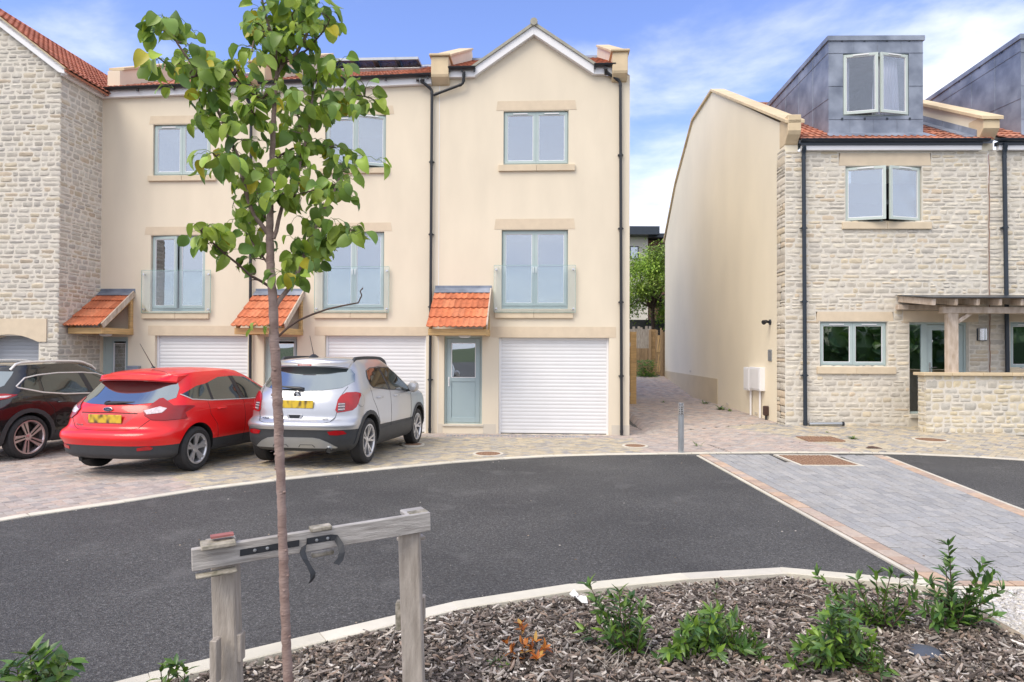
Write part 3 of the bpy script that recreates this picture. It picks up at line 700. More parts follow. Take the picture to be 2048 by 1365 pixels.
gm = MB(); n = 8; r = .06; base = ucor + .15; pts = []
for v in (vP - .02, -.02): pts += [(base + math.cos(math.pi * k / n) * r, v, zc + .10 - math.sin(math.pi * k / n) * r) for k in range(n + 1)]
gm.add(pts, [(i, i + 1, n + 2 + i, n + 1 + i) for i in range(n)] + [tuple(range(n + 1)), tuple(range(n + 1, 2 * n + 2))])
for i in range(3): v = vP + .2 + i * .5; gm.box(base - .02, v, zc - .01, base + .03, v + .03, zc + .06)
gm.build('gutter', M_['black'], GS, A, recalc=False)
# ------------------------------------------------------------------ stone house across the alley, frame B
B = Frame(1570, 15.3, 1.0)
ZB = .06
uP = B.u(1977, 500)                      # party line
DB = B.vz(1330, 600)[0]
sh = thing('stone_house', 'pale rubble-stone house with lead dormer and smooth cream side wall facing the alley', 'house', M=B.M @ Matrix.Translation((0, 0, ZB)), group='stone-fronted houses on the right')
nb = thing('stone_house', 'stone-fronted house cut off by the right edge of the photo, beyond the reddish joint line', 'house', M=B.M @ Matrix.Translation((uP, 0, ZB)), group='stone-fronted houses on the right')
ze = B.z(1780, 303)                      # fascia bottom
w2 = R4(B, 1691, 333, 1844, 444); w1 = R4(B, 1640, 644, 1775, 733); dr = R4(B, 1819, 645, 1938, 829)
nw = R4(B, 2021, 645, 2150, 738)
def bwall(par, u0, u1, ops, zt, seed):
    m = MB(); wall_sheet(m, u0, u1, ZB - .4, zt, ops, v=.0, rev=.2); m.build('wall', M_['mortar'], par, B, recalc=False)
    s = MB(); stones(s, (0, .0, 0), (1, 0, 0), (0, -1, 0), u0, u1, ZB - .1, zt, ops=ops, seed=seed); return s
lin2 = (B.u(1678), B.u(1863), w2[3] + .016, B.z(1770, 307)); lin1 = (B.u(1632), B.u(1787), w1[3] + .016, B.z(1700, 624)); lind = (B.u(1806), B.u(1956), dr[3] + .012, B.z(1870, 622))
sil2 = (B.u(1684), B.u(1862), B.z(1770, 459), w2[2] - .003); sil1 = (B.u(1633), B.u(1790), B.z(1700, 748), w1[2] - .003)
s = bwall(sh, 0, uP - .002, [w2, w1, dr, lin2, lin1, lind, (sil1[0] + .02, sil1[1] - .02, sil1[2], sil1[3]), (sil2[0] + .02, sil2[1] - .02, sil2[2], sil2[3])][:6], ze, 31)
vret = .5
stones(s, (0.0, 0, 0), (0, 1, 0), (-1, 0, 0), 0.0, vret, ZB - .1, ze + .1, seed=33, wr=(.22, .5), hr=(.10, .2))
s.build('stone_facing', M_['stone'], sh, B, smooth=28, recalc=False)
nlin = (B.u(2012), B.u(2160), nw[3] + .016, B.z(2040, 624))
s2 = bwall(nb, uP + .002, uP + 5.2, [nw, nlin], B.z(2030, 300), 35); s2.build('stone_facing', M_['stone'], nb, B, smooth=28, recalc=False)
# side wall (cream render) with its own profile
def vs(px, py): return B.vz(px, py)
prof = [vs(1597, 222), vs(1425, 178), vs(1386, 238), vs(1352, 365), vs(1329, 482)]
prof[0] = (-.20, prof[0][1])
vE = DB
sd = MB(); g0 = -.4
pts = [(vret - .02, g0), (vE, g0), (vE, prof[4][1] - .1)] + [(v, z - .08) for v, z in reversed(prof[1:4])] + [(.0, prof[0][1] - .06), (.0, ze + .05), (vret - .02, ze - .1)]
pts[2] = (vE, prof[4][1] - .08)
sd.add([(0, v, z) for v, z in pts], [tuple(range(len(pts)))])
sd.add([(.3, v, z) for v, z in pts], [tuple(range(len(pts)))])
sd.quad((0, vE, g0), (.3, vE, g0), (.3, vE, prof[4][1] - .08), (0, vE, prof[4][1] - .08))
sd.quad((0, 0, ze), (.3, 0, ze), (.3, 0, prof[0][1] - .06), (0, 0, prof[0][1] - .06))
sd.quad((0, vE, g0), (9, vE, g0), (9, vE, 6), (0, vE, 6))
sd.quad((uP, .1, g0), (uP, vE, g0), (uP, vE, 6), (uP, .1, 6))
sw = sd.build('side_wall', M_['render2'], sh, B)
pl_ = MB(); zd1 = B.vz(1330, 742)[1]; v1_ = vs(1435, 742)[0]
pl_.box(-.008, v1_, -.3, .01, vE, zd1); pl_.box(-.008, .5, -.3, .01, v1_ - .0, B.vz(1500, 832)[1]); pl_.build('plinth', M_['plinth'], sh, B)
af = MB(); fl_ = MB()
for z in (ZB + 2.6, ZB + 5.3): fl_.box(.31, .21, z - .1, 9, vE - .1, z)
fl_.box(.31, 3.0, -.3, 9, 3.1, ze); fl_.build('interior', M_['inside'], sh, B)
for px, py in ((1455, 808), (1513, 827), (1381, 743)):
    v, z = vs(px, py); ab = MB(); ab.box(-.014, v - .1, z - .03, .0, v + .1, z + .03); ab.build('air_brick', M_['plinth_a'], sh, B)
# coping along the side wall
cp = MB(); PR = [(prof[0][0] - .02, prof[0][1])] + prof[1:]
for (a, b) in zip(PR, PR[1:]):
    n = max(1, int(math.hypot(b[0] - a[0], b[1] - a[1]) / .75))
    for i in range(n):
        p = (lerp(a[0], b[0], i / n), lerp(a[1], b[1], i / n)); q = (lerp(a[0], b[0], (i + .985) / n), lerp(a[1], b[1], (i + .985) / n)); t = rnd.uniform(.93, 1.07)
        cp.hexa([(-.07, p[0], p[1] - .085), (.37, p[0], p[1] - .085), (.37, q[0], q[1] - .085), (-.07, q[0], q[1] - .085), (-.07, p[0], p[1]), (.37, p[0], p[1]), (.37, q[0], q[1]), (-.07, q[0], q[1])], (t, t, t))
cp.build('coping', M_['coping'], sh, B, bevel=.008)
def kn(par, u0, u1, zb, zt):
    k = MB(); h = zt - zb
    k.prism([(.05, zb), (-.03, zb + .02), (-.08, zb + .09), (-.18, zb + .20), (-.22, zb + .30 * h + .06), (-.22, zt - .09), (.3, zt - .09), (.3, zb)], 'x', u0, u1)
    return k.build('kneeler', M_['coping'], par, B, bevel=.012)
kn(sh, -.01, B.u(1602, 250, -.2), B.z(1585, 290, -.05), B.z(1585, 222, -.2))
# roof
pb_ = math.atan2(B.z(1535, 208, 6.0) - B.z(1780, 283, -.15), 6.15)
ze_r = ze + .22
def broof(par, u0, u1, seed, zf_):
    L = 6.1 / math.cos(pb_); S = Vector((0, -math.cos(pb_), -math.sin(pb_))); top = Vector((u0, -.15, zf_)) - S * L
    t = MB(); tiles(t, top, (1, 0, 0), S, u1 - u0, L, row=.31, wave=.15, pal=TP, seed=seed); o = t.build('roof', M_['tile'], par, B, smooth=40, recalc=False)
    k = MB(); roof_slab(k, top, (1, 0, 0), S, u1 - u0, L, .07, -.012); k.box(u0, top.y, top.z - .12, u1, vE - 2, top.z + .04); k.build('roof_deck', M_['lead'], o, B); return o
broof(sh, .3, uP + .02, 41, ze_r); broof(nb, uP + .3, uP + 5, 42, ze_r)
def beaves(par, u0, u1):
    f = MB(); f.box(u0, -.10, ze, u1, .0, ze + .11); f.build('fascia', M_['white'], par, B, bevel=.004)
    d = MB(); d.box(u0 - .03, -.13, ze + .11, u1, 0.02, ze + .19); d.build('soffit', M_['blue_black'], par, B)
    gutter(par, B, (u0 - .05, -.17, ze + .235), (u1 + .12, -.17, ze + .235), 'blue_black', hooks=False)
beaves(sh, B.u(1600, 300), B.u(1958, 300)); beaves(nb, B.u(1992, 300), uP + 4.9)
# party parapet
cpz0, cpz1 = B.z(1990, 222, -.2), 0
pp = MB(); up0, up1 = B.u(1966, 250, -.2), B.u(1999, 250, -.2); Lp = 5.9; z_b = cpz0 + math.tan(pb_ * .98) * Lp
pp.prism([(0, ze), (0, cpz0 - .09), (Lp, z_b - .09), (Lp, ze)], 'x', up0 + .01, up1 - .01); po = pp.build('parapet', M_['render2'], sh, B)
cc = MB()
for i in range(8):
    a, b = -.26 + (Lp + .26) * i / 8, -.26 + (Lp + .26) * (i + .985) / 8; za_, zb_ = cpz0 + (z_b - cpz0) * max(a, -.26) / Lp, cpz0 + (z_b - cpz0) * b / Lp; t = rnd.uniform(.95, 1.08)
    cc.hexa([(up0 - .06, a, za_ - .085), (up1 + .06, a, za_ - .085), (up1 + .06, b, zb_ - .085), (up0 - .06, b, zb_ - .085), (up0 - .06, a, za_), (up1 + .06, a, za_), (up1 + .06, b, zb_), (up0 - .06, b, zb_)], (t, t, t))
cc.build('coping', M_['coping'], po, B, bevel=.008)
kn(sh, up0, up1, B.z(1985, 283, -.05), B.z(1985, 224, -.2))
fl = MB()
for i in range(9):
    v = .0 + i * .62; z = ze_r + math.tan(pb_) * (v + .15) + .03; s_ = math.tan(pb_) * .6
    fl.hexa([(up0 - .05 - .0, v, z - .05), (up0 + .005, v, z - .05), (up0 + .005, v + .6, z + s_ - .05), (up0 - .05, v + .6, z + s_ - .05), (up0 - .012, v, z + .17), (up0 + .005, v, z + .17), (up0 + .005, v + .6, z + s_ + .17), (up0 - .012, v + .6, z + s_ + .17)])
    fl.hexa([(up0 - .26, v, z - .01), (up0 - .0, v, z + .01), (up0 - .0, v + .6, z + s_ + .01), (up0 - .26, v + .6, z + s_ - .01), (up0 - .26, v, z + .02), (up0, v, z + .03), (up0, v + .6, z + s_ + .03), (up0 - .26, v + .6, z + s_ + .02)])
fl.build('lead_flashing', M_['lead'], po, B)
# windows
window(sh, B, *w2, v=.07, opens=(17, 17), fm='frame_g', gm='glass', lintel=lin2, sill=sil2, label='window over the porch with both casements ajar')
window(sh, B, *w1, v=.07, gm='glass_r', lintel=lin1, sill=sil1, label='ground-floor window reflecting dark shrubs')
window(nb, B, *nw, v=.07, gm='glass_r', lintel=nlin, sill=(B.u(2013), B.u(2160), B.z(2040, 752), nw[2] - .003))
# dormer
def dormer(par, u0, u1, vD, z0, z1, wr, curt=True, label=None, right=True):
    zr_at = lambda v: ze_r + math.tan(pb_) * (v + .15)
    drop = .045; vb = (z1 + 0 - ze_r - math.tan(pb_) * .15) / (math.tan(pb_) + drop) + .1
    m = MB()
    wall_sheet(m, u0, u1, z0, z1, [wr], v=vD, rev=.12)
    for u in (u0, u1): m.add([(u, vD, z0 - .05), (u, vb, zr_at(vb) - .1), (u, vb, z1 - drop * (vb - vD)), (u, vD, z1)], [(0, 1, 2, 3)])
    m.quad((u0, vD, z1), (u1, vD, z1), (u1, vb, z1 - drop * (vb - vD)), (u0, vb, z1 - drop * (vb - vD)))
    o = m.build('dormer', M_['lead'], par, B, recalc=False)
    if label: o['label'] = label
    # welts, drips and clips
    w = MB(); r_ = .008
    def welt(pts, r=r_): w.tube(pts, r, 6)
    for z in (wr[3] + .02, z1 - .10, wr[2] - .08): welt([(u0, vD - .004, z), (u1, vD - .004, z)])
    zm = lerp(wr[2], wr[3], .48); welt([(u0, vD - .004, zm), (wr[0], vD - .004, zm)]); welt([(wr[1], vD - .004, zm), (u1, vD - .004, zm)])
    for k in (1, 2, 3): 
        u = lerp(u0, u1, k / 4 + .02); welt([(u, vD - .004, wr[3] + .02), (u, vD - .004, z1 - .1)], .005); welt([(u - .1, vD - .004, z0 + .02), (u - .1, vD - .004, wr[2] - .08)], .005)
    for (fz) in (.33, .80):
        a = (u0 - .003, vD, lerp(z0, z1, fz + .04)); zt2 = z1 - drop * (vb - vD); 
        vv = vb * .98 if fz > .5 else vD + (vb - vD) * .62
        w.tube([a, (u0 - .003, vv, a[2] + (-.12 if fz > .5 else .12))], r_, 6)
    for k in (1, 2, 3, 4):
        v = lerp(vD, vb, k / 5); w.tube([(u0 - .003, v, zr_at(v)), (u0 - .003, v, z1 - drop * (v - vD) - .1)], .006, 6)
    w.build('lead_welts', M_['lead'], o, B, smooth=True)
    t = MB(); 
    for (a, b, c, d) in ((u0 - .035, u1 + .035, vD - .035, vD),): t.box(a, c, z1 - .10, b, d, z1 + .02)
    t.hexa([(u0 - .035, vD, z1 - .10), (u0, vD, z1 - .10), (u0, vb, z1 - drop * (vb - vD) - .10), (u0 - .035, vb, z1 - drop * (vb - vD) - .10), (u0 - .035, vD, z1 + .02), (u0, vD, z1 + .02), (u0, vb, z1 - drop * (vb - vD) + .02), (u0 - .035, vb, z1 - drop * (vb - vD) + .02)])
    t.hexa([(u1, vD, z1 - .10), (u1 + .035, vD, z1 - .10), (u1 + .035, vb, z1 - drop * (vb - vD) - .10), (u1, vb, z1 - drop * (vb - vD) - .10), (u1, vD, z1 + .02), (u1 + .035, vD, z1 + .02), (u1 + .035, vb, z1 - drop * (vb - vD) + .02), (u1, vb, z1 - drop * (vb - vD) + .02)])
    t.hexa([(u0, vD, z1), (u1, vD, z1), (u1, vb, z1 - drop * (vb - vD)), (u0, vb, z1 - drop * (vb - vD)), (u0, vD, z1 + .019), (u1, vD, z1 + .019), (u1, vb, z1 - drop * (vb - vD) + .019), (u0, vb, z1 - drop * (vb - vD) + .019)])
    t.build('dormer_roof', M_['lead'], o, B, bevel=.004)
    ap = MB(); vv = vD - .28; ap.hexa([(u0 - .15, vv, zr_at(vv) + .03), (u1 + .15, vv, zr_at(vv) + .03), (u1 + .03, vD - .005, z0 + .01), (u0 - .03, vD - .005, z0 + .01), (u0 - .15, vv, zr_at(vv) + .045), (u1 + .15, vv, zr_at(vv) + .045), (u1 + .03, vD - .005, z0 + .05), (u0 - .03, vD - .005, z0 + .05)])
    ap.build('apron_flashing', M_['lead'], o, B)
    cl = MB()
    for k in range(4):
        u = lerp(u0, u1, (k + .6) / 4.2)
        for z in (z1 - .10, wr[2] - .08): cl.box(u - .02, vD - .02, z - .02, u + .02, vD - .006, z + .03)
    for v_ in (.6, 1.4, 2.2): cl.box(u0 - .02, vD + v_, z1 - .13 - drop * v_, u0 - .005, vD + v_ + .04, z1 - .08 - drop * v_)
    cl.build('lead_clips', M_['blue_black'], o, B)
    return o
vD = .42
du0, du1 = B.u(1657, 170, vD), B.u(1846, 170, vD); dz0, dz1 = B.z(1750, 270, vD), B.z(1750, 74, vD)
wr = (B.u(1686, 170, vD), B.u(1818, 170, vD), B.z(1750, 232, vD), B.z(1750, 108, vD))
dormer(sh, du0, du1, vD, dz0, dz1, wr, label='lead-clad dormer with white curtains')
class FrShift(Frame):
    pass
BD = Frame(1570, 15.3, 1.0); BD.o = B.o + B.V * vD
def curtains(w):
    c = MB()
    for (a, b, sag) in ((wr[0] + .10, wr[0] + .24, 0), (wr[0] + .78, wr[1] - .12, .1)):
        n = 40; P = []
        for i in range(n + 1):
            t = i / n; 
            for (z, q) in ((wr[2] + .04, 1), (lerp(wr[2], wr[3], .5), .93), (wr[3] - .04, .8 if sag else 1)):
                u = lerp(a, b, .5 + (t - .5) * q); P.append((u, .20 + .018 * math.sin(t * (b - a) * 75) + .006 * math.sin(t * 40), z))
        c.add(P, [(3*i+j, 3*i+3+j, 3*i+4+j, 3*i+1+j) for i in range(n) for j in (0, 1)])
    c.build('curtain', M_['curtain'], w, BD, smooth=True, recalc=False)
dw = window(sh, BD, *wr, v=.03, opens=(14, 14), fm='frame_g', gm='glass_c', inner=curtains, label='dormer window with both casements ajar', vents=True)
for z, px0 in ((0, 2040),):
    u0 = B.u(2042, 170, vD); dormer(nb, u0, u0 + 2.2, vD, dz0 - .02, dz1 + .03, (u0 + .33, u0 + 1.87, wr[2], wr[3]))
    window(nb, BD, u0 + .33, u0 + 1.87, wr[2], wr[3], v=.03, fm='frame_g')
# pipes
downpipe(sh, B, [(B.u(1603, 300), -.15, B.z(1603, 296)), (B.u(1604, 310), -.09, B.z(1604, 312)), (B.u(1607), -.09, ZB)], .045, 'blue_black')
downpipe(nb, B, [(B.u(2002, 300), -.15, B.z(2003, 290)), (B.u(2003, 310), -.09, B.z(2004, 310)), (B.u(2010), -.09, ZB)], .045, 'blue_black')
jt = MB(); p_ = [(uP + rnd.uniform(-.01, .01), -.028, z) for z in [ZB + i * .14 for i in range(60)] if z < ze]
jt.tube(p_, .009, 6); jt.build('mastic_joint', mat('reddish_mastic', (.26, .14, .10), .8, .1, 5), sh, B)
# front door with side light
d = dr; vv = .10; mb = MB(); ring(mb, d[0], d[1], d[2], d[3], .05, vv, vv + .08, .05)
us = B.u(1843, 700, .1); ul2 = B.u(1854, 700, .1); mb.box(us - .0, vv, d[2] + .05, ul2, vv + .08, d[3] - .05)
fd = mb.build('front_door', M_['frame'], sh, B, bevel=.004); fd['label'] = 'glazed front door with a tall side light'
g = MB(); g.box(d[0] + .05, vv + .03, d[2] + .05, us, vv + .04, d[3] - .05); g.build('side_light', M_['glass_r'], fd, B)
lf = MB(); a, b = ul2 + .01, d[1] - .06; ring(lf, a, b, d[2] + .05, d[3] - .06, .12, vv + .02, vv + .07, .16)
g0u, g1u = B.u(1858, 700, .1), B.u(1918, 700, .1); lf.box(g1u, vv + .022, d[2] + .2, b - .1, vv + .068, d[3] - .17)
for k in range(16): lf.box(g1u + .03, vv + .012, d[2] + .25 + k * .11, b - .12, vv + .024, d[2] + .25 + k * .11 + .102)
lf.build('door_leaf', M_['frame'], fd, B, bevel=.004)
g = MB(); g.box(a + .11, vv + .04, d[2] + .2, g1u, vv + .05, d[3] - .17); g.build('pane', M_['glass_r'], fd, B)
hd = MB(); hu = a + .06; hz = B.z(1856, 736); hd.tube([(hu, vv + .02, hz), (hu, vv - .04, hz), (hu + .13, vv - .045, hz + .01)], .011, 8); hd.box(hu - .02, vv + .005, hz - .12, hu + .02, vv + .022, hz + .12); hd.build('handle', M_['chrome'], fd, B)
ht = MB(); hc = (B.u(1863, 683, .1), B.z(1863, 683)); ht.prism([(hc[0] + .055 * (math.sin(t) ** 3), hc[1] + .05 * (.8 * math.cos(t) - .3 * math.cos(2 * t) - .12 * math.cos(3 * t))) for t in [2 * math.pi * i / 20 for i in range(20)]], 'y', vv + .028, vv + .039); ht.build('heart_ornament', M_['white'], fd, B)
ts = MB(); ts.box(d[0] - .02, -.10, d[2] - .08, d[1] + .02, vv + .05, d[2] - .005); ts.box(d[0] - .05, -.05, ZB - .1, d[1] + .05, .1, d[2] - .08); ts.build('threshold', M_['concrete'], fd, B)
l = MB(); l.box(lind[0], -.012, lind[2], lind[1], .12, lind[3]); l.build('lintel', M_['ashlar'], fd, B)
# wall things
vt = MB(); v, z = vs(1541, 711); vt.box(-.02, v - .11, z - .14, .0, v + .11, z + .14)
for k in range(7): vt.box(-.032, v - .10, z - .12 + k * .036, -.01, v + .10, z - .10 + k * .036)
vt.build('wall_vent', M_['alu'], sh, B)
lp = thing('wall_lamp', 'small black security spotlight high on the cream side wall', 'wall lamp', M=B.M @ Matrix.Translation((0, vs(1541, 645)[0], vs(1541, 645)[1])))
v, z = vs(1541, 645); q = MB(); q.lathe([(0, -.03), (.065, -.03), (.07, 0)], o=(0, v, z), axis='x', n=16); q.build('base', M_['black'], lp, B, smooth=40)
q = MB(); q.tube([(-.03, v, z), (-.12, v - .03, z + .02), (-.2, v - .08, z - .01)], [.025, .04, .06], 12); q.build('lamp_head', M_['black'], lp, B, smooth=40)
for (pa, pb2, lab) in ((1497, 1509, 'left white meter cupboard of the pair on the cream side wall'), (1509, 1531, 'right white meter cupboard of the pair on the cream side wall, larger door')):
    va, vb_ = vs(pa, 770)[0], vs(pb2, 770)[0]; zt, zb = B.vz((pa + pb2) / 2, 735)[1], B.vz((pa + pb2) / 2, 781)[1]
    t = thing('meter_cupboard', lab, 'meter cupboard', M=B.M @ Matrix.Translation((0, (va + vb_) / 2, zb)), group='white meter cupboards on the side wall')
    q = MB(); q.box(-.14, va - .01, zb, .0, vb_ + .01, zt); q.build('case', M_['white'], t, B, bevel=.01)
    q = MB(); q.box(-.15, va - .05, zb + .04, -.139, vb_ + .05, zt - .04); q.build('door', M_['white'], t, B, bevel=.004)
    q = MB(); vm = lerp(va, vb_, .7); q.tube([(-.05, vm, zb), (-.05, vm, zb - .75)], .028, 10); q.box(-.08, vm - .03, zb - .78, -.02, vm + .03, zb - .70); q.build('pipe', M_['white'], t, B, smooth=40)
v, z = vs(1537, 830); q = MB(); q.box(-.13, v - .05, z - .02, -.0, v + .05, z + .22); bo = q.build('meter_spout', mat('brown_plastic', (.05, .025, .02), .5, .1, 4), None, B, bevel=.02)
tag(bo, 'small dark brown service outlet box low on the side wall near the stone corner', 'outlet box')
q = MB(); q.tube([(-.06, v, z - .02), (-.06, v, z - .30)], .03, 8); q.build('pipe', M_['black'], bo, B); 
wl = thing('wall_light', 'half-round brushed steel light on the stone between front door and joint line', 'wall light', M=B.M @ Matrix.Translation((B.u(1963, 670), 0, B.z(1963, 670))))
a, b, c, e = R4(B, 1954, 658, 1971, 681); q = MB(); n = 10; P = [((a + b) / 2 + (b - a) / 2 * math.cos(math.pi * k / n), -.03 - .11 * math.sin(math.pi * k / n)) for k in range(n + 1)]
q.prism(P, 'z', c, e); q.build('shade', M_['chrome'], wl, B, smooth=40); q = MB(); q.box(a - .01, -.032, c - .01, b + .01, 0, e + .01); q.build('back_plate', M_['blue_black'], wl, B)
# pergola porch
pg = thing('porch', 'weathered oak lean-to porch frame with glass top over the front door', 'porch', M=B.M @ Matrix.Translation((B.u(1900), -1.2, ZB)))
vp = -1.03; zt = B.z(1900, 640, vp); zb_ = B.z(1900, 625, vp)
q = MB(); p0, p1 = B.u(1896, 700, vp), B.u(1918, 700, vp); 
q.box(p0, vp + .0, B.z(1900, 746, vp) - .02, p1, vp + .13, B.z(1900, 626, vp)); q.build('post', M_['oak_w'], pg, B, bevel=.012)
pa = B.u(1884, 620, vp)
q = MB(); q.box(pa, vp - .02, B.z(1900, 627, vp), pa + 4.2, vp + .12, B.z(1900, 614, vp) + .0); q.build('front_beam', M_['oak_w'], pg, B, bevel=.008)
q = MB(); q.box(B.u(1794, 600, -.1), -.16, B.z(1800, 620, -.1), B.u(1885, 600, -.1) + .6, -.035, B.z(1800, 610, -.1)); q.build('wall_plate', M_['oak_w'], pg, B, bevel=.008)
zw = B.z(1800, 596, -.05); zfr = B.z(1920, 603, vp - .25)
us_ = [B.u(1797, 600, -.05)] + [B.u(1797, 600, -.05) + .46 * k for k in range(1, 10)]
for u in us_:
    q = MB(); q.beam((u + .03, -.04, zw - .03), (u + .03, vp - .3, zfr - .02), .07, .14); q.build('rafter', M_['oak_w'], pg, B, bevel=.006)
q = MB(); q.hexa([(us_[0] - .06, -.03, zw + .055), (us_[-1], -.03, zw + .055), (us_[-1], vp - .36, zfr + .065), (us_[0] - .06, vp - .36, zfr + .065), (us_[0] - .06, -.03, zw + .07), (us_[-1], -.03, zw + .07), (us_[-1], vp - .36, zfr + .08), (us_[0] - .06, vp - .36, zfr + .08)])
q.build('roof_sheet', M_['blue_black'], pg, B)
q = MB(); q.beam((p1 - .02, vp + .08, B.z(1900, 640, vp) - .06), (p1 + .28, vp + .08, B.z(1900, 627, vp)), .08, .08, up=(0, 1, 0)); q.build('brace', M_['oak_w'], pg, B)
# dwarf wall
vw = -1.1; ua, ub = B.u(1850, 800, vw), B.u(1850, 800, vw) + 4.5; zt = B.z(1900, 750, vw); zt0 = B.z(1900, 862, vw)
gw = thing('garden_wall', 'low yellowish rubble wall with flat stone coping in front of the door', 'wall', M=B.M @ Matrix.Translation((ua, vw, zt0)))
q = MB(); q.box(ua + .02, vw + .02, zt0 - .2, ub, vw + .28, zt - .02); q.build('core', M_['mortar'], gw, B)
q = MB(); PY = [(1.04, .98, .84), (1.0, .96, .84), (1.06, 1.02, .92), (.93, .91, .86), (.84, .86, .89), (1.05, .98, .80), (.98, .95, .86), (.9, .9, .9)]
stones(q, (0, vw + .02, 0), (1, 0, 0), (0, -1, 0), ua, ub, zt0 - .05, zt - .02, seed=51, pal=PY, hr=(.09, .19), wr=(.14, .34)); stones(q, (ua + .02, 0, 0), (0, 1, 0), (-1, 0, 0), vw, vw + .3, zt0 - .05, zt - .02, seed=52, pal=PY)
q.build('stone_facing', M_['stone'], gw, B, smooth=28, recalc=False)
q = MB(); u = ua - .05
while u < ub:
    L = .62 + rnd.uniform(-.05, .1); t = rnd.uniform(.9, 1.05); q.box(u, vw - .05, zt - .02, min(u + L, ub), vw + .35, zt + .045, (t, t, t)); u += L + .006
q.build('coping', M_['coping'], gw, B, bevel=.006)
# loose pipe lying at the foot of the wall
P1 = B.W(B.u(1618, 845, -.14), -.14, .13); P2 = B.W(B.u(1686, 842, -.2), -.2, .15)
q = MB(); q.tube([P1, P2], .045, 14); o = q.build('pipe_offcut', M_['alu'], None, None, smooth=40); tag(o, 'short grey and black pipe offcut lying at the foot of the stone wall', 'pipe')
q = MB(); d_ = (P2 - P1).normalized(); q.tube([P2 - d_ * .03, P2 + d_ * .02], .05, 14); q.build('end_cap', M_['black'], o, None, smooth=40)
# ------------------------------------------------------------------ ground
KP = [on_z(px, py) for px, py in ((-160, 1072), (0, 1042), (200, 1014), (400, 982), (600, 957), (800, 937), (950, 923), (1100, 914), (1250, 910), (1390, 909), (1560, 907), (1760, 908), (1900, 913), (2048, 921), (2250, 938))]
kern = [(p.x, p.y) for p in KP]
def yk(x): 
    if x < kern[0][0]: return kern[0][1] + (x - kern[0][0]) * .6
    return pl(x, kern)
def gz(x, y):
    k = yk(x); fy = 15.3 - (x * .05 if x < 3 else 0)
    t = max(0., min(1., (y - k) / (fy - k))); t = t * t * (3 - 2 * t) * .4 + t * .6
    T = ZG if x < 3.3 else (lerp(ZG, .085, min(1, (x - 3.3) / 2.6)))
    if y <= fy: return T * t
    z = T if x < 3.3 else lerp(T, .12, min(1, (y - fy) / 4)) 
    if x > -3: z += max(0, min(y, 28.3) - 23.6) * .115
    return z
def sheet(mb, xs, ys, zf_, col=None):
    b = len(mb.v); m = len(ys)
    for x in xs:
        for y in ys: mb.v.append((x, y, zf_(x, y)))
    for i in range(len(xs) - 1):
        for j in range(m - 1): mb.face((b + i*m + j, b + (i+1)*m + j, b + (i+1)*m + j + 1, b + i*m + j + 1), col)
def asphalt():
    m = bpy.data.materials.new('asphalt'); m.use_nodes = True; nt = m.node_tree; N, L = nt.nodes, nt.links; b = N['Principled BSDF']; b.inputs['Roughness'].default_value = .75
    tc = N.new('ShaderNodeTexCoord')
    def noise(s, d=3, r=.5): n = N.new('ShaderNodeTexNoise'); n.inputs['Scale'].default_value = s; n.inputs['Detail'].default_value = d; n.inputs['Roughness'].default_value = r; L.new(tc.outputs['Object'], n.inputs['Vector']); return n
    def ramp(src, pts):
        r = N.new('ShaderNodeValToRGB'); e = r.color_ramp.elements
        while len(e) < len(pts): e.new(.5)
        for q, (p, c) in zip(e, pts): q.position = p; q.color = (*c, 1) if isinstance(c, tuple) else (c, c, c, 1)
        L.new(src, r.inputs['Fac']); return r
    def mix(a, c, f=None, mode='MULTIPLY', fac=1):
        x = N.new('ShaderNodeMix'); x.data_type = 'RGBA'; x.blend_type = mode; x.inputs['Factor'].default_value = fac
        L.new(a, x.inputs['A']); 
        if isinstance(c, tuple): x.inputs['B'].default_value = (*c, 1)
        else: L.new(c, x.inputs['B'])
        if f: L.new(f, x.inputs['Factor'])
        return x.outputs['Result']
    big = ramp(noise(.55, 6).outputs['Fac'], [(.3, (.055, .054, .054)), (.7, (.098, .096, .093))])
    v = N.new('ShaderNodeTexVoronoi'); v.inputs['Scale'].default_value = 115; L.new(tc.outputs['Object'], v.inputs['Vector'])
    sp = N.new('ShaderNodeSeparateColor'); L.new(v.outputs['Color'], sp.inputs['Color'])
    grain = ramp(sp.outputs['Red'], [(0, .45), (.55, .9), (.9, 1.3), (.975, 2.0)])
    c = mix(big.outputs['Color'], grain.outputs['Color'])
    g2 = ramp(noise(34, 3, .7).outputs['Fac'], [(.32, .62), (.68, 1.35)]); c = mix(c, g2.outputs['Color'])
    scuff = ramp(noise(1.6, 6, .65).outputs['Fac'], [(.56, 0.), (.76, .55)]); c = mix(c, (.17, .165, .16), scuff.outputs['Color'], 'MIX')
    L.new(c, b.inputs['Base Color'])
    bp = N.new('ShaderNodeBump'); bp.inputs['Strength'].default_value = .9; bp.inputs['Distance'].default_value = .008; L.new(v.outputs['Distance'], bp.inputs['Height']); L.new(bp.outputs['Normal'], b.inputs['Normal']); return m
mb = MB(); sheet(mb, [-700, -60, 60, 700], [-700, -40, 60, 900], lambda x, y: -.6); struct(mb.build('ground', mat('grass_ground', (.07, .10, .03), .95, .3, .5), recalc=False))
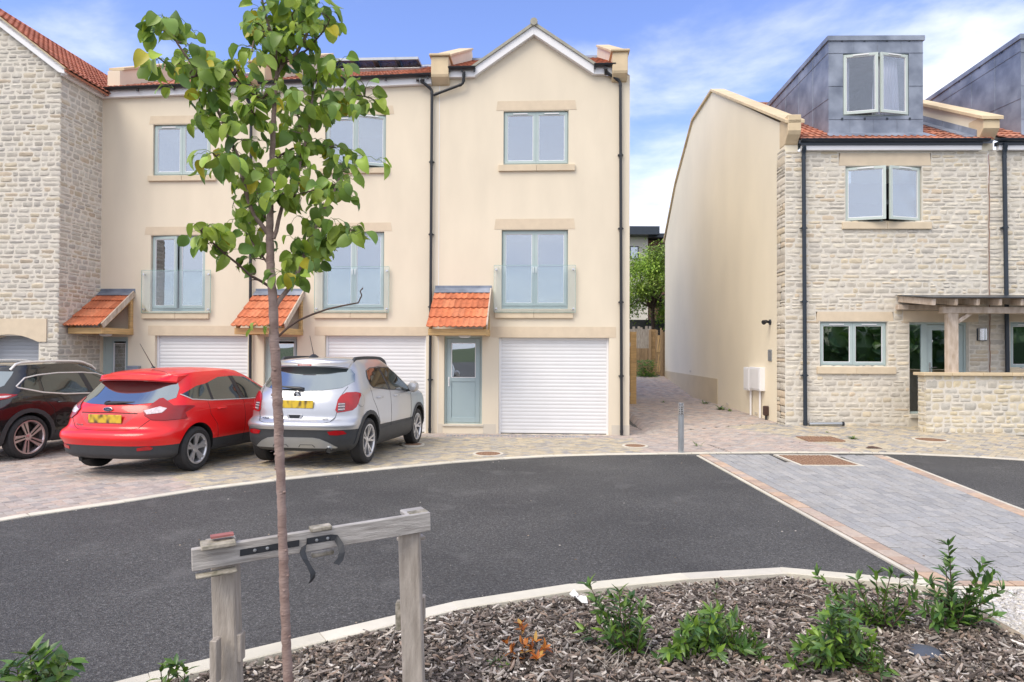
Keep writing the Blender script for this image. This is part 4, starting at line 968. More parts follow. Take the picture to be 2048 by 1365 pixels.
# road
mb = MB(); xs = [-40 + i * 1.0 for i in range(81)]
for a, b in zip(xs, xs[1:]):
    for j in range(20):
        f0, f1 = j / 20, (j + 1) / 20; mb.quad((a, lerp(-40, yk(a), f0), 0), (b, lerp(-40, yk(b), f0), 0), (b, lerp(-40, yk(b), f1), 0), (a, lerp(-40, yk(a), f1), 0))
struct(mb.build('road', asphalt(), recalc=False))
mb = MB()
xs = sorted([-40, -30, -25, -20] + [-15 + i * .5 for i in range(71)] + [25, 30, 40])
b0 = 0; ts = [i / 24 for i in range(25)]
for x in xs:
    k = yk(x)
    for t in ts: y = lerp(k, 30, t ** 1.3); mb.v.append((x, y, gz(x, y) - .034))
for i in range(len(xs) - 1):
    for j in range(24): mb.face((i*25+j, (i+1)*25+j, (i+1)*25+j+1, i*25+j+1))
struct(mb.build('paving_bed', M_['sand'], recalc=False))
# herringbone block paving as real blocks
PB_Y = [(1.0, .95, .80), (1.05, .98, .78), (.92, .90, .82), (1.1, 1.02, .82), (.78, .79, .80), (.98, .90, .74), (.86, .84, .76), (.66, .68, .72)]
PB_R = [(1.0, .88, .85), (.94, .82, .79), (.88, .82, .83), (1.04, .91, .86), (.92, .90, .92), (.82, .77, .79), (1.02, .94, .91), (.86, .8, .8)]
PB_G = [(.92, .88, .90), (.80, .78, .82), (.72, .70, .74), (1.0, .92, .92), (.86, .84, .86), (.95, .84, .84)]
def block(mb, P, col, h=.010, g=.0022):
    """P four ground corners (x,y) ccw"""
    cx = sum(p[0] for p in P) / 4; cy = sum(p[1] for p in P) / 4; out = []; 
    tx, ty, dz = rnd.gauss(0, .0022), rnd.gauss(0, .0022), rnd.gauss(0, .0010)
    for (p, zz, s) in [(p, -.012, 0) for p in P] + [(p, 0, .0) for p in P] + [(p, h * .45, 1) for p in P]:
        x, y = p; d = math.hypot(x - cx, y - cy); k = 1 - (g + s * .005) / d; x = cx + (x - cx) * k; y = cy + (y - cy) * k
        out.append((x, y, gz(x, y) + zz * 1.0 + (0 if zz < 0 else dz + (x - cx) * tx * 10 + (y - cy) * ty * 10)))
    mb.add(out, [(8, 9, 10, 11)] + [(i, (i+1) % 4, 4 + (i+1) % 4, 4 + i) for i in range(4)] + [(4 + i, 4 + (i+1) % 4, 8 + (i+1) % 4, 8 + i) for i in range(4)], col)
def herring(mb, ang, x0, x1, y0, y1, inside, pal, w=.1):
    ca, sa = math.cos(ang), math.sin(ang); cx, cy = (x0 + x1) / 2, (y0 + y1) / 2; n = int(math.hypot(x1 - x0, y1 - y0) / 2 / w) + 3
    for i in range(-n, n):
        for j in range(-n, n):
            k = (i - j) % 4
            if k == 0: r = (i, j, i + 2, j + 1)
            elif k == 3: r = (i, j, i + 1, j + 2)
            else: continue
            mx, my = (r[0] + r[2]) / 2 * w, (r[1] + r[3]) / 2 * w; x, y = cx + mx * ca - my * sa, cy + mx * sa + my * ca
            if not (x0 <= x <= x1 and y0 <= y <= y1) or not inside(x, y): continue
            P = [(cx + a * w * ca - b * w * sa, cy + a * w * sa + b * w * ca) for a, b in ((r[0], r[1]), (r[2], r[1]), (r[2], r[3]), (r[0], r[3]))]
            c = rnd.choice(pal(x, y)); j_ = rnd.uniform(.9, 1.1); block(mb, P, tuple(q * j_ for q in c))
pav = MB()
fyA = lambda x: FA.W(0, 0, 0).y - (x - FA.o.x) * math.tan(R(3))
bx = on_z(0, 1034).x; 
def pal_of(x, y):
    # reddish bays: far left, the apron along the houses, the alley; buff in front
    if y > 15.6: return PB_R if rnd.random() < .7 else PB_G
    if x > 3.2:
        lim = lerp(6.3, 5.0, (y - yk(x)) / 4.0)
        return (PB_R if rnd.random() < .75 else PB_G) if x < lim else PB_Y
    if y > fyA(x) - .75: return PB_G
    if x > 2.3 + (y - 11.4) * .1: return PB_R if rnd.random() < .6 else PB_G
    d0 = (x + 6.3) * 1.0 - (y - 9.2) * -.62
    if x < -4.35 - (y - 8.9) * .75: return PB_R if rnd.random() < .7 else PB_G
    return PB_Y
SBx = [on_z(1388, 913), on_z(1824, 1160), on_z(1770, 910), on_z(2048, 1018)]
def ins_front(x, y): return yk(x) + .14 < y < (fyA(x) + .02 if x < FA.W(uw3, 0, 0).x else (B.o.y + .05 if x > B.o.x - .05 else 29)) and not (y > 15.2 and x > B.o.x + .0 and x > 6.1 + (y - 15.3) * .0175)
def ins_alley(x, y): return x < B.o.x + (y - 15.3) * .0175 + .05 and x > FA.W(uw3, y - 15, 0).x - 1.0 and y <= 28.9
herring(pav, R(47), -11, 3.9, 5, 15.9, ins_front, pal_of)
herring(pav, R(46), 3.9, 10.5, 10.6, 15.6, ins_front, pal_of)
herring(pav, R(45), 2.6, 6.8, 15.6, 29, lambda x, y: ins_alley(x, y), pal_of, w=.104)
M_['block'] = mat('block_paving', (.445, .41, .37), .88, .13, 26, .35, 120, tint=True, detail=5, bdist=.004)
struct(pav.build('block_paving', M_['block'], recalc=False))
# ramp of large grey setts between the two asphalt areas
q0, q1, q2, q3 = [Vector((p.x, p.y, 0)) for p in SBx]
dirL = (q1 - q0); dirR = (q3 - q2); Yend = on_z(1800, 1166).y
def lineX(p, d, y): return p.x + d.x * (y - p.y) / d.y
ax = lambda y: lineX(q0, dirL, y); bxx = lambda y: lineX(q2, dirR, y)
yt = lambda x: yk(x) - .02
strip = MB(); rows = 19; gw_ = .13
def sp(s, y, z=.004): return (lerp(ax(y) + .28, bxx(y) - .28, s), y, z)
bs = MB()
for i in range(14):
    ya, yb = lerp(Yend, 11.42, i / 14), lerp(Yend, 11.42, (i + 1) / 14); bs.quad((ax(ya) + .06, ya, .004), (bxx(ya) - .06, ya, .004), (bxx(yb) - .06, yb, .004), (ax(yb) + .06, yb, .004))
struct(bs.build('crossing_bed', mat('dark_joint', (.05, .048, .045), .95, .15, 20), recalc=False))
def sett(mb, P, col, h=.022, z0=.002):
    cx = sum(p[0] for p in P) / 4; cy = sum(p[1] for p in P) / 4; dz = rnd.gauss(0, .0012); out = []
    for (zz, g) in ((z0, .005), (h - .004, .005), (h, .014)):
        for (x, y) in P:
            d = math.hypot(x - cx, y - cy); k = 1 - g * 1.4 / d; out.append((cx + (x - cx) * k, cy + (y - cy) * k, zz + dz))
    mb.add(out, [(8, 9, 10, 11)] + [(i, (i+1) % 4, 4 + (i+1) % 4, 4 + i) for i in range(4)] + [(4+i, 4 + (i+1) % 4, 8 + (i+1) % 4, 8 + i) for i in range(4)], col)
cov = [on_z(px, py) for px, py in ((1566, 913), (1690, 930))]
mhx0, mhx1, mhy0, mhy1 = on_z(1574, 922).x, on_z(1686, 922).x, on_z(1600, 934).y, on_z(1600, 913).y
PGY = [(.94, .95, .97), (1.0, 1.0, 1.0), (.9, .91, .93), (.95, .94, .93), (1.04, 1.03, 1.02), (.86, .87, .89)]
for r in range(rows):
    y = Yend; y += -rnd.uniform(0, .25) if r % 2 else -.1
    while y < 11.38:
        L = rnd.choice((.18, .24, .24, .30)) ; a, b = max(y, Yend), min(y + L, 11.42); y += L
        if b - a < .05: continue
        s0, s1 = r / rows, (r + 1) / rows; cxm, cym = sp((s0 + s1) / 2, (a + b) / 2)[:2]
        if mhx0 - .06 < cxm < mhx1 + .06 and mhy0 - .06 < cym < mhy1 + .06: continue
        c = rnd.choice(PGY); j_ = rnd.uniform(.92, 1.06)
        sett(strip, [sp(s0, a)[:2], sp(s1, a)[:2], sp(s1, b)[:2], sp(s0, b)[:2]], tuple(q * j_ for q in c))
struct(strip.build('crossing_setts', mat('grey_setts', (.345, .34, .335), .85, .13, 30, .3, 140, tint=True, detail=5, bdist=.003), recalc=False))
bd = MB(); y = Yend
PBR = [(1, 1, 1), (1.1, 1.0, .9), (.92, .9, .92), (1.05, .92, .8), (.9, .82, .78)]
while y < 11.40:
    for e, o in ((ax, .11), (bxx, -.28)):
        sett(bd, [(e(y) + o, y), (e(y) + o + .17, y), (e(y + .2) + o + .17, y + .2), (e(y + .2) + o, y + .2)], (lambda c, j: tuple(q * j for q in c))(rnd.choice(PBR), rnd.uniform(.92, 1.06)))
    y += .2
x = ax(Yend) + .1
while x < bxx(Yend): sett(bd, [(x, Yend - .1), (x + .2, Yend - .1), (x + .2, Yend), (x, Yend)], rnd.choice(PBR)); x += .2
struct(bd.build('crossing_border', mat('buff_blocks', (.46, .375, .31), .85, .12, 20, .3, 120, tint=True), recalc=False))
# kerbs
def kerb_run(mb, P, w, z0, h, L=.915, side=1, bev=.012):
    """P polyline (x,y) of the road edge; the kerb lies on its left (side=1)"""
    pts = [Vector((p[0], p[1], 0)) for p in P]; acc = [0]
    for a, b in zip(pts, pts[1:]): acc.append(acc[-1] + (b - a).length)
    def at(s):
        s = max(0, min(acc[-1], s))
        for i in range(len(pts) - 1):
            if s <= acc[i + 1] or i == len(pts) - 2: return pts[i].lerp(pts[i + 1], (s - acc[i]) / (acc[i + 1] - acc[i]))
    s = 0
    while s < acc[-1] - .02:
        e = min(s + L, acc[-1]); a, b = at(s), at(e - .006); d = (b - a).normalized(); n = Vector((-d.y, d.x, 0)) * side; t = rnd.uniform(.9, 1.08); c = (t, t, t * rnd.uniform(.96, 1.0))
        za, zb = z0(a.x, a.y), z0(b.x, b.y)
        hh = h; h = hh + rnd.uniform(-.0018, .0018); prof = [(0, -.15), (0, h - bev), (bev, h), (w - .006, h), (w, h - .006), (w, -.15)]; h = hh
        P0 = [a + n * p + Vector((0, 0, za + q)) for p, q in prof]; P1 = [b + n * p + Vector((0, 0, zb + q)) for p, q in prof]; m = len(prof)
        mb.add(P0 + P1, [(i, i + 1, m + i + 1, m + i) for i in range(m - 1)] + [tuple(range(m)), tuple(range(m, 2 * m))], c)
        s = e
kb = MB(); kerb_run(kb, kern, .14, lambda x, y: 0.0, .014, bev=.004)
struct(kb.build('flush_kerb', M_['concrete']))
KN = [on_z(px, py, .10) for px, py in ((-160, 1460), (30, 1405), (210, 1362), (400, 1320), (560, 1283), (700, 1247), (840, 1214), (965, 1190), (1093, 1171), (1328, 1146), (1560, 1133))]
KNp = [(p.x, p.y) for p in KN]
kn_ = MB(); kerb_run(kn_, KNp, .15, lambda x, y: 0.0, .10, side=-1, bev=.02)
KR = [(p.x, p.y) for p in (on_z(1560, 1133, .10), on_z(1700, 1147, .10), on_z(1860, 1170, .06))]
kerb_run(kn_, KR, .15, lambda x, y: 0.0, .10, side=-1, bev=.02)
struct(kn_.build('raised_kerb', M_['concrete']))
sl_ = MB(); kerb_run(sl_, [(ax(y) + .05, y) for y in (11.36, 9, 7.5, Yend)], .05, lambda x, y: 0, .016, bev=.003); kerb_run(sl_, [(bxx(y) - .10, y) for y in (11.36, 9, 7.5, Yend)], .05, lambda x, y: 0, .016, bev=.003)
kerb_run(sl_, [(ax(Yend) + .1, Yend - .1), (bxx(Yend) + 1.5, Yend - .16)], .2, lambda x, y: 0, .014, side=-1, bev=.004)
struct(sl_.build('edging', M_['concrete']))
# iron covers
def cover_round(px, py, r, label, z=None):
    p = on_z(px, py, z if z is not None else 0); zz = gz(p.x, p.y); p = on_z(px, py, zz)
    q = MB(); q.lathe([(0, .013), (r, .013), (r, .0)], o=(p.x, p.y, zz), n=28); t = q.build('manhole_cover', M_['rust'], None, smooth=40); tag(t, label, 'manhole cover', 'iron covers in the paving')
    q = MB(); q.lathe([(r, .015), (r + .05, .015), (r + .05, -.01)], o=(p.x, p.y, zz), n=28); q.build('frame', M_['concrete'], t, smooth=40)
    q = MB()
    for i in range(-4, 5):
        for j in range(-4, 5):
            if math.hypot(i, j) < 4.4: x, y = p.x + i * r / 5, p.y + j * r / 5; q.box(x - r * .06, y - r * .06, zz + .012, x + r * .06, y + r * .06, zz + .018)
    q.build('studs', M_['rust'], t)
cover_round(976, 909, .22, 'round rusty cover in buff paving before the end house garage door')
cover_round(1270, 893, .20, 'round rusty cover near the foot of the end house, left of the bollard')
cover_round(1861, 881, .27, 'round rusty cover in front of the low garden wall')
cover_round(826, 890, .18, 'faint round cover beside the front wheel of the silver car')
def cover_rect(x0, x1, y0, y1, zf_, label, rim=None):
    z = zf_(x0, y0); q = MB(); q.box(x0, y0, z - .02, x1, y1, z + .014); 
    nx, ny = max(2, int((x1 - x0) / .075)), max(2, int((y1 - y0) / .075))
    for i in range(nx):
        for j in range(ny):
            cx, cy = lerp(x0, x1, (i + .5) / nx), lerp(y0, y1, (j + .5) / ny)
            if (i + j) % 2: q.box(cx - .028, cy - .01, z + .013, cx + .028, cy + .01, z + .020)
            else: q.box(cx - .01, cy - .028, z + .013, cx + .01, cy + .028, z + .020)
    t = q.build('drain_cover', M_['rust'], None); tag(t, label, 'drain cover', 'iron covers in the paving')
    if rim:
        q = MB(); w = .05
        for (a, b, c, d) in ((x0 - w, x1 + w, y0 - w, y0 - .003), (x0 - w, x1 + w, y1 + .003, y1 + w), (x0 - w, x0 - .003, y0, y1), (x1 + .003, x1 + w, y0, y1)): q.box(a, c, z - .02, b, d, z + .022)
        q.build('frame', M_['concrete'], t)
pa = on_z(1640, 881, .02)
cover_rect(pa.x - .36, pa.x + .36, pa.y - .3, pa.y + .3, lambda x, y: max(gz(x + a_, y + b_) for a_ in (0, .7) for b_ in (0, .6)) + .0, 'bright orange rusty rectangular cover on the paving before the stone house')
cover_rect(mhx0 + .02, mhx1 - .02, mhy0 + .02, mhy1 - .02, lambda x, y: .006, 'large brown rectangular cover set at the top end of the grey crossing', rim=True)
# drain channel along the garage fronts
q = MB(); a, b = FA.W(A.u(900), -.42, 0), FA.W(A.u(1180), -.42, 0)
for i in range(40):
    p = a.lerp(b, i / 40); z = gz(p.x, p.y); q.box(p.x, p.y - .05, z, p.x + .045, p.y + .05, z + .012)
tag(q.build('drain_channel', M_['lead'], None), 'narrow slotted drain channel in the paving before the garage door', 'drain')

# ------------------------------------------------------------------ sky, sun, camera
w = bpy.data.worlds.new('World'); SC.world = w; w.use_nodes = True; N, L = w.node_tree.nodes, w.node_tree.links
bg = N['Background']; sky = N.new('ShaderNodeTexSky'); sky.sky_type = 'NISHITA'; sky.sun_disc = False
SUN_EL, SUN_AZ = 52, 224       # azimuth clockwise from +Y (north)
sky.sun_elevation = R(SUN_EL); sky.sun_rotation = R(SUN_AZ); sky.air_density = 1.0; sky.dust_density = .6; sky.ozone_density = 2.5
hs = N.new('ShaderNodeMix'); hs.data_type = 'RGBA'; hs.blend_type = 'MULTIPLY'; hs.inputs['Factor'].default_value = 1; hs.inputs['B'].default_value = (.95, .90, 1.15, 1); L.new(sky.outputs['Color'], hs.inputs['A'])
tc = N.new('ShaderNodeTexCoord'); sx = N.new('ShaderNodeSeparateXYZ'); L.new(tc.outputs['Generated'], sx.inputs[0])
def mth(op, a, b=None, c=None):
    n = N.new('ShaderNodeMath'); n.operation = op
    for i, v in enumerate((a, b, c)):
        if v is None: continue
        if isinstance(v, (int, float)): n.inputs[i].default_value = v
        else: L.new(v, n.inputs[i])
    return n.outputs[0]
dz = mth('ADD', mth('MAXIMUM', sx.outputs['Z'], 0.0), .16)
cx_, cy_ = mth('DIVIDE', sx.outputs['X'], dz), mth('DIVIDE', sx.outputs['Y'], dz)
cv = N.new('ShaderNodeCombineXYZ'); L.new(cx_, cv.inputs[0]); L.new(cy_, cv.inputs[1]); cv.inputs[2].default_value = 3.7
n1 = N.new('ShaderNodeTexNoise'); n1.inputs['Scale'].default_value = .95; n1.inputs['Detail'].default_value = 8; n1.inputs['Roughness'].default_value = .56; n1.inputs['Distortion'].default_value = .35; L.new(cv.outputs[0], n1.inputs['Vector'])
# more cloud low over the roofs and to the right, clear blue upper left
bias0 = mth('ADD', mth('MULTIPLY', sx.outputs['X'], .16), mth('MULTIPLY', mth('MAXIMUM', mth('SUBTRACT', .38, sx.outputs['Z']), -.14), .80))
bias = mth('ADD', bias0, mth('MULTIPLY', mth('MAXIMUM', mth('SUBTRACT', .42, sx.outputs['Y']), 0.0), .62))   # unseen cloud added over and behind the camera, whitening the light and reflections
cl = N.new('ShaderNodeMapRange'); cl.interpolation_type = 'SMOOTHSTEP'; cl.inputs['From Min'].default_value = .50; cl.inputs['From Max'].default_value = .72
L.new(mth('ADD', n1.outputs['Fac'], bias), cl.inputs['Value'])
n2 = N.new('ShaderNodeTexNoise'); n2.inputs['Scale'].default_value = 2.2; n2.inputs['Detail'].default_value = 5; L.new(cv.outputs[0], n2.inputs['Vector'])
cc_ = N.new('ShaderNodeMix'); cc_.data_type = 'RGBA'; L.new(n2.outputs['Fac'], cc_.inputs['Factor']); cc_.inputs['A'].default_value = (4.2, 4.5, 5.4, 1); cc_.inputs['B'].default_value = (6.2, 6.2, 6.4, 1)
mx = N.new('ShaderNodeMix'); mx.data_type = 'RGBA'; L.new(mth('MULTIPLY', cl.outputs[0], .92), mx.inputs['Factor']); L.new(hs.outputs['Result'], mx.inputs['A']); L.new(cc_.outputs['Result'], mx.inputs['B'])
L.new(mx.outputs['Result'], bg.inputs['Color']); bg.inputs['Strength'].default_value = .14
sl = bpy.data.lights.new('sun', 'SUN'); sl.energy = 1.7; sl.angle = R(34); sl.color = (1, .90, .75); so = bpy.data.objects.new('sun', sl); COL.objects.link(so)
sd_ = Vector((math.sin(R(SUN_AZ)) * math.cos(R(SUN_EL)), math.cos(R(SUN_AZ)) * math.cos(R(SUN_EL)), math.sin(R(SUN_EL)))); so.rotation_euler = sd_.to_track_quat('Z', 'Y').to_euler()
cam = bpy.data.cameras.new('camera'); co = bpy.data.objects.new('camera', cam); COL.objects.link(co); SC.camera = co
cam.sensor_width = 36; cam.lens = F_PX / 2048 * 36; cam.clip_end = 3000; cam.clip_start = .05
X_ = (_rt + _up * ROLL).normalized(); Y_ = (_up - _rt * ROLL).normalized(); Z_ = X_.cross(Y_)
co.matrix_world = Matrix(((X_.x, Y_.x, Z_.x, CAM.x), (X_.y, Y_.y, Z_.y, CAM.y), (X_.z, Y_.z, Z_.z, CAM.z), (0, 0, 0, 1)))
SC.view_settings.view_transform = 'Standard'; SC.view_settings.look = 'None'; SC.view_settings.gamma = 1; SC.view_settings.exposure = .85
SC.render.engine = 'CYCLES'; SC.cycles.transparent_max_bounces = 24; SC.cycles.max_bounces = 8
# ------------------------------------------------------------------ cars (x forward from the rear bumper, y left, z up)
def paint(name, col, metal=0.0, rough=.35, coat=1.0):
    return mat(name, col, rough, .04, 1.2, metal=metal, coat=coat, spec=.5)
def cg(r0=.34, r1=.6):
    m = mat('car_glass', (.018, .024, .024), .04, .25, 2.0, spec=.5); nt = m.node_tree; N, L = nt.nodes, nt.links; b = N['Principled BSDF']
    g = N.new('ShaderNodeBsdfGlossy'); g.inputs['Roughness'].default_value = .015; g.inputs['Color'].default_value = (.86, .95, .96, 1)
    lw = N.new('ShaderNodeLayerWeight'); lw.inputs['Blend'].default_value = .2; mr = N.new('ShaderNodeMapRange'); mr.inputs['To Min'].default_value = r0; mr.inputs['To Max'].default_value = r1
    L.new(lw.outputs['Fresnel'], mr.inputs['Value']); ms = N.new('ShaderNodeMixShader'); L.new(mr.outputs[0], ms.inputs['Fac']); L.new(b.outputs[0], ms.inputs[1]); L.new(g.outputs[0], ms.inputs[2]); L.new(ms.outputs[0], N['Material Output'].inputs['Surface']); return m
M_['carglass'] = cg(); M_['carglass_s'] = cg(.07, .30)
M_['chrome_w'] = mat('bright_trim', (.75, .74, .72), .3, .03, 6, metal=.3)
M_['tyre'] = mat('tyre_rubber', (.022, .022, .024), .75, .2, 20, .3, 60)
M_['plastic'] = mat('grey_car_plastic', (.035, .038, .043), .55, .1, 12, .15, 200)
M_['dark'] = mat('dark_underbody', (.012, .012, .012), .8, .1, 5)
M_['redlens'] = mat('red_lens', (.36, .002, .006), .2, .15, 9, coat=.4)
M_['redlens_d'] = mat('dark_red_lens', (.30, .002, .005), .25, .12, 6, coat=.3)
M_['clearlens'] = mat('clear_lens', (.62, .52, .54), .12, .25, 30, coat=1)
M_['smokelens'] = mat('smoky_lens', (.10, .08, .09), .12, .4, 40, coat=1)
M_['alloy'] = mat('alloy_silver', (.62, .62, .64), .32, .04, 6, metal=.7)
M_['alloy_d'] = mat('alloy_dark', (.03, .03, .03), .4, .04, 6, metal=.5)
M_['alloy_m'] = mat('machined_alloy', (.62, .52, .53), .3, .04, 6, metal=.8)
M_['seat'] = mat('seat_fabric', (.30, .31, .31), .9, .1, 8)
def plate_mat():
    m = mat('yellow_number_plate', (.62, .43, .03), .45, .1, 3); nt = m.node_tree; N, L = nt.nodes, nt.links; b = N['Principled BSDF']
    old = b.inputs['Base Color'].links[0].from_socket
    tc = N.new('ShaderNodeTexCoord'); mp = N.new('ShaderNodeMapping'); mp.inputs['Scale'].default_value = (1, 11, 7); L.new(tc.outputs['Object'], mp.inputs['Vector'])
    n = N.new('ShaderNodeTexNoise'); n.inputs['Scale'].default_value = 1; n.inputs['Detail'].default_value = 1; L.new(mp.outputs[0], n.inputs['Vector'])
    r = N.new('ShaderNodeMapRange'); r.interpolation_type = 'SMOOTHSTEP'; r.inputs['From Min'].default_value = .42; r.inputs['From Max'].default_value = .72; L.new(n.outputs['Fac'], r.inputs['Value'])
    x = N.new('ShaderNodeMix'); x.data_type = 'RGBA'; L.new(r.outputs[0], x.inputs['Factor']); L.new(old, x.inputs['A']); x.inputs['B'].default_value = (.10, .07, .03, 1); L.new(x.outputs['Result'], b.inputs['Base Color']); return m
M_['plate'] = plate_mat()
def interp_table(tab, z):
    ks = [t[0] for t in tab]
    if z <= ks[0]: return tab[0][1:]
    for a, b in zip(tab, tab[1:]):
        if z <= b[0]:
            t = (z - a[0]) / max(1e-6, b[0] - a[0]); return tuple(lerp(p, q, t) for p, q in zip(a[1:], b[1:]))
    return tab[-1][1:]
class Car:
    def __init__(c, name, label, M, tab, rd, roofz, crown, body, low_z, well, Lr=.55, Lf=.6, nl=46, group=None, arch=None):
        c.t = thing(name, label, 'car', M=M, group=group); c.M = M
        z0, z1 = tab[0][0], tab[-1][0]; c.tab = tab; c.rd = rd; zs = []
        extra = sorted({t[0] for t in tab} | {low_z})
        N = nl; zs = [z0 + (z1 - z0) * i / N for i in range(N + 1)]
        zs = sorted(set([round(z, 4) for z in zs] + [round(low_z, 4)]))
        def smooth(z):
            w = .020; acc = [0] * 5; 
            for k in (-2, -1, 0, 1, 2):
                v = interp_table(tab, z + k * w / 2)
                for i in range(5): acc[i] += v[i] / 5
            return acc
        nq, ns, nf = 14, 26, 10
        rows = []
        for z in zs:
            xr, xf, w, tr, p = smooth(z); Lr_ = Lr * tr; Lf_ = min(Lf, (xf - xr) * .35); half = []
            for i in range(nq + 1):
                ps = math.pi / 2 * i / nq; y = w * math.sin(ps) ** (2 / p); d = Lr_ * (1 - math.cos(ps) ** (2 / p) if i < nq else 1); half.append((xr + d, y))
            a, b = xr + Lr_, xf - Lf_
            for i in range(1, ns): half.append((a + (b - a) * i / ns, w))
            for i in range(nf + 1):
                ps = math.pi / 2 * (1 - i / nf); y = w * math.sin(ps) ** (2 / 2.6) if i < nf else 0; d = Lf_ * (1 - (math.cos(ps) ** (2 / 2.6) if i > 0 else 0)); half.append((xf - d, y))
            xm = (tab[0][1] + tab[0][2]) / 2 + .1; hl = 2.1
            H = []
            for (x, y) in half:
                q = abs((x - xm) / hl); f = 1 - .045 * q ** 2.2; s = max(0, min(1, (z - .95) / (z1 - .95)))
                H.append((x, y * f * (1 - (.10 * s * max(0, (x - 1.9) / 1.6) if x > 1.9 else 0)), z + s * rd(x)))
            rows.append([(x, -y, zz) for x, y, zz in H] + [(x, y, zz) for x, y, zz in reversed(H[1:-1])])
        m = len(rows[0]); n = len(rows); v = [p for r in rows for p in r]; f = []; mi = []
        for i in range(n - 1):
            for k in range(m): f.append((i*m+k, i*m+(k+1) % m, (i+1)*m+(k+1) % m, (i+1)*m+k)); mi.append(1 if zs[i + 1] <= low_z + .001 else 0)
        # roof cap: strips across between mirrored points
        hn = len(H); top = (n - 1) * m; K = 10; cap = {}
        for i in range(1, hn - 1):
            R_ = v[top + i]; L_ = v[top + m - i]; row = [top + i]
            for k in range(1, K):
                t = k / K; y = lerp(R_[1], L_[1], t); zz = R_[2] + crown * (1 - (2 * t - 1) ** 2) ** .8 * min(1, abs(R_[1]) / .5); v.append((R_[0], y, zz)); row.append(len(v) - 1)
            row.append(top + m - i); cap[i] = row
        for i in range(1, hn - 2):
            for k in range(K): f.append((cap[i][k], cap[i][k+1], cap[i+1][k+1], cap[i+1][k])); mi.append(0)
        f.append(tuple([top] + cap[1])); mi.append(0); f.append(tuple([top + hn - 1] + cap[hn - 2][::-1])); mi.append(0)
        f.append(tuple(range(m))[::-1]); mi.append(1)
        me = bpy.data.meshes.new('shell'); me.from_pydata(v, [], f)
        bm = bmesh.new(); bm.from_mesh(me); bmesh.ops.recalc_face_normals(bm, faces=bm.faces); bm.to_mesh(me); bm.free()
        me.polygons.foreach_set('material_index', mi); me.materials.append(body); me.materials.append(M_['plastic']); me.materials.append(M_['dark'])
        c.bvh = BVHTree.FromPolygons([Vector(p) for p in v], [tuple(q.vertices) for q in me.polygons])
        ob = bpy.data.objects.new('body', me); COL.objects.link(ob)
        cut = bpy.data.meshes.new('cut'); mb = MB()
        for (x, z, r) in well:
            for s in (-1, 1): mb.lathe([(0, s * .62), (r, s * .62), (r, s * 1.3), (0, s * 1.3)], o=(x, 0, z), axis='y', n=40)
        cut.from_pydata(mb.v, [], mb.f); bm = bmesh.new(); bm.from_mesh(cut); bmesh.ops.remove_doubles(bm, verts=bm.verts, dist=1e-5); bmesh.ops.recalc_face_normals(bm, faces=bm.faces); bm.to_mesh(cut); bm.free()
        cut.materials.append(M_['dark']); co_ = bpy.data.objects.new('cut', cut); COL.objects.link(co_)
        md = ob.modifiers.new('b', 'BOOLEAN'); md.object = co_; md.operation = 'DIFFERENCE'; md.solver = 'EXACT'; md.material_mode = 'TRANSFER'
        dg = bpy.context.evaluated_depsgraph_get(); dg.update(); res = bpy.data.meshes.new_from_object(ob.evaluated_get(dg))
        bpy.data.objects.remove(ob); bpy.data.objects.remove(co_)
        at = res.attributes.new('tint', 'FLOAT_COLOR', 'FACE') if 'tint' not in res.attributes else None
        res.polygons.foreach_set('use_smooth', [True] * len(res.polygons)); res.set_sharp_from_angle(angle=R(38))
        o = bpy.data.objects.new('body', res); o.data.name = 'body'; COL.objects.link(o); o.parent = c.t; WM[o.name] = WM[c.t.name]; c.body = o
    def proj(c, p, d, far=5):
        h = c.bvh.ray_cast(Vector(p) - Vector(d) * far, Vector(d)); return (h[0], h[1]) if h[0] is not None else None
    def patch(c, name, poly, d, m, off=.006, parent=None, step=.05, mirror=False, raw=False, thick=.012, M_name=None):
        """poly: rough 3D points; projected along d onto the shell. A thin curved plate with an edge skirt"""
        out = None
        for sgn in ((1, -1) if mirror else (1,)):
            P3 = [Vector((p[0], p[1] * sgn, p[2])) for p in poly]; D = Vector((d[0], d[1] * sgn, d[2])).normalized()
            up = Vector((0, 0, 1)); e = D.cross(up).normalized() if abs(D.z) < .9 else Vector((0, 1, 0)); g = e.cross(D).normalized()
            o0 = P3[0]; P2 = [((p - o0).dot(e), (p - o0).dot(g)) for p in P3]; B2 = []
            for a, b in zip(P2, P2[1:] + P2[:1]):
                L = math.hypot(b[0]-a[0], b[1]-a[1]); k = max(1, int(L / step)); B2 += [(lerp(a[0], b[0], i / k), lerp(a[1], b[1], i / k)) for i in range(k)]
            nb_ = len(B2); V2 = [Vector(q) for q in B2]
            x0, x1 = min(q[0] for q in B2), max(q[0] for q in B2); y0, y1 = min(q[1] for q in B2), max(q[1] for q in B2)
            def inside(x, y):
                r = False
                for (ax_, ay), (bx_, by) in zip(B2, B2[1:] + B2[:1]):
                    if (ay > y) != (by > y) and x < (bx_ - ax_) * (y - ay) / (by - ay) + ax_: r = not r
                return r
            nx, ny = int((x1 - x0) / step) + 1, int((y1 - y0) / step) + 1
            for i in range(1, nx):
                for j in range(1, ny):
                    x, y = x0 + (x1 - x0) * i / nx, y0 + (y1 - y0) * j / ny
                    if inside(x, y) and min(math.hypot(x - q[0], y - q[1]) for q in B2) > step * .4: V2.append(Vector((x, y)))
            r = delaunay_2d_cdt(V2, [(i, (i + 1) % nb_) for i in range(nb_)], [list(range(nb_))], 1, 1e-6)
            vo, fo = r[0], r[2]; pts, inn = [], []; last = None
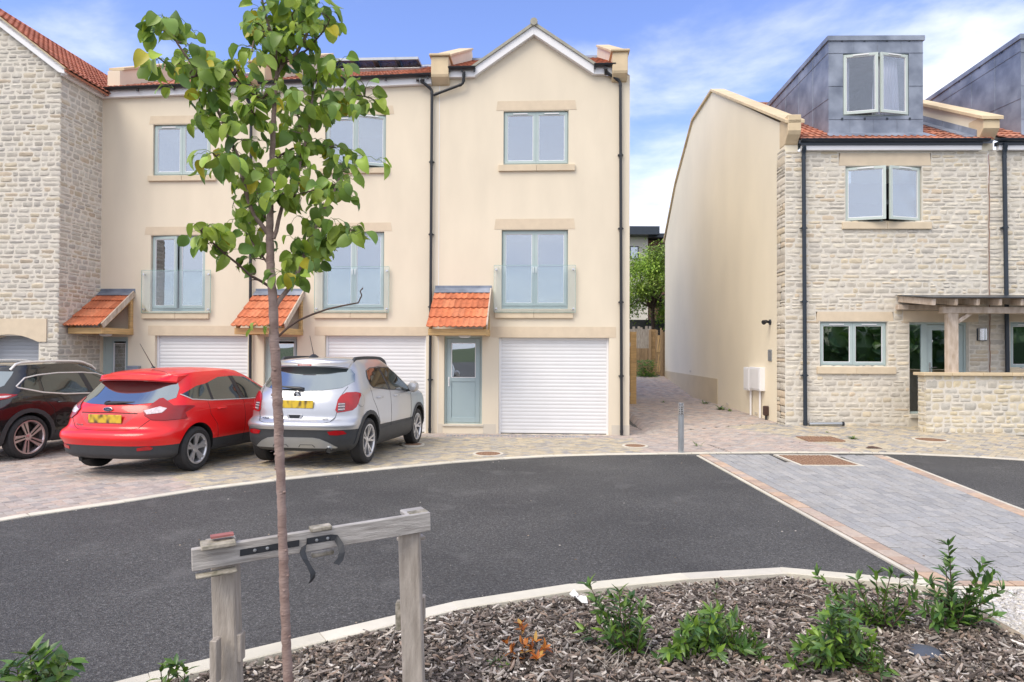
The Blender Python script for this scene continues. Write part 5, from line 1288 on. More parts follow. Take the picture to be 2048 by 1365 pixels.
            for q in vo:
                w = o0 + e * q.x + g * q.y; h = c.proj(w, D)
                if h is None: h = (w if last is None else last[0] + (w - last[0]) - D * D.dot(w - last[0]), last[1] if last else -D)
                last = h; n = h[1] if h[1].dot(D) < 0 else -h[1]; pts.append(h[0] + n * off); inn.append(h[0] - n * thick)
            mb = MB(); faces = [tuple(t) for t in fo]; k = len(pts); mb.add([tuple(p) for p in pts] + [tuple(p) for p in inn], faces)
            cnt = {}
            for t in faces:
                for i in range(len(t)): a, b = t[i], t[(i + 1) % len(t)]; cnt[(a, b)] = 1
            for (a, b) in list(cnt):
                if (b, a) not in cnt: mb.face((a, b, b + k, a + k))
            o = mb.build(name, m, parent or c.t, c.M, smooth=35); out = out or o
        return out
    def line(c, name, pts, d, m, r=.003, parent=None, off=.0, step=.04, mirror=False):
        mb = MB()
        for sgn in ((1, -1) if mirror else (1,)):
            D = Vector((d[0], d[1] * sgn, d[2])).normalized(); P = [Vector((p[0], p[1] * sgn, p[2])) for p in pts]; Q = []
            for a, b in zip(P, P[1:]):
                k = max(1, int((b - a).length / step))
                for i in range(k + (1 if b is P[-1] else 0)):
                    h = c.proj(a.lerp(b, i / k), D)
                    if h: n = h[1] if h[1].dot(D) < 0 else -h[1]; Q.append(h[0] + n * off)
            if len(Q) > 1: mb.tube(Q, r, 6)
        return mb.build(name, m, parent or c.t, c.M, smooth=40)
    def mesh(c, name, mb, m, parent=None, **k): return mb.build(name, m, parent or c.t, c.M, **k)
    def wheel(c, x, y, r, style, rim_r, w=.21, steer=0):
        s = -1 if y < 0 else 1; o = Vector((x, y, r)); t = MB(); hw = w / 2
        prof = [(rim_r - .01, -hw + .03), (rim_r + .01, -hw + .01), (r - .05, -hw), (r - .015, -hw + .015), (r - .002, -hw + .035), (r, 0), (r - .002, hw - .035), (r - .015, hw - .015), (r - .05, hw), (rim_r + .01, hw - .01), (rim_r - .01, hw - .03)]
        t.lathe(prof, o=o, axis='y', n=48)
        for yy in (-.05, -.017, .017, .05): t.lathe([(r + .0005, yy - .004), (r - .006, yy), (r + .0005, yy + .004)], o=o, axis='y', n=48)
        wh = c.mesh('wheel', t, M_['tyre'], smooth=30)
        q = MB(); out = s * (hw - .012)
        q.lathe([(rim_r - .004, s * (hw - .028)), (rim_r, out), (rim_r - .018, out), (rim_r - .03, s * (hw - .03)), (rim_r - .035, -s * .05)], o=o, axis='y', n=48)
        def spoke(a0, a1, r0, r1, w0, w1, th=.022, yo=0.0):
            d0 = Vector((math.cos(a0), 0, math.sin(a0))); d1 = Vector((math.cos(a1), 0, math.sin(a1))); p0, p1 = o + d0 * r0, o + d1 * r1; dr_ = (p1 - p0).normalized(); sd = Vector((-dr_.z, 0, dr_.x))
            yo0, yo1 = Vector((0, out - s * .028 + yo, 0)), Vector((0, out - s * .004 + yo, 0)); thv = Vector((0, -s * th, 0))
            q.hexa([p0 - sd*w0 + yo0 + thv, p0 + sd*w0 + yo0 + thv, p1 + sd*w1 + yo1 + thv, p1 - sd*w1 + yo1 + thv, p0 - sd*w0 + yo0, p0 + sd*w0 + yo0, p1 + sd*w1 + yo1, p1 - sd*w1 + yo1])
        if style == 'double5':
            for k in range(5):
                a = 2 * math.pi * k / 5 + .3
                for dd in (-.14, .14): spoke(a + dd * .3, a + dd * 1.25, .045, rim_r - .015, .021, .020)
                spoke(a, a, .10, rim_r - .02, .007, .012, yo=-s * .012)
        elif style == 'twin5':
            for k in range(5):
                a = 2 * math.pi * k / 5 + .1
                for dd in (-.2, .2): spoke(a + dd * .2, a + dd, .05, rim_r - .02, .017, .013)
        q.lathe([(.0, out - s * .022), (.03, out - s * .022), (.06, out - s * .032), (.06, -s * 0.0)], o=o, axis='y', n=24)
        mats = M_['alloy']
        if style == 'blade5':
            mats = M_['alloy_m']
            for k in range(5):
                a = 2 * math.pi * k / 5 + .55; spoke(a, a + .16, .04, rim_r - .012, .03, .062, .018)
        rm = c.mesh('rim', q, mats, wh, smooth=30)
        b = MB(); b.lathe([(0, s * -.0), (rim_r - .04, s * -.0), (rim_r - .04, -s * .02)], o=o, axis='y', n=32); b.lathe([(0, s * .03), (rim_r * .62, s * .03), (rim_r * .62, s * .01), (0, s * .01)], o=o, axis='y', n=32); c.mesh('brake_disc', b, M_['alloy_d'], wh, smooth=30)
        if style == 'blade5':
            b = MB(); out2 = out - s * .014
            for k in range(5):
                a = 2 * math.pi * k / 5 + .55
                for (a_, wd) in ((a + .07, .012),):
                    d0 = Vector((math.cos(a_), 0, math.sin(a_))); d1 = Vector((math.cos(a_ + .12), 0, math.sin(a_ + .12))); p0, p1 = o + d0 * .06, o + d1 * (rim_r - .014); sd = Vector((-(p1 - p0).normalized().z, 0, (p1 - p0).normalized().x)); y0_ = Vector((0, out - s * .001, 0)); y1_ = Vector((0, out - s * .03, 0))
                    b.hexa([p0 - sd*wd + y1_, p0 + sd*wd + y1_, p1 + sd*wd*.9 + y1_, p1 - sd*wd*.9 + y1_, p0 - sd*wd + y0_ - Vector((0, s*.024, 0)), p0 + sd*wd + y0_ - Vector((0, s*.024, 0)), p1 + sd*wd*.9 + y0_, p1 - sd*wd*.9 + y0_])
            c.mesh('spoke_inlay', b, M_['alloy_d'], wh)
    def text(c, s, p, size, yaw, m, parent=None):
        cu = bpy.data.curves.new('badge', 'FONT'); cu.body = s; cu.size = size; cu.extrude = .003; cu.align_x = 'CENTER'; cu.align_y = 'CENTER'; ob = bpy.data.objects.new('badge', cu); COL.objects.link(ob)
        dg = bpy.context.evaluated_depsgraph_get(); dg.update(); me = bpy.data.meshes.new_from_object(ob.evaluated_get(dg)); bpy.data.objects.remove(ob)
        # text plane facing -x (rearwards), reading left to right seen from behind: local X -> -y
        Mt = Matrix.Translation(Vector(p)) @ Matrix.Rotation(yaw, 4, 'Z') @ Matrix(((0, 0, -1, 0), (-1, 0, 0, 0), (0, 1, 0, 0), (0, 0, 0, 1)))
        me.transform(Mt); me.materials.clear(); me.materials.append(m); o = bpy.data.objects.new('badge', me); COL.objects.link(o); o.parent = parent or c.t; WM[o.name] = WM[c.t.name]; return o
def car_matrix(px, py, head_deg, wb, xr, track, side=-1, sc=1.05):
    """place so that the rear right tyre touches the ground seen at pixel (px,py)"""
    p = on_z(px, py, 0.0); p = on_z(px, py, gz(p.x, p.y)); a = R(90 - head_deg)
    f = Vector((math.cos(a), math.sin(a), 0)); l = Vector((-math.sin(a), math.cos(a), 0))
    rr = Vector((p.x, p.y, 0)) ; o2 = rr - f * xr + l * (track / 2)
    zr_ = gz(rr.x, rr.y) + .008; pf = rr + f * wb; zf2 = gz(pf.x, pf.y) + .008; pt = math.atan2(zf2 - zr_, wb)
    M = Matrix.Translation(Vector((o2.x, o2.y, 0))) @ Matrix.Rotation(a, 4, 'Z') @ Matrix.Rotation(-pt, 4, 'Y')
    off = M @ Vector((xr, -track / 2, 0)); M.translation.z += zr_ - off.z; return M @ Matrix.Translation((xr, -track / 2, 0)) @ Matrix.Scale(sc, 4) @ Matrix.Translation((-xr, track / 2, 0))
UP = Vector((0, 0, 1)); RV = (1, 0, 0); SV = (0, 1, 0); QV = (.72, .69, 0)

# ================= red hatchback
redp = paint('red_car_paint', (.74, .004, .006), 0, .34, .45)
M = car_matrix(384, 941, 11, 2.65, .86, 1.60)
tab = [  # z, xr, xf, halfwidth, rear-corner factor, exponent
 (.245, .13, 4.10, .81, 1.0, 2.9), (.285, .06, 4.22, .87, 1.0, 3.0), (.43, .03, 4.33, .885, 1.0, 2.9), (.455, .02, 4.34, .895, 1.0, 2.9), (.52, -.03, 4.34, .905, 1.0, 3.0), (.60, -.01, 4.34, .910, 1.0, 3.0),
 (.655, .10, 4.31, .911, 1.05, 2.9), (.80, .13, 4.26, .905, 1.1, 2.8), (.90, .17, 4.10, .895, 1.15, 2.8), (.97, .205, 3.90, .875, 1.2, 2.7), (1.02, .25, 3.45, .845, 1.2, 2.7),
 (1.10, .34, 3.20, .805, 1.2, 2.8), (1.20, .46, 2.95, .76, 1.15, 2.9), (1.30, .58, 2.72, .71, 1.1, 3.1), (1.35, .62, 2.56, .675, 1.05, 3.1), (1.385, .62, 2.42, .63, 1.0, 3.1)]
rdF = lambda x: .055 - .078 * ((x - 1.75) / 1.2) ** 2
red = Car('parked_car', 'shiny red hatchback parked between the black car and the silver car', M, tab, rdF, 1.4, .045, redp, .43, [(.86, .33, .365), (3.51, .33, .365)])
for y in (-.79, .79):
    red.wheel(.86, y, .318, 'double5', .220); red.wheel(3.51, y, .318, 'double5', .220)
# rear screen
red.patch('rear_window', [(0, -.66, 1.005), (0, -.35, .975), (0, 0, .965), (0, .35, .975), (0, .66, 1.005), (0, .73, 1.06), (0, .68, 1.19), (0, .63, 1.265), (0, .35, 1.285), (0, 0, 1.29), (0, -.35, 1.285), (0, -.63, 1.265), (0, -.68, 1.19), (0, -.73, 1.06)], RV, M_['carglass'])
# spoiler lip
q = MB(); n = 16; P = []
for i in range(n + 1):
    y = lerp(-.64, .64, i / n); b = (abs(y) / .64) ** 3
    xs_ = .40 + .30 * b; P += [(xs_, y, 1.325 - .045 * b), (xs_ + .02, y, 1.300 - .045 * b), (.72, y, 1.28), (1.02, y, 1.435 - .045 * b), (.72, y, 1.405 - .045 * b)]
q.add(P, [(5*i+k, 5*i+5+k, 5*i+5+(k+1) % 5, 5*i+(k+1) % 5) for i in range(n) for k in range(5)] + [(0, 1, 2, 3, 4), tuple(5*n+k for k in range(5))])
red.mesh('spoiler', q, redp, smooth=45, bevel=.006)
# side windows (right side y<0 direction +y), with bright sill trim
for s in (1, -1):
    Y = -1 * s; D = (0, s, 0)
    red.patch('quarter_window', [(.66, Y, 1.10), (.80, Y, 1.035), (1.19, Y, 1.005), (1.19, Y, 1.245), (.97, Y, 1.215)], D, M_['carglass_s'])
    red.patch('side_window', [(1.245, Y, 1.00), (1.91, Y, .985), (1.79, Y, 1.345), (1.52, Y, 1.335), (1.245, Y, 1.26)], D, M_['carglass_s'])
    red.patch('side_window', [(2.02, Y, .985), (2.96, Y, .975), (2.55, Y, 1.19), (2.25, Y, 1.325), (1.90, Y, 1.35)], D, M_['carglass_s'])
    red.patch('door_pillar', [(1.92, Y, .985), (2.01, Y, .985), (1.89, Y, 1.35), (1.80, Y, 1.348)], D, M_['black'])
    red.patch('door_pillar', [(1.195, Y, 1.004), (1.24, Y, 1.002), (1.24, Y, 1.258), (1.195, Y, 1.247)], D, M_['black'])
    red.line('window_trim', [(.655, Y, 1.105), (.80, Y, 1.028), (1.2, Y, .995), (2.0, Y, .977), (2.97, Y, .965)], D, M_['chrome_w'], .008, off=.006)
    red.line('door_seam', [(1.10, Y, .985), (1.13, Y, .80), (1.28, Y, .64), (1.33, Y, .42)], D, M_['dark'], .003)
    red.line('door_seam', [(1.97, Y, .98), (1.99, Y, .7), (1.98, Y, .32)], D, M_['dark'], .003)
    red.line('door_seam', [(2.98, Y, .95), (3.02, Y, .7), (2.98, Y, .34)], D, M_['dark'], .003)
    for x in (1.30, 2.20):
        h = red.proj((x, Y, .87), D)[0]; q = MB(); q.tube([(x - .02, h.y, .868), (x, h.y - s * .035, .87), (x + .16, h.y - s * .035, .872), (x + .18, h.y, .872)], [.01, .014, .013, .01], 8); red.mesh('door_handle', q, redp, smooth=50)
    red.patch('sill_trim', [(1.24, Y, .26), (3.14, Y, .26), (3.14, Y, .30), (1.24, Y, .32)], D, M_['plastic'])
    red.line('shoulder_crease', [(.75, Y, .86), (1.6, Y, .905), (2.6, Y, .90), (3.5, Y, .86)], D, redp, .006, off=-.003)
    q = MB(); h = red.proj((3.0, Y, .96), D)[0]; q.lathe([(0, -.09), (.06, -.08), (.085, -.03), (.09, .02), (.05, .05), (0, .06)], o=(2.78, h.y - s * .12, 1.02), axis='x', n=14); red.mesh('mirror', q, redp, smooth=True)
# lights
TL = [(0.12, -.56, .90), (.10, -.70, .80), (.22, -.88, .76), (.60, -.93, .775), (.56, -.93, .875), (.78, -.93, .945), (.55, -.93, .945), (.33, -.9, .975), (.24, -.80, 1.05), (.22, -.74, 1.04)]
TL = [(.135, -.60, .905), (.125, -.635, .83), (.15, -.72, .775), (.22, -.88, .765), (.58, -.93, .775), (.53, -.93, .86), (.74, -.93, .935), (.62, -.93, .948), (.36, -.9, .955), (.30, -.80, 1.06), (.27, -.76, 1.05)]
for s in (1, -1):
    D = (.66, .75 * s, 0); T = [(x, y * s, z) for x, y, z in TL]
    red.patch('tail_light', T, D, M_['redlens_d'], off=.012, step=.035)
    red.line('lamp_gap', T + [T[0]], D, M_['dark'], .0035, off=.006)
    red.patch('tail_light_lens', [(.135, -.615 * s, .895), (.135, -.66 * s, .845), (.22, -.83 * s, .865), (.27, -.87 * s, .92), (.22, -.80 * s, .945)], D, M_['clearlens'], off=.017, step=.03)
    red.patch('reflector', [(0, -.60 * s, .405), (0, -.60 * s, .365), (0, -.80 * s, .375), (0, -.84 * s, .40), (0, -.78 * s, .43)], (.8, .6 * s, 0), M_['redlens'], off=.008)
# tailgate details
def roundrect(y0, y1, z0, z1, r, x=0): 
    P = []
    for cy_, cz_, a in ((y1 - r, z1 - r, 0), (y0 + r, z1 - r, 90), (y0 + r, z0 + r, 180), (y1 - r, z0 + r, 270)):
        for k in (0, 30, 60, 90): t = R(a + k); P.append((x, cy_ + r * math.cos(t), cz_ + r * math.sin(t)))
    return P
red.line('tailgate_seam', [(0, -.64, .80), (0, -.50, .665), (0, -.4, .64), (0, 0, .632), (0, .4, .64), (0, .50, .665), (0, .64, .80)], RV, M_['dark'], .004)
red.line('tailgate_seam', [(.2, -.735, .985), (.2, -.62, .90), (.2, -.60, .84), (.2, -.66, .79)], RV, M_['dark'], .004, mirror=True)
red.line('number_plate_hood', [(0, -.44, .862), (0, 0, .868), (0, .44, .862)], RV, M_['dark'], .007)
red.patch('number_plate_recess', [(0, -.47, .856), (0, -.30, .712), (0, .30, .712), (0, .47, .856)], RV, paint('red_paint_recess', (.5, .006, .01)), off=.001)
h = red.proj((0, 0, .78), RV)[0]; q = MB(); q.box(h.x - .022, -.26, .728, h.x - .008, .26, .84); red.mesh('number_plate', q, M_['plate'], bevel=.004)
h = red.proj((0, 0, .91), RV)[0]; q = MB()
E = lambda a, b, n=28: [(a * math.cos(2 * math.pi * k / n), b * math.sin(2 * math.pi * k / n)) for k in range(n)]
q.prism([(y, .912 + z) for y, z in E(.075, .03)], 'x', h.x - .022, h.x + .01); bd_ = red.mesh('badge', q, M_['chrome'], bevel=.003)
q = MB(); q.prism([(y, .912 + z) for y, z in E(.064, .0225)], 'x', h.x - .0235, h.x - .01); red.mesh('badge_oval', q, mat('badge_blue', (.01, .03, .10), .2, .1, 5, coat=1), bd_)
red.text('Ford', (h.x - .024, 0, .910), .036, 0, M_['chrome'], bd_)
h = red.proj((0, .40, .70), RV)[0]; red.text('Focus', (h.x - .004, .41, .70), .055, R(-7), M_['chrome'])
q = MB(); h = red.proj((0, .05, 1.0), RV)[0]; q.tube([(h.x - .02, .10, .985), (h.x - .035, -.05, 1.0), (h.x - .02, -.30, 1.01), (h.x - .015, -.36, 1.015)], [.02, .022, .010, .006], 8); q.lathe([(0, -.03), (.03, -.03), (.035, .02)], o=(h.x - .01, .06, .99), axis='x', n=14); red.mesh('rear_wiper', q, M_['black'], smooth=40)
q = MB(); z_ = 1.49; q.lathe([(0, .03), (.02, .025), (.035, .0)], o=(1.0, .0, z_ - .02), n=14); q.tube([(1.0, 0, z_), (.72, 0.0, z_ + .34)], [.006, .0025], 8); q.tube([(1.0, 0, z_), (.95, 0, z_ + .06)], [.009, .006], 8); red.mesh('aerial', q, M_['black'], smooth=40)
red.line('roof_seam', [(.95, -.02, 1.6), (.75, -.45, 1.6), (.72, -.52, 1.6)], (0, 0, -1), M_['dark'], .003)
q = MB(); q.tube([(.14, .4, .22), (.5, .4, .22)], .028, 12); red.mesh('exhaust', q, M_['dark'])

# ================= silver crossover
silp = paint('silver_car_paint', (.50, .51, .54), .75, .34)
M = car_matrix(727, 927, 8.5, 2.555, .80, 1.56)
tab = [(.24, .18, 4.05, .79, 1.0, 2.8), (.30, .09, 4.15, .86, 1.0, 3.0), (.42, .04, 4.24, .885, 1.0, 3.0), (.56, .02, 4.26, .89, 1.0, 3.0), (.60, -.02, 4.26, .893, 1.0, 3.0), (.66, .00, 4.26, .895, 1.0, 3.0), (.71, .10, 4.25, .893, 1.05, 2.9),
 (.85, .11, 4.22, .89, 1.1, 2.9), (.95, .13, 4.15, .885, 1.15, 2.9), (1.03, .16, 4.0, .875, 1.15, 2.8), (1.09, .19, 3.6, .86, 1.15, 2.8), (1.14, .23, 3.30, .84, 1.15, 2.8), (1.22, .30, 3.12, .80, 1.15, 2.9), (1.35, .41, 2.85, .735, 1.15, 3.0), (1.47, .50, 2.58, .675, 1.1, 3.1), (1.52, .50, 2.45, .645, 1.05, 3.2), (1.555, .53, 2.34, .61, 1.0, 3.2)]
rdS = lambda x: .04 - .05 * ((x - 1.7) / 1.2) ** 2
sil = Car('parked_car', 'silver crossover with dark roof rails parked behind the sapling trunk', M, tab, rdS, 1.55, .045, silp, .56, [(.80, .355, .395), (3.355, .355, .395)])
for y in (-.77, .77):
    sil.wheel(.80, y, .345, 'twin5', .252, .215); sil.wheel(3.355, y, .345, 'twin5', .252, .215)
sil.patch('rear_window', [(0, -.60, 1.155), (0, -.35, 1.115), (0, 0, 1.105), (0, .35, 1.115), (0, .60, 1.155), (0, .705, 1.24), (0, .665, 1.36), (0, .60, 1.435), (0, .3, 1.455), (0, 0, 1.46), (0, -.3, 1.455), (0, -.60, 1.435), (0, -.665, 1.36), (0, -.705, 1.24)], RV, M_['carglass'])
q = MB(); n = 16; P = []
for i in range(n + 1):
    y = lerp(-.60, .60, i / n); b = (abs(y) / .6) ** 3; xs_ = .36 + .2 * b
    P += [(xs_, y, 1.490 - .03 * b), (xs_ + .02, y, 1.462 - .03 * b), (.66, y, 1.46), (.92, y, 1.60 - .03 * b), (.72, y, 1.592 - .035 * b)]
q.add(P, [(5*i+k, 5*i+5+k, 5*i+5+(k+1) % 5, 5*i+(k+1) % 5) for i in range(n) for k in range(5)] + [(0, 1, 2, 3, 4), tuple(5*n+k for k in range(5))])
sp_ = sil.mesh('spoiler', q, silp, smooth=45, bevel=.006)
q = MB(); q.box(.365, -.11, 1.474, .42, .11, 1.496); sil.mesh('brake_light', q, M_['redlens'], sp_, bevel=.004)
for s in (1, -1):
    Y = -1 * s; D = (0, s, 0)
    sil.patch('side_window', [(.96, Y, 1.195), (1.03, Y, 1.155), (1.66, Y, 1.105), (1.56, Y, 1.455), (1.20, Y, 1.44), (1.03, Y, 1.40), (.97, Y, 1.31)], D, M_['carglass_s'])
    sil.patch('side_window', [(1.76, Y, 1.10), (2.80, Y, 1.05), (2.70, Y, 1.17), (2.36, Y, 1.36), (2.10, Y, 1.45), (1.66, Y, 1.46)], D, M_['carglass_s'])
    sil.patch('door_pillar', [(1.67, Y, 1.104), (1.75, Y, 1.10), (1.655, Y, 1.46), (1.57, Y, 1.457)], D, M_['black'])
    sil.line('window_seal', [(.955, Y, 1.20), (1.03, Y, 1.145), (1.7, Y, 1.095), (2.82, Y, 1.04), (2.71, Y, 1.18), (2.37, Y, 1.37), (2.10, Y, 1.46), (1.6, Y, 1.47), (1.20, Y, 1.45), (1.02, Y, 1.405), (.955, Y, 1.31), (.955, Y, 1.20)], D, M_['black'], .008)
    sil.line('door_seam', [(.90, Y, 1.15), (.93, Y, .98), (1.10, Y, .80), (1.22, Y, .60), (1.24, Y, .42)], D, M_['dark'], .003)
    sil.line('door_seam', [(1.72, Y, 1.09), (1.75, Y, .7), (1.73, Y, .40)], D, M_['dark'], .003)
    sil.line('door_seam', [(2.84, Y, 1.03), (2.86, Y, .7), (2.82, Y, .42)], D, M_['dark'], .003)
    for x in (1.13, 1.92):
        h = sil.proj((x, Y, .99), D)[0]; q = MB(); q.tube([(x - .02, h.y, .985), (x, h.y - s * .035, .99), (x + .15, h.y - s * .035, .99), (x + .17, h.y, .99)], [.01, .015, .014, .01], 8); sil.mesh('door_handle', q, silp, smooth=50)
    # dark cladding round the arches and along the sill
    for wx in (.80, 3.355):
        P = []
        for k in range(13): a = math.pi * (k / 12); P.append((wx + .455 * math.cos(a), Y, .355 + .455 * math.sin(a)))
        P += [(wx - .455, Y, .26), (wx - .395, Y, .26)]
        for k in range(13): a = math.pi * (1 - k / 12); P.append((wx + .398 * math.cos(a), Y, .355 + .398 * math.sin(a)))
        P += [(wx + .395, Y, .26), (wx + .455, Y, .26)]
        sil.patch('wheel_arch_trim', P, D, M_['plastic'], off=.012, step=.05)
    sil.patch('sill_trim', [(1.24, Y, .24), (2.92, Y, .24), (2.92, Y, .52), (1.24, Y, .50)], D, M_['plastic'], off=.008)
    # roof rail
    q = MB(); P = []; n = 18
    for i in range(n + 1):
        t = i / n; x = lerp(.78, 2.30, t); hz_ = sil.bvh.ray_cast(Vector((x, -.585 * s, 3)), Vector((0, 0, -1)))[0].z; P.append((x, -.585 * s, hz_ + (.005 if i in (0, n) else .045)))
    for (a, b) in zip(P, P[1:]):
        q.hexa([(a[0], a[1] - .018, a[2] - .05), (b[0], b[1] - .018, b[2] - .05), (b[0], b[1] + .018, b[2] - .05), (a[0], a[1] + .018, a[2] - .05), (a[0], a[1] - .018, a[2]), (b[0], b[1] - .018, b[2]), (b[0], b[1] + .018, b[2]), (a[0], a[1] + .018, a[2])])
    sil.mesh('roof_rail', q, M_['plastic'])
    h = sil.proj((2.55, Y, 1.1), D)[0]; q = MB(); q.lathe([(0, -.07), (.07, -.06), (.10, 0), (.095, .06), (.05, .10), (0, .11)], o=(2.62, h.y - s * .14, 1.12), axis='x', n=16); mr_ = sil.mesh('mirror', q, silp, smooth=True)
    q = MB(); q.beam((2.66, h.y, 1.05), (2.65, h.y - s * .13, 1.06), .06, .04); sil.mesh('mirror_arm', q, M_['black'], mr_)
    D = (.8, .6 * s, 0)
    T = [(x, y * s, z) for x, y, z in [(.13, -.645, .80), (.11, -.63, .84), (.13, -.665, .98), (.16, -.70, 1.04), (.21, -.77, 1.085), (.33, -.87, 1.09), (.43, -.89, 1.07), (.44, -.89, 1.04), (.40, -.88, .99), (.36, -.88, .93), (.30, -.87, .87), (.24, -.84, .83), (.17, -.72, .81)]]
    sil.patch('tail_light', T, D, M_['redlens'], off=.014, step=.035)
    sil.patch('tail_light_lens', [(x, y * s, z) for x, y, z in [(.13, -.655, .82), (.13, -.675, .94), (.17, -.76, .935), (.17, -.75, .87), (.16, -.73, .83)]], D, M_['smokelens'], off=.019, step=.03)
    for zz in (.845, .885, .92): sil.line('lamp_rib', [(.13, -.665 * s, zz), (.17, -.75 * s, zz + .005)], D, M_['clearlens'], .007, off=.016)
    sil.patch('reflector', [(0, -.56 * s, .535), (0, -.60 * s, .49), (0, -.72 * s, .482), (.05, -.86 * s, .50), (.05, -.80 * s, .545), (0, -.70 * s, .553)], D, M_['redlens'], off=.008)
    q = MB()
sil.patch('fuel_flap', [(.52 + .085 * math.cos(R(a)), -1, .98 + .105 * math.sin(R(a))) for a in range(0, 360, 24)], (0, 1, 0), silp, off=.003)
sil.line('fuel_flap_seam', [(.52 + .088 * math.cos(R(a)), -1, .98 + .108 * math.sin(R(a))) for a in range(0, 361, 20)], (0, 1, 0), M_['plastic'], .0022)
sil.line('tailgate_seam', [(0, -.66, 1.17), (0, -.62, 1.04), (0, -.60, .84), (0, -.585, .74), (0, -.54, .675), (0, -.45, .655), (0, 0, .645), (0, .45, .655), (0, .54, .675), (0, .585, .74), (0, .60, .84), (0, .62, 1.04), (0, .66, 1.17)], RV, M_['dark'], .004)
sil.line('chrome_strip', [(0, -.42, 1.005), (0, 0, 1.012), (0, .42, 1.005)], RV, M_['chrome'], .011)
sil.patch('number_plate_recess', roundrect(-.36, .36, .83, .985, .04), RV, silp, off=.001)
h = sil.proj((0, 0, .9), RV)[0]; q = MB(); q.box(h.x - .02, -.27, .862, h.x - .006, .27, .975); sil.mesh('number_plate', q, M_['plate'], bevel=.004)
h = sil.proj((0, 0, 1.05), RV)[0]; bx_ = h.x; ZC = 1.055
q = MB(); q.lathe([(.0, bx_ - .012), (.047, bx_ - .012), (.050, bx_ - .022), (.054, bx_ - .020), (.056, bx_)], o=(0, 0, ZC), axis='x', n=32); bd_ = sil.mesh('badge', q, M_['chrome'], smooth=40)
q = MB(); q.lathe([(0, bx_ - .0135), (.046, bx_ - .0135)], o=(0, 0, ZC), axis='x', n=28); sil.mesh('badge_disc', q, M_['black'], bd_)
q = MB(); gr = [(.036, .004), (.018, .030), (-.006, .038), (-.020, .026), (-.008, .018), (-.026, .006), (-.040, -.012), (-.030, -.024), (-.012, -.010), (.004, -.036), (.024, -.026), (.012, -.012), (.010, .010), (.022, .014)]
q.prism([(y, ZC + z) for y, z in gr], 'x', bx_ - .018, bx_ - .013); sil.mesh('badge_emblem', q, M_['chrome'], bd_)
q = MB(); h = sil.proj((0, 0, .72), RV)[0]; q.prism([(y, z) for _, y, z in roundrect(-.115, .115, .70, .775, .02)], 'x', h.x - .008, h.x + .02); hb_ = sil.mesh('tailgate_handle', q, silp, bevel=.004)
q = MB(); q.prism([(-.07, .72), (.07, .72), (.09, .765), (-.09, .765)], 'x', h.x - .010, h.x); sil.mesh('handle_recess', q, M_['black'], hb_)
h = sil.proj((0, .47, .70), RV)[0]; sil.text('MOKKA', (h.x - .004, .455, .715), .030, R(-5), M_['alloy_d'])
h = sil.proj((0, -.47, .70), RV)[0]; sil.text('ELITE', (h.x - .004, -.46, .715), .034, R(5), M_['alloy_d'])
sil.patch('skid_plate', [(0, -.62, .31), (0, -.50, .39), (0, -.40, .435), (0, -.30, .45), (0, .30, .45), (0, .40, .435), (0, .50, .39), (0, .62, .31), (0, .60, .30), (0, -.60, .30)], RV, M_['alu'], off=.014)
for y0_ in (-.2, 0.2): sil.line('skid_ridge', [(0, y0_ - .12, .315), (0, y0_ - .09, .35), (0, y0_ + .09, .35), (0, y0_ + .12, .315)], RV, M_['plastic'], .005, off=.014)
q = MB(); h = sil.proj((0, .1, 1.13), RV)[0]; q.tube([(h.x - .02, -.06, 1.135), (h.x - .035, -.02, 1.145), (h.x - .015, .22, 1.165), (h.x - .01, .34, 1.175)], [.022, .025, .012, .008], 8); q.lathe([(0, -.03), (.025, -.03), (.03, .03)], o=(h.x - .01, -.05, 1.13), axis='x', n=14); sil.mesh('rear_wiper', q, M_['black'], smooth=40)
z_ = sil.bvh.ray_cast(Vector((.82, .08, 3)), Vector((0, 0, -1)))[0].z; q = MB(); q.lathe([(0, .05), (.03, .045), (.075, .01), (.08, -.02)], o=(.84, .08, z_), n=16); q.tube([(.84, .08, z_ + .03), (.70, .085, z_ + .33)], [.006, .0028], 8); sil.mesh('aerial', q, M_['black'], smooth=40)
q = MB(); q.tube([(.10, -.52, .265), (.35, -.52, .265)], .042, 18, caps=False); q.tube([(.13, -.52, .265), (.35, -.52, .265)], .036, 18); ex = sil.mesh('exhaust', q, M_['chrome'], smooth=40)
q = MB(); q.tube([(.105, -.52, .265), (.14, -.52, .265)], .034, 18); sil.mesh('exhaust_bore', q, M_['dark'], ex)

# ================= black crossover, far left
blkp = paint('black_car_paint', (.010, .010, .011), .1, .22)
M = car_matrix(50, 917, 13, 2.646, .86, 1.60)
tab = [(.24, .18, 4.2, .80, 1.0, 2.8), (.30, .09, 4.28, .87, 1.0, 2.9), (.45, .03, 4.36, .895, 1.0, 2.9), (.56, .02, 4.38, .90, 1.0, 2.9), (.70, .02, 4.38, .903, 1.0, 2.9), (.85, .04, 4.34, .90, 1.0, 2.8), (.95, .08, 4.2, .893, 1.1, 2.8), (1.03, .13, 3.95, .88, 1.2, 2.7), (1.08, .17, 3.55, .86, 1.2, 2.7),
 (1.14, .23, 3.35, .83, 1.2, 2.8), (1.25, .34, 3.05, .775, 1.2, 2.9), (1.38, .48, 2.72, .70, 1.15, 3.0), (1.47, .55, 2.52, .655, 1.1, 3.1), (1.515, .60, 2.40, .62, 1.0, 3.1)]
rdB = lambda x: .035 - .055 * ((x - 1.75) / 1.2) ** 2
blk = Car('parked_car', 'black crossover with pale window trim at the left edge of the photo', M, tab, rdB, 1.5, .04, blkp, .36, [(.86, .36, .395), (3.506, .36, .395)])
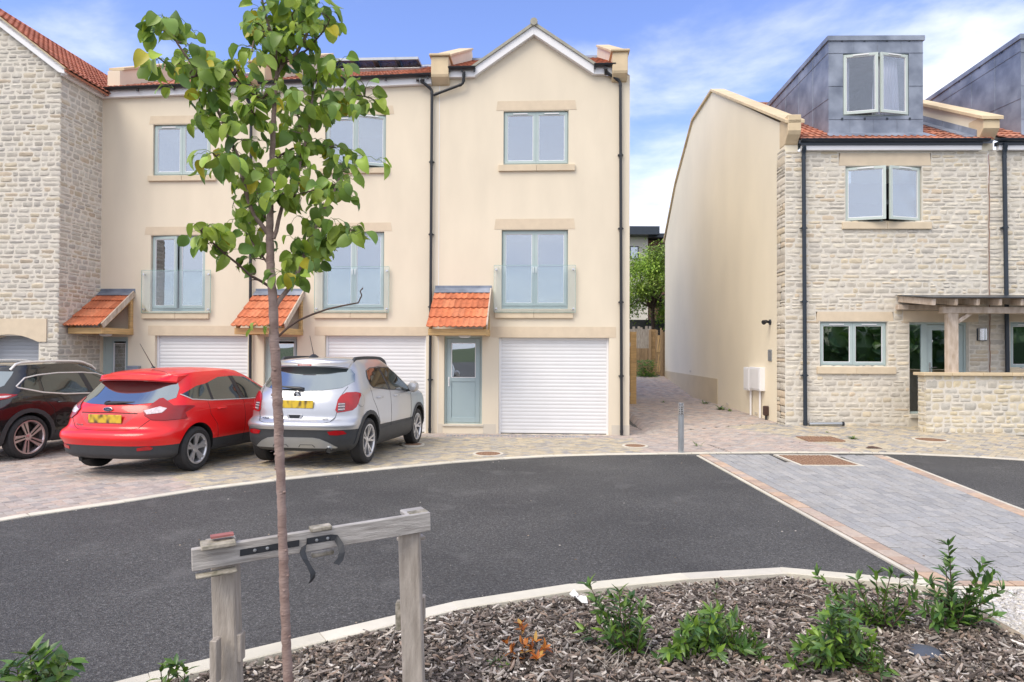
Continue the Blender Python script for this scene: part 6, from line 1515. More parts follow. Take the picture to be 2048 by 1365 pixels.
for y in (-.79, .79):
    blk.wheel(.86, y, .352, 'blade5', .275, .22); blk.wheel(3.506, y, .352, 'blade5', .275, .22)
blk.patch('rear_window', [(0, -.64, 1.10), (0, 0, 1.06), (0, .64, 1.10), (0, .70, 1.2), (0, .62, 1.42), (0, 0, 1.44), (0, -.62, 1.42), (0, -.70, 1.2)], RV, M_['carglass'])
for s in (1, -1):
    Y = -s; D = (0, s, 0)
    blk.patch('quarter_window', [(.74, Y, 1.175), (1.05, Y, 1.09), (1.09, Y, 1.335), (.90, Y, 1.30)], D, M_['carglass_s'])
    blk.patch('side_window', [(1.13, Y, 1.085), (1.40, Y, 1.055), (1.98, Y, 1.03), (1.90, Y, 1.375), (1.45, Y, 1.375), (1.14, Y, 1.345)], D, M_['carglass_s'])
    blk.patch('side_window', [(2.10, Y, 1.028), (3.10, Y, 1.02), (2.85, Y, 1.14), (2.45, Y, 1.31), (2.25, Y, 1.36), (2.01, Y, 1.375)], D, M_['carglass_s'])
    blk.patch('door_pillar', [(1.985, Y, 1.03), (2.095, Y, 1.028), (2.005, Y, 1.375), (1.905, Y, 1.375)], D, M_['black'])
    blk.line('window_trim', [(3.12, Y, 1.01), (2.1, Y, 1.015), (1.5, Y, 1.03), (1.10, Y, 1.075), (.72, Y, 1.165), (.70, Y, 1.185), (.88, Y, 1.315), (1.12, Y, 1.36), (1.5, Y, 1.39), (2.0, Y, 1.39), (2.3, Y, 1.365), (2.6, Y, 1.27), (3.12, Y, 1.02)], D, M_['chrome_w'], .012)
    blk.line('door_seam', [(1.09, Y, 1.07), (1.12, Y, .95), (1.28, Y, .80), (1.36, Y, .45)], D, M_['dark'], .004)
    blk.line('door_seam', [(2.05, Y, 1.02), (2.06, Y, .4)], D, M_['dark'], .004)
    for x in (1.38, 2.3):
        h = blk.proj((x, Y, .90), D)[0]; q = MB(); q.tube([(x - .02, h.y, .895), (x, h.y - s * .035, .90), (x + .16, h.y - s * .035, .90), (x + .18, h.y, .90)], [.01, .015, .014, .01], 8); blk.mesh('door_handle', q, blkp, smooth=50)
    for wx in (.86, 3.506):
        P = []
        for k in range(13): a = math.pi * (k / 12); P.append((wx + .465 * math.cos(a), Y, .36 + .465 * math.sin(a)))
        P += [(wx - .465, Y, .26), (wx - .395, Y, .26)]
        for k in range(13): a = math.pi * (1 - k / 12); P.append((wx + .398 * math.cos(a), Y, .36 + .398 * math.sin(a)))
        P += [(wx + .395, Y, .26), (wx + .465, Y, .26)]
        blk.patch('wheel_arch_trim', P, D, M_['plastic'], off=.012, step=.05)
    blk.patch('sill_trim', [(1.33, Y, .24), (3.05, Y, .24), (3.05, Y, .42), (1.33, Y, .42)], D, M_['plastic'], off=.008)
    q = MB(); P = []; n = 18
    for i in range(n + 1):
        t = i / n; x = lerp(.74, 2.40, t); hz_ = blk.bvh.ray_cast(Vector((x, -.585 * s, 3)), Vector((0, 0, -1)))[0].z; P.append((x, -.59 * s, hz_ + (.004 if i in (0, n) else .04)))
    q.tube(P, .019, 8); blk.mesh('roof_rail', q, M_['chrome_w'], smooth=40)
    D = (.6, .8 * s, 0)
    blk.patch('tail_light', [(.06, -.62 * s, .98), (.2, -.86 * s, .955), (.45, -.93 * s, 1.0), (.60, -.93 * s, 1.05), (.4, -.9 * s, 1.07), (.2, -.8 * s, 1.07)], D, M_['redlens'], off=.014, step=.035)
    blk.patch('tail_light_lens', [(.16, -.80 * s, .99), (.40, -.93 * s, 1.01), (.50, -.93 * s, 1.04), (.25, -.86 * s, 1.03)], D, M_['clearlens'], off=.018, step=.035)
blk.patch('fuel_flap', roundrect(.46, .64, .92, 1.06, .04) and [(.50 + y, -1, z) for _, y, z in roundrect(.06, .24, .86, 1.0, .03)], (0, 1, 0), blkp, off=.003)
h = blk.proj((0, 0, .85), RV)[0]; q = MB(); q.box(h.x - .02, -.26, .80, h.x - .004, .26, .91); blk.mesh('number_plate', q, M_['plate'], bevel=.004)
# ------------------------------------------------------------------ mulch bed, gravel, timber edging
def bedz(x, y): return .062 + .015 * math.sin(x * 2.1 + 1) * math.cos(y * 1.7) + (.03 if y < 4.9 else 0) * min(1, (4.9 - y)) * 1.0
XE = on_z(1850, 1180, .06).x + .02                                  # timber edge line
def in_bed(x, y):
    if x > XE - .02: return False
    ky = pl(x, KNp) if x < KNp[-1][0] else KR[0][1] + (x - KR[0][0]) * (KR[1][1] - KR[0][1]) / (KR[1][0] - KR[0][0])
    return y < ky - .17 / math.cos(.45) 
mb = MB(); pts = [(p[0] + .09, p[1] - .14) for p in KNp] + [(XE, KR[1][1] - .15)]
n = len(pts)
for (a, b) in zip(pts, pts[1:]):
    for j in range(12): f0, f1 = j / 12, (j + 1) / 12; mb.quad((a[0], lerp(a[1], -1, f0), bedz(a[0], lerp(a[1], -1, f0)) - .02), (b[0], lerp(b[1], -1, f0), bedz(b[0], lerp(b[1], -1, f0)) - .02), (b[0], lerp(b[1], -1, f1), bedz(b[0], lerp(b[1], -1, f1)) - .02), (a[0], lerp(a[1], -1, f1), bedz(a[0], lerp(a[1], -1, f1)) - .02))
struct(mb.build('soil', mat('dark_soil', (.05, .04, .032), .95, .35, 30, .6, 60, col2=(.14, .12, .10))), )
rg = random.Random(5)
chips = MB(); CC = [(.28, .235, .20), (.20, .165, .14), (.42, .37, .32), (.12, .095, .08), (.54, .49, .43), (.25, .20, .17), (.34, .29, .25), (.15, .12, .10), (.66, .61, .55), (.08, .065, .055), (.36, .27, .21)]
def chip(x, y, z, L, W, yaw, pitch, roll, col, bend):
    T = .0022 + rg.random() * .003; n = 3; R_ = Matrix.Translation((x, y, z)) @ Matrix.Rotation(yaw, 4, 'Z') @ Matrix.Rotation(pitch, 4, 'Y') @ Matrix.Rotation(roll, 4, 'X'); P = []
    for i in range(n):
        t = i / (n - 1) * 2 - 1; w = W * (.5 + .5 * (1 - t * t)) * rg.uniform(.75, 1.1) / 2; zz = bend * t * t; dy = rg.uniform(-.15, .15) * W
        for (a, b) in ((-w, -T), (w, -T), (w, T), (-w, T)): P.append(R_ @ Vector((t * L / 2, a + dy, b + zz)))
    chips.add(P, [(4*i+k, 4*i+4+k, 4*i+4+(k+1) % 4, 4*i+(k+1) % 4) for i in range(n-1) for k in range(4)] + [(3, 2, 1, 0), (4*n-4, 4*n-3, 4*n-2, 4*n-1)], col)
cnt = 0
while cnt < 23000:
    y = 3.0 + 3.2 * rg.random() ** .9; x = rg.uniform(-2.7, XE)
    if not in_bed(x, y) or abs(x) > y * .84 + .1: continue
    cnt += 1; big = rg.random()
    L = rg.uniform(.012, .036) if big < .68 else rg.uniform(.034, .075) if big < .975 else rg.uniform(.08, .15); W = min(L * rg.uniform(.14, .5), .018)
    yaw = rg.gauss(.2, 1.1); c = rg.choice(CC); j = rg.uniform(.42, 1.3)
    chip(x, y, bedz(x, y) - .012 + rg.uniform(0, .03), L, W, yaw, rg.gauss(0, .28), rg.gauss(0, .4), tuple(min(1, q * j) for q in c), rg.uniform(-.006, .006) * L / .04)
tag(chips.build('bark_mulch', mat('bark_chip', (1.0, 1.0, 1.0), .85, .18, 60, .4, 220, tint=True, col2=(.75, .72, .7)), recalc=False), kind='stuff', label='bark chip mulch covering the planting bed')
# timber edging and white gravel
q = MB(); q.box(XE - .01, 2.0, -.2, XE + .075, KR[1][1] - .14, .085); o = q.build('timber_edging', mat('edging_timber', (.26, .20, .13), .85, .2, 5, .4, 30, stretch=(8, 1, 8), col2=(.40, .33, .24)), None, bevel=.006); struct(o)
q = MB(); q.quad((XE + .07, 1.5, .035), (XE + 5, 1.5, .035), (XE + 5, Yend - .25, .035), (XE + .07, Yend - .25, .035)); struct(q.build('gravel_bed', mat('pale_grit', (.42, .39, .35), .9, .3, 40, .5, 120), recalc=False))
gr = MB(); ico = bmesh.new(); bmesh.ops.create_icosphere(ico, subdivisions=1, radius=1); IV = [v.co.copy() for v in ico.verts]; IF = [tuple(v.index for v in f.verts) for f in ico.faces]; ico.free()
for i in range(8500):
    y = 3.4 + 2.6 * rg.random(); x = XE + .09 + rg.random() ** 1.0 * max(.3, (y * .80 - XE))
    if y > Yend - .27: continue
    s = rg.uniform(.008, .017); e = Matrix.Rotation(rg.uniform(0, 6), 3, 'Z') @ Matrix.Diagonal((s * rg.uniform(.8, 1.5), s, s * rg.uniform(.5, .9))); j = rg.uniform(.75, 1.08); c = rg.choice([(1, 1, 1), (1, .96, .88), (.86, .84, .82), (.95, .95, 1), (.7, .68, .66)])
    gr.add([(e @ v) * rg.uniform(.85, 1.15) + Vector((x, y, .04 + rg.uniform(0, .012))) for v in IV], IF, tuple(k * j for k in c))
tag(gr.build('white_gravel', mat('white_stones', (.62, .60, .56), .8, .1, 50, tint=True), smooth=60, recalc=False), kind='stuff', label='white gravel beyond the timber edging')
# scrap of paper and slate
q = MB(); p = on_z(1156, 1214, .05); P = []
ol = [(-.055, .05), (-.02, .075), (.01, .06), (-.005, .035), (.02, .01), (.055, -.02), (.06, -.05), (.02, -.045), (-.02, -.02), (-.03, .01), (-.02, .04)]
for k, (a, b) in enumerate(ol): P.append((p.x + a, p.y + b * 1.3, .115 + .02 * math.sin(k * 1.7)))
q.add(P, [tuple(range(len(P)))]); q.add([(a, b, c - .003) for a, b, c in P], [tuple(range(len(P)))[::-1]]); o = q.build('paper_scrap', mat('white_paper', (.8, .8, .78), .8, .05, 9), None); tag(o, 'torn white paper scrap lying on the bark chips', 'litter')
q = MB(); p = on_z(1850, 1318, .05); q.lathe([(0, .115), (.05, .112), (.095, .095), (.10, .07)], o=(p.x, p.y, 0), n=18); o = q.build('pebble', mat('dark_slate', (.07, .08, .10), .5, .15, 8), None, smooth=40); tag(o, 'flat dark blue-grey stone half buried in the bark near the timber edge', 'stone')

# ------------------------------------------------------------------ leaves
def leaf(mb, p, d, n, L, W, fold=.25, curl=.2, col=(1, 1, 1), rows=4, round_=True):
    """p base, d direction of the midrib, n rough normal"""
    d = Vector(d).normalized(); n = Vector(n); s = d.cross(n).normalized(); n = s.cross(d).normalized(); P = []
    for i in range(rows + 1):
        t = i / rows
        w = ((4 * t * (1 - t)) ** .55 * (1.08 - .25 * t) if round_ else math.sin(math.pi * t ** .85) ** 1.0) * W / 2 if 0 < i < rows else (.0015 if i == 0 else .0008)
        c = p + d * (L * (t - .08 * curl * t * t)) - n * (curl * L * t * t)
        P += [c - s * w + n * (fold * w), c, c + s * w + n * (fold * w)]
    mb.add(P, [(3*i+k, 3*i+k+1, 3*i+4+k, 3*i+3+k) for i in range(rows) for k in (0, 1)], col)
M_['leaf'] = mat('pear_leaf', (.22, .33, .065), .42, .18, 14, tint=True, trans=.28, spec=.4)
M_['leaf_s'] = mat('shrub_leaf', (.12, .22, .05), .33, .2, 14, tint=True, trans=.2, spec=.5)
M_['bark'] = mat('young_bark', (.20, .13, .11), .8, .25, 9, .5, 60, stretch=(1, 1, 2.2), detail=6, col2=(.34, .25, .22))
M_['twig'] = mat('dark_twig', (.11, .07, .055), .8, .2, 12)
# ------------------------------------------------------------------ sapling
TY = 2.86
tree = thing('sapling', 'young pear tree with thin reddish trunk and open leafy crown beside the timber rail', 'tree', (at_y(576, 1365, TY).x, TY, .03))
tr = [(578, 1500, 9.8), (576, 1365, 9.6), (573, 1290, 9.3), (569, 1200, 9.2), (567, 1120, 9.0), (564, 1040, 8.8), (562, 965, 8.8), (558, 880, 9.4), (555, 800, 9.6), (552, 740, 9.8), (549, 690, 9.6), (547, 640, 9.3), (545, 590, 8.6), (541, 530, 8.2), (539, 460, 7.6), (541, 400, 6.0), (544, 330, 5.4), (546, 260, 5.0), (549, 200, 4.4), (552, 160, 3.6)]
def pw(px, py, y=TY): return at_y(px, py, y)
s_px = TY / F_PX
tb = MB(); P = [pw(tr[0][0], tr[0][1])]; P[0].z = -.05
rt_ = random.Random(4); pts = []; rad = []
for (a, b) in zip(tr, tr[1:]):
    n = max(2, int(abs(b[1] - a[1]) / 9))
    for i in range(n): t = i / n; pts.append(pw(lerp(a[0], b[0], t) + rt_.uniform(-.8, .8), lerp(a[1], b[1], t))); rad.append(lerp(a[2], b[2], t) * s_px * rt_.uniform(.93, 1.06))
base = pts[0].copy(); base.z = -.05; pts.insert(0, base); rad.insert(0, .025)
tb.tube(pts, rad, 14)
for ky, sd_ in ((985, 1), (905, -1), (1145, 1), (1183, .3), (1230, -.2), (1275, 1), (830, 1), (790, -1), (745, 0), (705, 1), (1065, -.6), (1330, -.5), (1095, .8), (870, .4), (940, -.9), (650, -.8)):
    c = min(pts, key=lambda p: abs(p.z - pw(560, ky).z)); r = .5 * s_px * 9.5; o = c + Vector((sd_ * r * 1.6, -r * (1.6 - abs(sd_)), 0)); tb.lathe([(0, .006), (.006, .006), (.009, .0), (.007, -.004), (0, -.006)], o=o, n=8); tb.tube([c, o], [.009, .0085], 8)
tb.build('trunk', M_['bark'], tree, smooth=50)
# main limbs: (points px,py), depth offset at the end, radii px
BR = [
 ([(557, 673), (575, 656), (597, 641), (626, 629), (655, 619), (690, 611), (717, 606), (723, 591), (720, 583), (726, 576)], -.10, 2.6, 1.3, 0),
 ([(546, 622), (558, 600), (573, 582), (587, 565), (606, 520), (616, 493), (631, 455), (643, 426), (657, 404), (669, 382), (680, 352), (687, 326)], .22, 5.2, 1.8, 1),
 ([(616, 493), (636, 486), (655, 482), (675, 464), (690, 460), (709, 461)], -.15, 2.2, 1.2, 1),
 ([(538, 573), (520, 562), (502, 552), (476, 529), (449, 508), (430, 490), (414, 476), (401, 461)], -.22, 3.0, 1.6, 2),
 ([(537, 530), (526, 514), (514, 499), (505, 486), (495, 470), (480, 452)], .12, 2.4, 1.4, 1),
 ([(536, 468), (522, 448), (508, 432), (496, 399), (487, 367), (481, 338), (473, 309), (464, 290), (455, 268), (446, 245), (436, 222), (429, 202), (415, 175), (400, 149), (384, 128), (369, 108), (356, 88), (346, 70), (338, 52), (331, 38)], -.28, 4.8, 1.6, 1),
 ([(402, 150), (378, 156), (352, 147), (334, 130), (319, 117)], -.3, 2.0, 1.2, 1),
 ([(481, 344), (462, 340), (443, 329), (434, 316), (426, 306)], -.35, 2.4, 1.4, 1),
 ([(546, 478), (552, 462), (558, 440), (568, 402), (578, 384), (590, 367), (600, 330), (608, 296), (617, 262), (620, 229), (624, 200), (626, 182), (628, 160), (627, 140)], .18, 4.6, 2.0, 1),
 ([(617, 256), (630, 232), (649, 211), (670, 200), (693, 192), (715, 191), (737, 195), (752, 203)], -.18, 2.6, 1.4, 1),
 ([(547, 252), (532, 246), (517, 240), (506, 226), (497, 211)], -.2, 2.4, 1.4, 1),
 ([(552, 168), (537, 184), (523, 199), (504, 188), (485, 173), (468, 150), (453, 123)], -.15, 2.4, 1.3, 1),
 ([(611, 264), (600, 244), (593, 226), (582, 204), (570, 179)], .15, 2.2, 1.2, 1),
 ([(552, 160), (558, 140), (572, 118), (592, 110), (603, 90), (611, 73), (622, 44), (632, 15), (637, -12)], .10, 4.4, 2.6, 1),
 ([(600, 112), (622, 92), (643, 67), (655, 50), (661, 38)], -.1, 2.0, 1.1, 1),
 ([(553, 158), (552, 120), (552, 85), (545, 68), (541, 59), (533, 36), (528, 15), (522, -10)], -.12, 3.4, 2.2, 1),
 ([(555, 150), (562, 120), (556, 92), (560, 60), (566, 30), (570, 5), (572, -12)], .05, 2.2, 1.6, 1),
 ([(530, 436), (522, 412), (514, 388), (508, 362)], .2, 2.0, 1.2, 1),
 ([(606, 520), (622, 512), (640, 500), (634, 520)], .2, 2.2, 1.2, 1),
 ([(570, 402), (600, 388), (632, 380), (650, 386)], -.2, 2.0, 1.2, 1),
 ([(545, 330), (562, 310), (580, 300), (604, 292), (640, 290), (672, 296)], .25, 2.4, 1.3, 1),
 ([(627, 160), (644, 140), (664, 128), (682, 122)], -.2, 2.0, 1.2, 1),
 ([(611, 73), (596, 60), (585, 40), (580, 16)], -.15, 1.8, 1.2, 1),
 ([(541, 59), (520, 66), (508, 84), (503, 104)], -.2, 1.8, 1.2, 1),
]
fol = MB(); pet = MB(); tw = random.Random(12)
LC = [(1, 1, 1), (1.35, 1.2, .8), (1.7, 1.5, .9), (1.25, 1.15, .9), (.78, .86, .8), (1.35, 1.28, 1.0), (.62, .72, .72), (.9, .95, .85), (1.5, 1.45, 1.1), (.7, .82, .95)]
def cluster(p, n, r=.10, scale=1.0):
    for i in range(n):
        a = tw.uniform(0, 2 * math.pi); el = tw.uniform(-.5, .7); d0 = Vector((math.cos(a) * math.cos(el), math.sin(a) * math.cos(el), math.sin(el)))
        pl_ = tw.uniform(.02, .055) * scale; q = p + d0 * pl_; q.z -= .006
        pet.tube([p, p + d0 * pl_ * .55 + Vector((0, 0, .004)), q], .0011, 4, caps=False)
        dr = (d0 * tw.uniform(.3, 1) + Vector((tw.uniform(-.2, .2), tw.uniform(-.2, .2), -tw.uniform(.25, 1.15)))).normalized()
        nn = Vector((tw.uniform(-.8, .8), tw.uniform(-1.2, .3), tw.uniform(.0, 1.1))); L = tw.uniform(.042, .074) * scale; c = tw.choice(LC); j = tw.uniform(.85, 1.15)
        if tw.random() < .04: c = (2.2, 1.3, .6)
        leaf(fol, q, dr, nn, L, L * tw.uniform(.66, .86), tw.uniform(.15, .8), tw.uniform(.1, .75), tuple(k * j for k in c), rows=6)
for bi, (pp_, dy, r0, r1, dens) in enumerate(BR):
    n = len(pp_); L_ = [0]
    for a, b in zip(pp_, pp_[1:]): L_.append(L_[-1] + math.hypot(b[0]-a[0], b[1]-a[1]))
    y0 = TY + (0 if bi not in (2, 6, 7, 9, 12, 14, 18, 19, 21, 22, 23) else {2: .12, 6: -.2, 7: -.12, 9: .15, 12: .15, 14: .04, 18: .1, 19: .04, 21: .14, 22: .06, 23: -.08}[bi])
    pts = []; rad = []; 
    for (x, y), l in zip(pp_, L_):
        t = l / L_[-1]; pts.append(pw(x + tw.uniform(-1, 1), y, y0 + dy * t ** 1.2)); rad.append(lerp(r0, r1, t) * s_px * .95)
    q = MB(); q.tube(pts, rad, 8)
    # little spurs
    tot = L_[-1]; s = tot * (.25 if r0 > 3 else .12); clusters = []
    while s < tot:
        for i in range(n - 1):
            if L_[i] <= s <= L_[i + 1]: t = (s - L_[i]) / (L_[i + 1] - L_[i]); p = pts[i].lerp(pts[i + 1], t); break
        a = tw.uniform(0, 2 * math.pi); d = Vector((math.cos(a), math.sin(a) * .8, tw.uniform(-.1, .6))); e = p + d * tw.uniform(.015, .07)
        if dens: q.tube([p, p.lerp(e, .5) + Vector((0, 0, .004)), e], [.0032, .0028, .002], 5); clusters.append(e)
        s += tw.uniform(15, 27)
    q.build('branch', M_['bark'] if r0 > 3 else M_['twig'], tree, smooth=50)
    if dens == 0: continue
    if dens == 2: clusters = clusters[-4:]
    for e in clusters: cluster(e, tw.randint(4, 7))
    cluster(pts[-1], tw.randint(4, 6))
for (x, y, n) in ((505, 20, 6), (492, 40, 5), (515, 60, 5), (540, 30, 4), (560, 20, 5), (590, 30, 4), (615, 60, 5), (500, 130, 5), (470, 120, 4), (575, 70, 5), (585, 140, 6), (600, 190, 5), (650, 150, 6), (680, 135, 5), (690, 160, 4), (560, 230, 6), (520, 280, 7), (480, 250, 6), (500, 330, 6), (540, 300, 6), (575, 330, 6), (620, 340, 6), (655, 300, 6), (700, 300, 5), (720, 315, 4), (748, 325, 4), (690, 360, 5), (640, 390, 6), (560, 360, 6), (525, 350, 7), (470, 410, 5), (465, 440, 5), (500, 420, 4), (590, 430, 6), (620, 450, 6), (660, 440, 5), (590, 480, 6), (620, 510, 5), (650, 500, 5), (560, 545, 5), (580, 550, 5), (610, 555, 4), (600, 395, 5), (440, 300, 5), (410, 250, 5), (425, 230, 5), (370, 200, 3), (350, 175, 4), (395, 100, 5), (300, 60, 5), (320, 40, 4), (350, 30, 4), (380, 65, 5), (410, 110, 5), (440, 140, 4), (530, 200, 6), (480, 220, 6), (455, 190, 5), (640, 215, 5), (700, 215, 4), (735, 210, 3), (550, 385, 5), (445, 480, 5), (425, 465, 5), (715, 470, 4), (695, 455, 4), (408, 305, 2), (418, 332, 2)):
    cluster(pw(x + tw.uniform(-6, 6), y + tw.uniform(-4, 4), TY + tw.uniform(-.25, .28)), max(2, n - 1))
cluster(pw(540, 655, TY - .03), 2, scale=.7); cluster(pw(515, 650, TY - .02), 2, scale=.7)
k_ = len(fol.f); fol.mi = 1; off_ = len(fol.v); fol.v += pet.v; fol.f += [tuple(i + off_ for i in f) for f in pet.f]; fol.c += pet.c; fol.m += [1] * len(pet.f)
fol.build('foliage', [M_['leaf'], mat('green_stalk', (.16, .22, .06), .6, .1, 9)], tree, smooth=60, recalc=False)
# ------------------------------------------------------------------ timber support frame
fr = thing('tree_support', 'weathered grey timber frame of two posts and a sloping rail beside the sapling', 'tree stake', (at_y(620, 1300, 3.0).x, 3.0, .03))
yl, yr = 2.78, 3.28
a, b = at_y(383, 1120, yl), at_y(859, 1042, yr)
q = MB(); d = (b - a).normalized(); q.beam(a, b, .032, .092)
q.build('rail', M_['wood_gh'], fr, bevel=.003)
nrm = d.cross(Vector((0, 0, 1))).normalized();
if nrm.y > 0: nrm = -nrm
def onrail(px, dz=0, out=.016):
    t = (px - 383) / (859 - 383); t = t * yl / (t * yl + (1 - t) * yr) if False else t; p = a.lerp(b, t * yl / (yr - t * (yr - yl))); return p + nrm * out + Vector((0, 0, dz))
for (x, Y, w0) in ((450, onrail(450).y + .075, 46), (818, onrail(818).y + .075, 41)):
    tp = at_y(x, 1092 if x < 600 else 1040, Y); w = w0 / F_PX * Y
    lean = -.015 if x < 600 else -.02
    q = MB(); top = Vector((tp.x, Y, tp.z)); bot = Vector((at_y(x + 8, 1365, Y).x + .0, Y, 0)); dd = (at_y(x + (8 if x < 600 else 10), 1365, Y) - tp); bot = tp + dd * (tp.z / -dd.z)
    for k in range(1): q.beam(bot, top, w, .075, up=(0, 1, 0))
    q.build('post', M_['wood_g'], fr, bevel=.006)
# blocks of pallet wood nailed on
def blk_(px, py, Y, L, h, dp, m='wood_end', tilt=0):
    c = at_y(px, py, Y); q = MB(); dd = d * (L / 2); dd.z += tilt; q.beam(c - dd, c + dd, dp, h); return q.build('offcut', M_[m], fr, bevel=.004)
o1 = blk_(436, 1087, yl + .03, .135, .020, .10); blk_(441, 1080, yl + .10, .12, .014, .05, 'wood_gh')
q = MB(); c = at_y(444, 1071, yl + .05); q.beam(c - d * .045, c + d * .045, .04, .009); q.build('red_tape', mat('faded_red', (.33, .12, .11), .7, .2, 20), fr)
blk_(641, 1056, 3.03, .095, .020, .055); blk_(645, 1107, 3.06, .10, .020, .03)
o2 = blk_(828, 1025, yr + .03, .115, .022, .10, 'wood_gh'); blk_(835, 1027, yr - .0, .10, .022, .05)
blk_(433, 1146, yl + .03, .16, .012, .06); blk_(822, 1077, yr + .05, .13, .018, .07, 'wood_g')
for (x, y0, y1, Y, w) in ((431, 1278, 1365, yl + .03, .03), (480, 1265, 1320, yl + .12, .028), (798, 1203, 1258, yr + .02, .028), (845, 1192, 1240, yr + .13, .026)):
    p0, p1 = at_y(x, y1, Y), at_y(x, y0, Y); q = MB(); q.beam(p0, p1, w, .05, up=(0, 1, 0)); q.build('batten', M_['wood_end' if x == 798 else 'wood_g'], fr, bevel=.003)
# strap
st_ = MB()
def ribbon(mb, pts, w, side):
    th = .0025; P = []
    for i, p in enumerate(pts):
        p = Vector(p); s = Vector(side[i] if isinstance(side, list) else side).normalized() * (w / 2); t = (Vector(pts[min(i+1, len(pts)-1)]) - Vector(pts[max(i-1, 0)])).normalized(); n = t.cross(s).normalized() * th / 2
        P += [p - s - n, p + s - n, p + s + n, p - s + n]
    n = len(pts); mb.add(P, [(4*i+k, 4*i+4+k, 4*i+4+(k+1) % 4, 4*i+(k+1) % 4) for i in range(n-1) for k in range(4)] + [(0, 1, 2, 3), (4*n-4, 4*n-3, 4*n-2, 4*n-1)])
ribbon(st_, [onrail(479, .0, .019), onrail(520, .001, .019), onrail(597, .002, .019)], .028, (0, 0, 1))
strap = st_.build('strap', mat('black_strap', (.025, .028, .034), .6, .15, 12, .2, 80), fr)
s2 = MB(); ribbon(s2, [onrail(612, .003, .019), onrail(660, .003, .019)], .028, (0, 0, 1))
c0 = onrail(660, .003, .019); lp_ = [c0, at_y(672, 1076, 3.04), at_y(681, 1090, 3.02), at_y(684, 1106, 3.0), at_y(680, 1120, 2.99), at_y(672, 1129, 2.98)]
ribbon(s2, lp_, .028, [(0, 0, 1), (.5, .2, .9), (1, .3, .4), (1, .3, .1), (1, .3, -.3), (1, .2, -.4)])
c1 = onrail(612, .003, .019); lp2 = [c1, at_y(608, 1092, 2.97), at_y(605, 1105, 2.95), at_y(610, 1119, 2.93), at_y(619, 1134, 2.93), at_y(626, 1147, 2.93), at_y(625, 1158, 2.93), at_y(620, 1166, 2.93)]
ribbon(s2, lp2, .026, [(0, 0, 1), (.8, .3, .5), (1, .5, 0), (1, .5, -.3), (.9, .4, -.4), (.7, .7, 0), (.4, .9, 0), (.2, 1, 0)])
s2.build('strap', strap.data.materials[0], fr)
nl = MB()
for px in (508, 533, 631, 653):
    p = onrail(px, .002, .022); nl.lathe([(0, -.004), (.006, -.003), (.0075, .002)], o=p, axis='y', n=12)
nl.build('nail_heads', M_['alu'], fr, smooth=True)
# ------------------------------------------------------------------ shrubs
def shrub(name, label, cat, base, stems, leafcol, L=(.05, .075), W=.3, spread=.5, dens=1.0, seed=1, mat_='leaf_s', stemr=.0035, whorl=6, group=None):
    """stems: list of (tip world pos). leaves in whorls along each stem"""
    rs = random.Random(seed); t = thing(name, label, cat, base, group=group); B0 = Vector(base); lf = MB(); sm = MB()
    for tip in stems:
        tip = Vector(tip); mid = B0.lerp(tip, .5) + Vector((rs.uniform(-.04, .04), rs.uniform(-.04, .04), -.02)); P = [B0.lerp(mid, k / 3) if k < 3 else mid for k in range(4)] + [mid.lerp(tip, .5), tip]
        sm.tube(P, [stemr * 1.4, stemr * 1.3, stemr * 1.1, stemr, stemr * .8, stemr * .6], 5); ln = (tip - B0).length; n = max(3, int(ln * 34 * dens))
        for k in range(n):
            f = 1 - (k / n) * (.78 if dens > .8 else .62); i = f * 5; j = min(4, int(i)); p = P[j].lerp(P[j + 1], i - j) if j < 5 else tip; ax_d = (P[j + 1] - P[j]).normalized()
            for m in range(2 if k else whorl):
                a = rs.uniform(0, 6.28); s1 = ax_d.orthogonal().normalized(); s2_ = ax_d.cross(s1); o = s1 * math.cos(a) + s2_ * math.sin(a); d_ = (o * rs.uniform(.5, 1.1) + ax_d * rs.uniform(.35, 1.1)).normalized()
                c = rs.choice(leafcol); jj = rs.uniform(.8, 1.2); LL = rs.uniform(*L); leaf(lf, p, d_, ax_d + o * -.3, LL, LL * W * rs.uniform(.85, 1.2), rs.uniform(.15, .5), rs.uniform(0, .35), tuple(q * jj for q in c), rows=4, round_=False)
    sm.build('stems', M_['twig'], t, smooth=50); lf.build('foliage', M_[mat_], t, smooth=60, recalc=False); return t
SG = [(.85, .85, .85), (1.1, 1.05, .7), (.6, .68, .72), (1.45, 1.3, .8), (.48, .58, .64), (.9, .92, .65)]
SD = [(.8, .85, .9), (.6, .7, .8), (1, 1, .9), (.5, .62, .75), (1.2, 1.2, .9)]
def gp_(px, py, Y): p = at_y(px, py, Y); return (p.x, p.y, p.z)
def base_of(px, Y): return (at_y(px, 1000, Y).x, Y, .065)
rs = random.Random(77)
def tips(n, x0, x1, ytop, ybot, Y, dY=.15, dome=True):
    out = []
    for i in range(n):
        f = (i + .5) / n; x = lerp(x0, x1, f) + rs.uniform(-8, 8); h = 1 - (2 * f - 1) ** 2 if dome else 1
        y = lerp(ybot, ytop, h * rs.uniform(.45, 1.0)); out.append(gp_(x, y, Y + rs.uniform(-dY, dY)))
    return out
def Yof(py): return on_z(1000, py, .03).y
Y = Yof(1330); shrub('shrub', 'upright bushy green shrub with a bare forked stem rising behind the dead orange plant', 'shrub', base_of(1272, Y), [gp_(x, y, Y + rs.uniform(-.1, .1)) for x, y in ((1180, 1172), (1192, 1205), (1208, 1225), (1226, 1200), (1238, 1185), (1250, 1215), (1262, 1200), (1285, 1215), (1200, 1250), (1240, 1240), (1278, 1235), (1170, 1262), (1222, 1268), (1262, 1262), (1284, 1250))], SG, L=(.055, .085), W=.30, seed=3, dens=1.1)
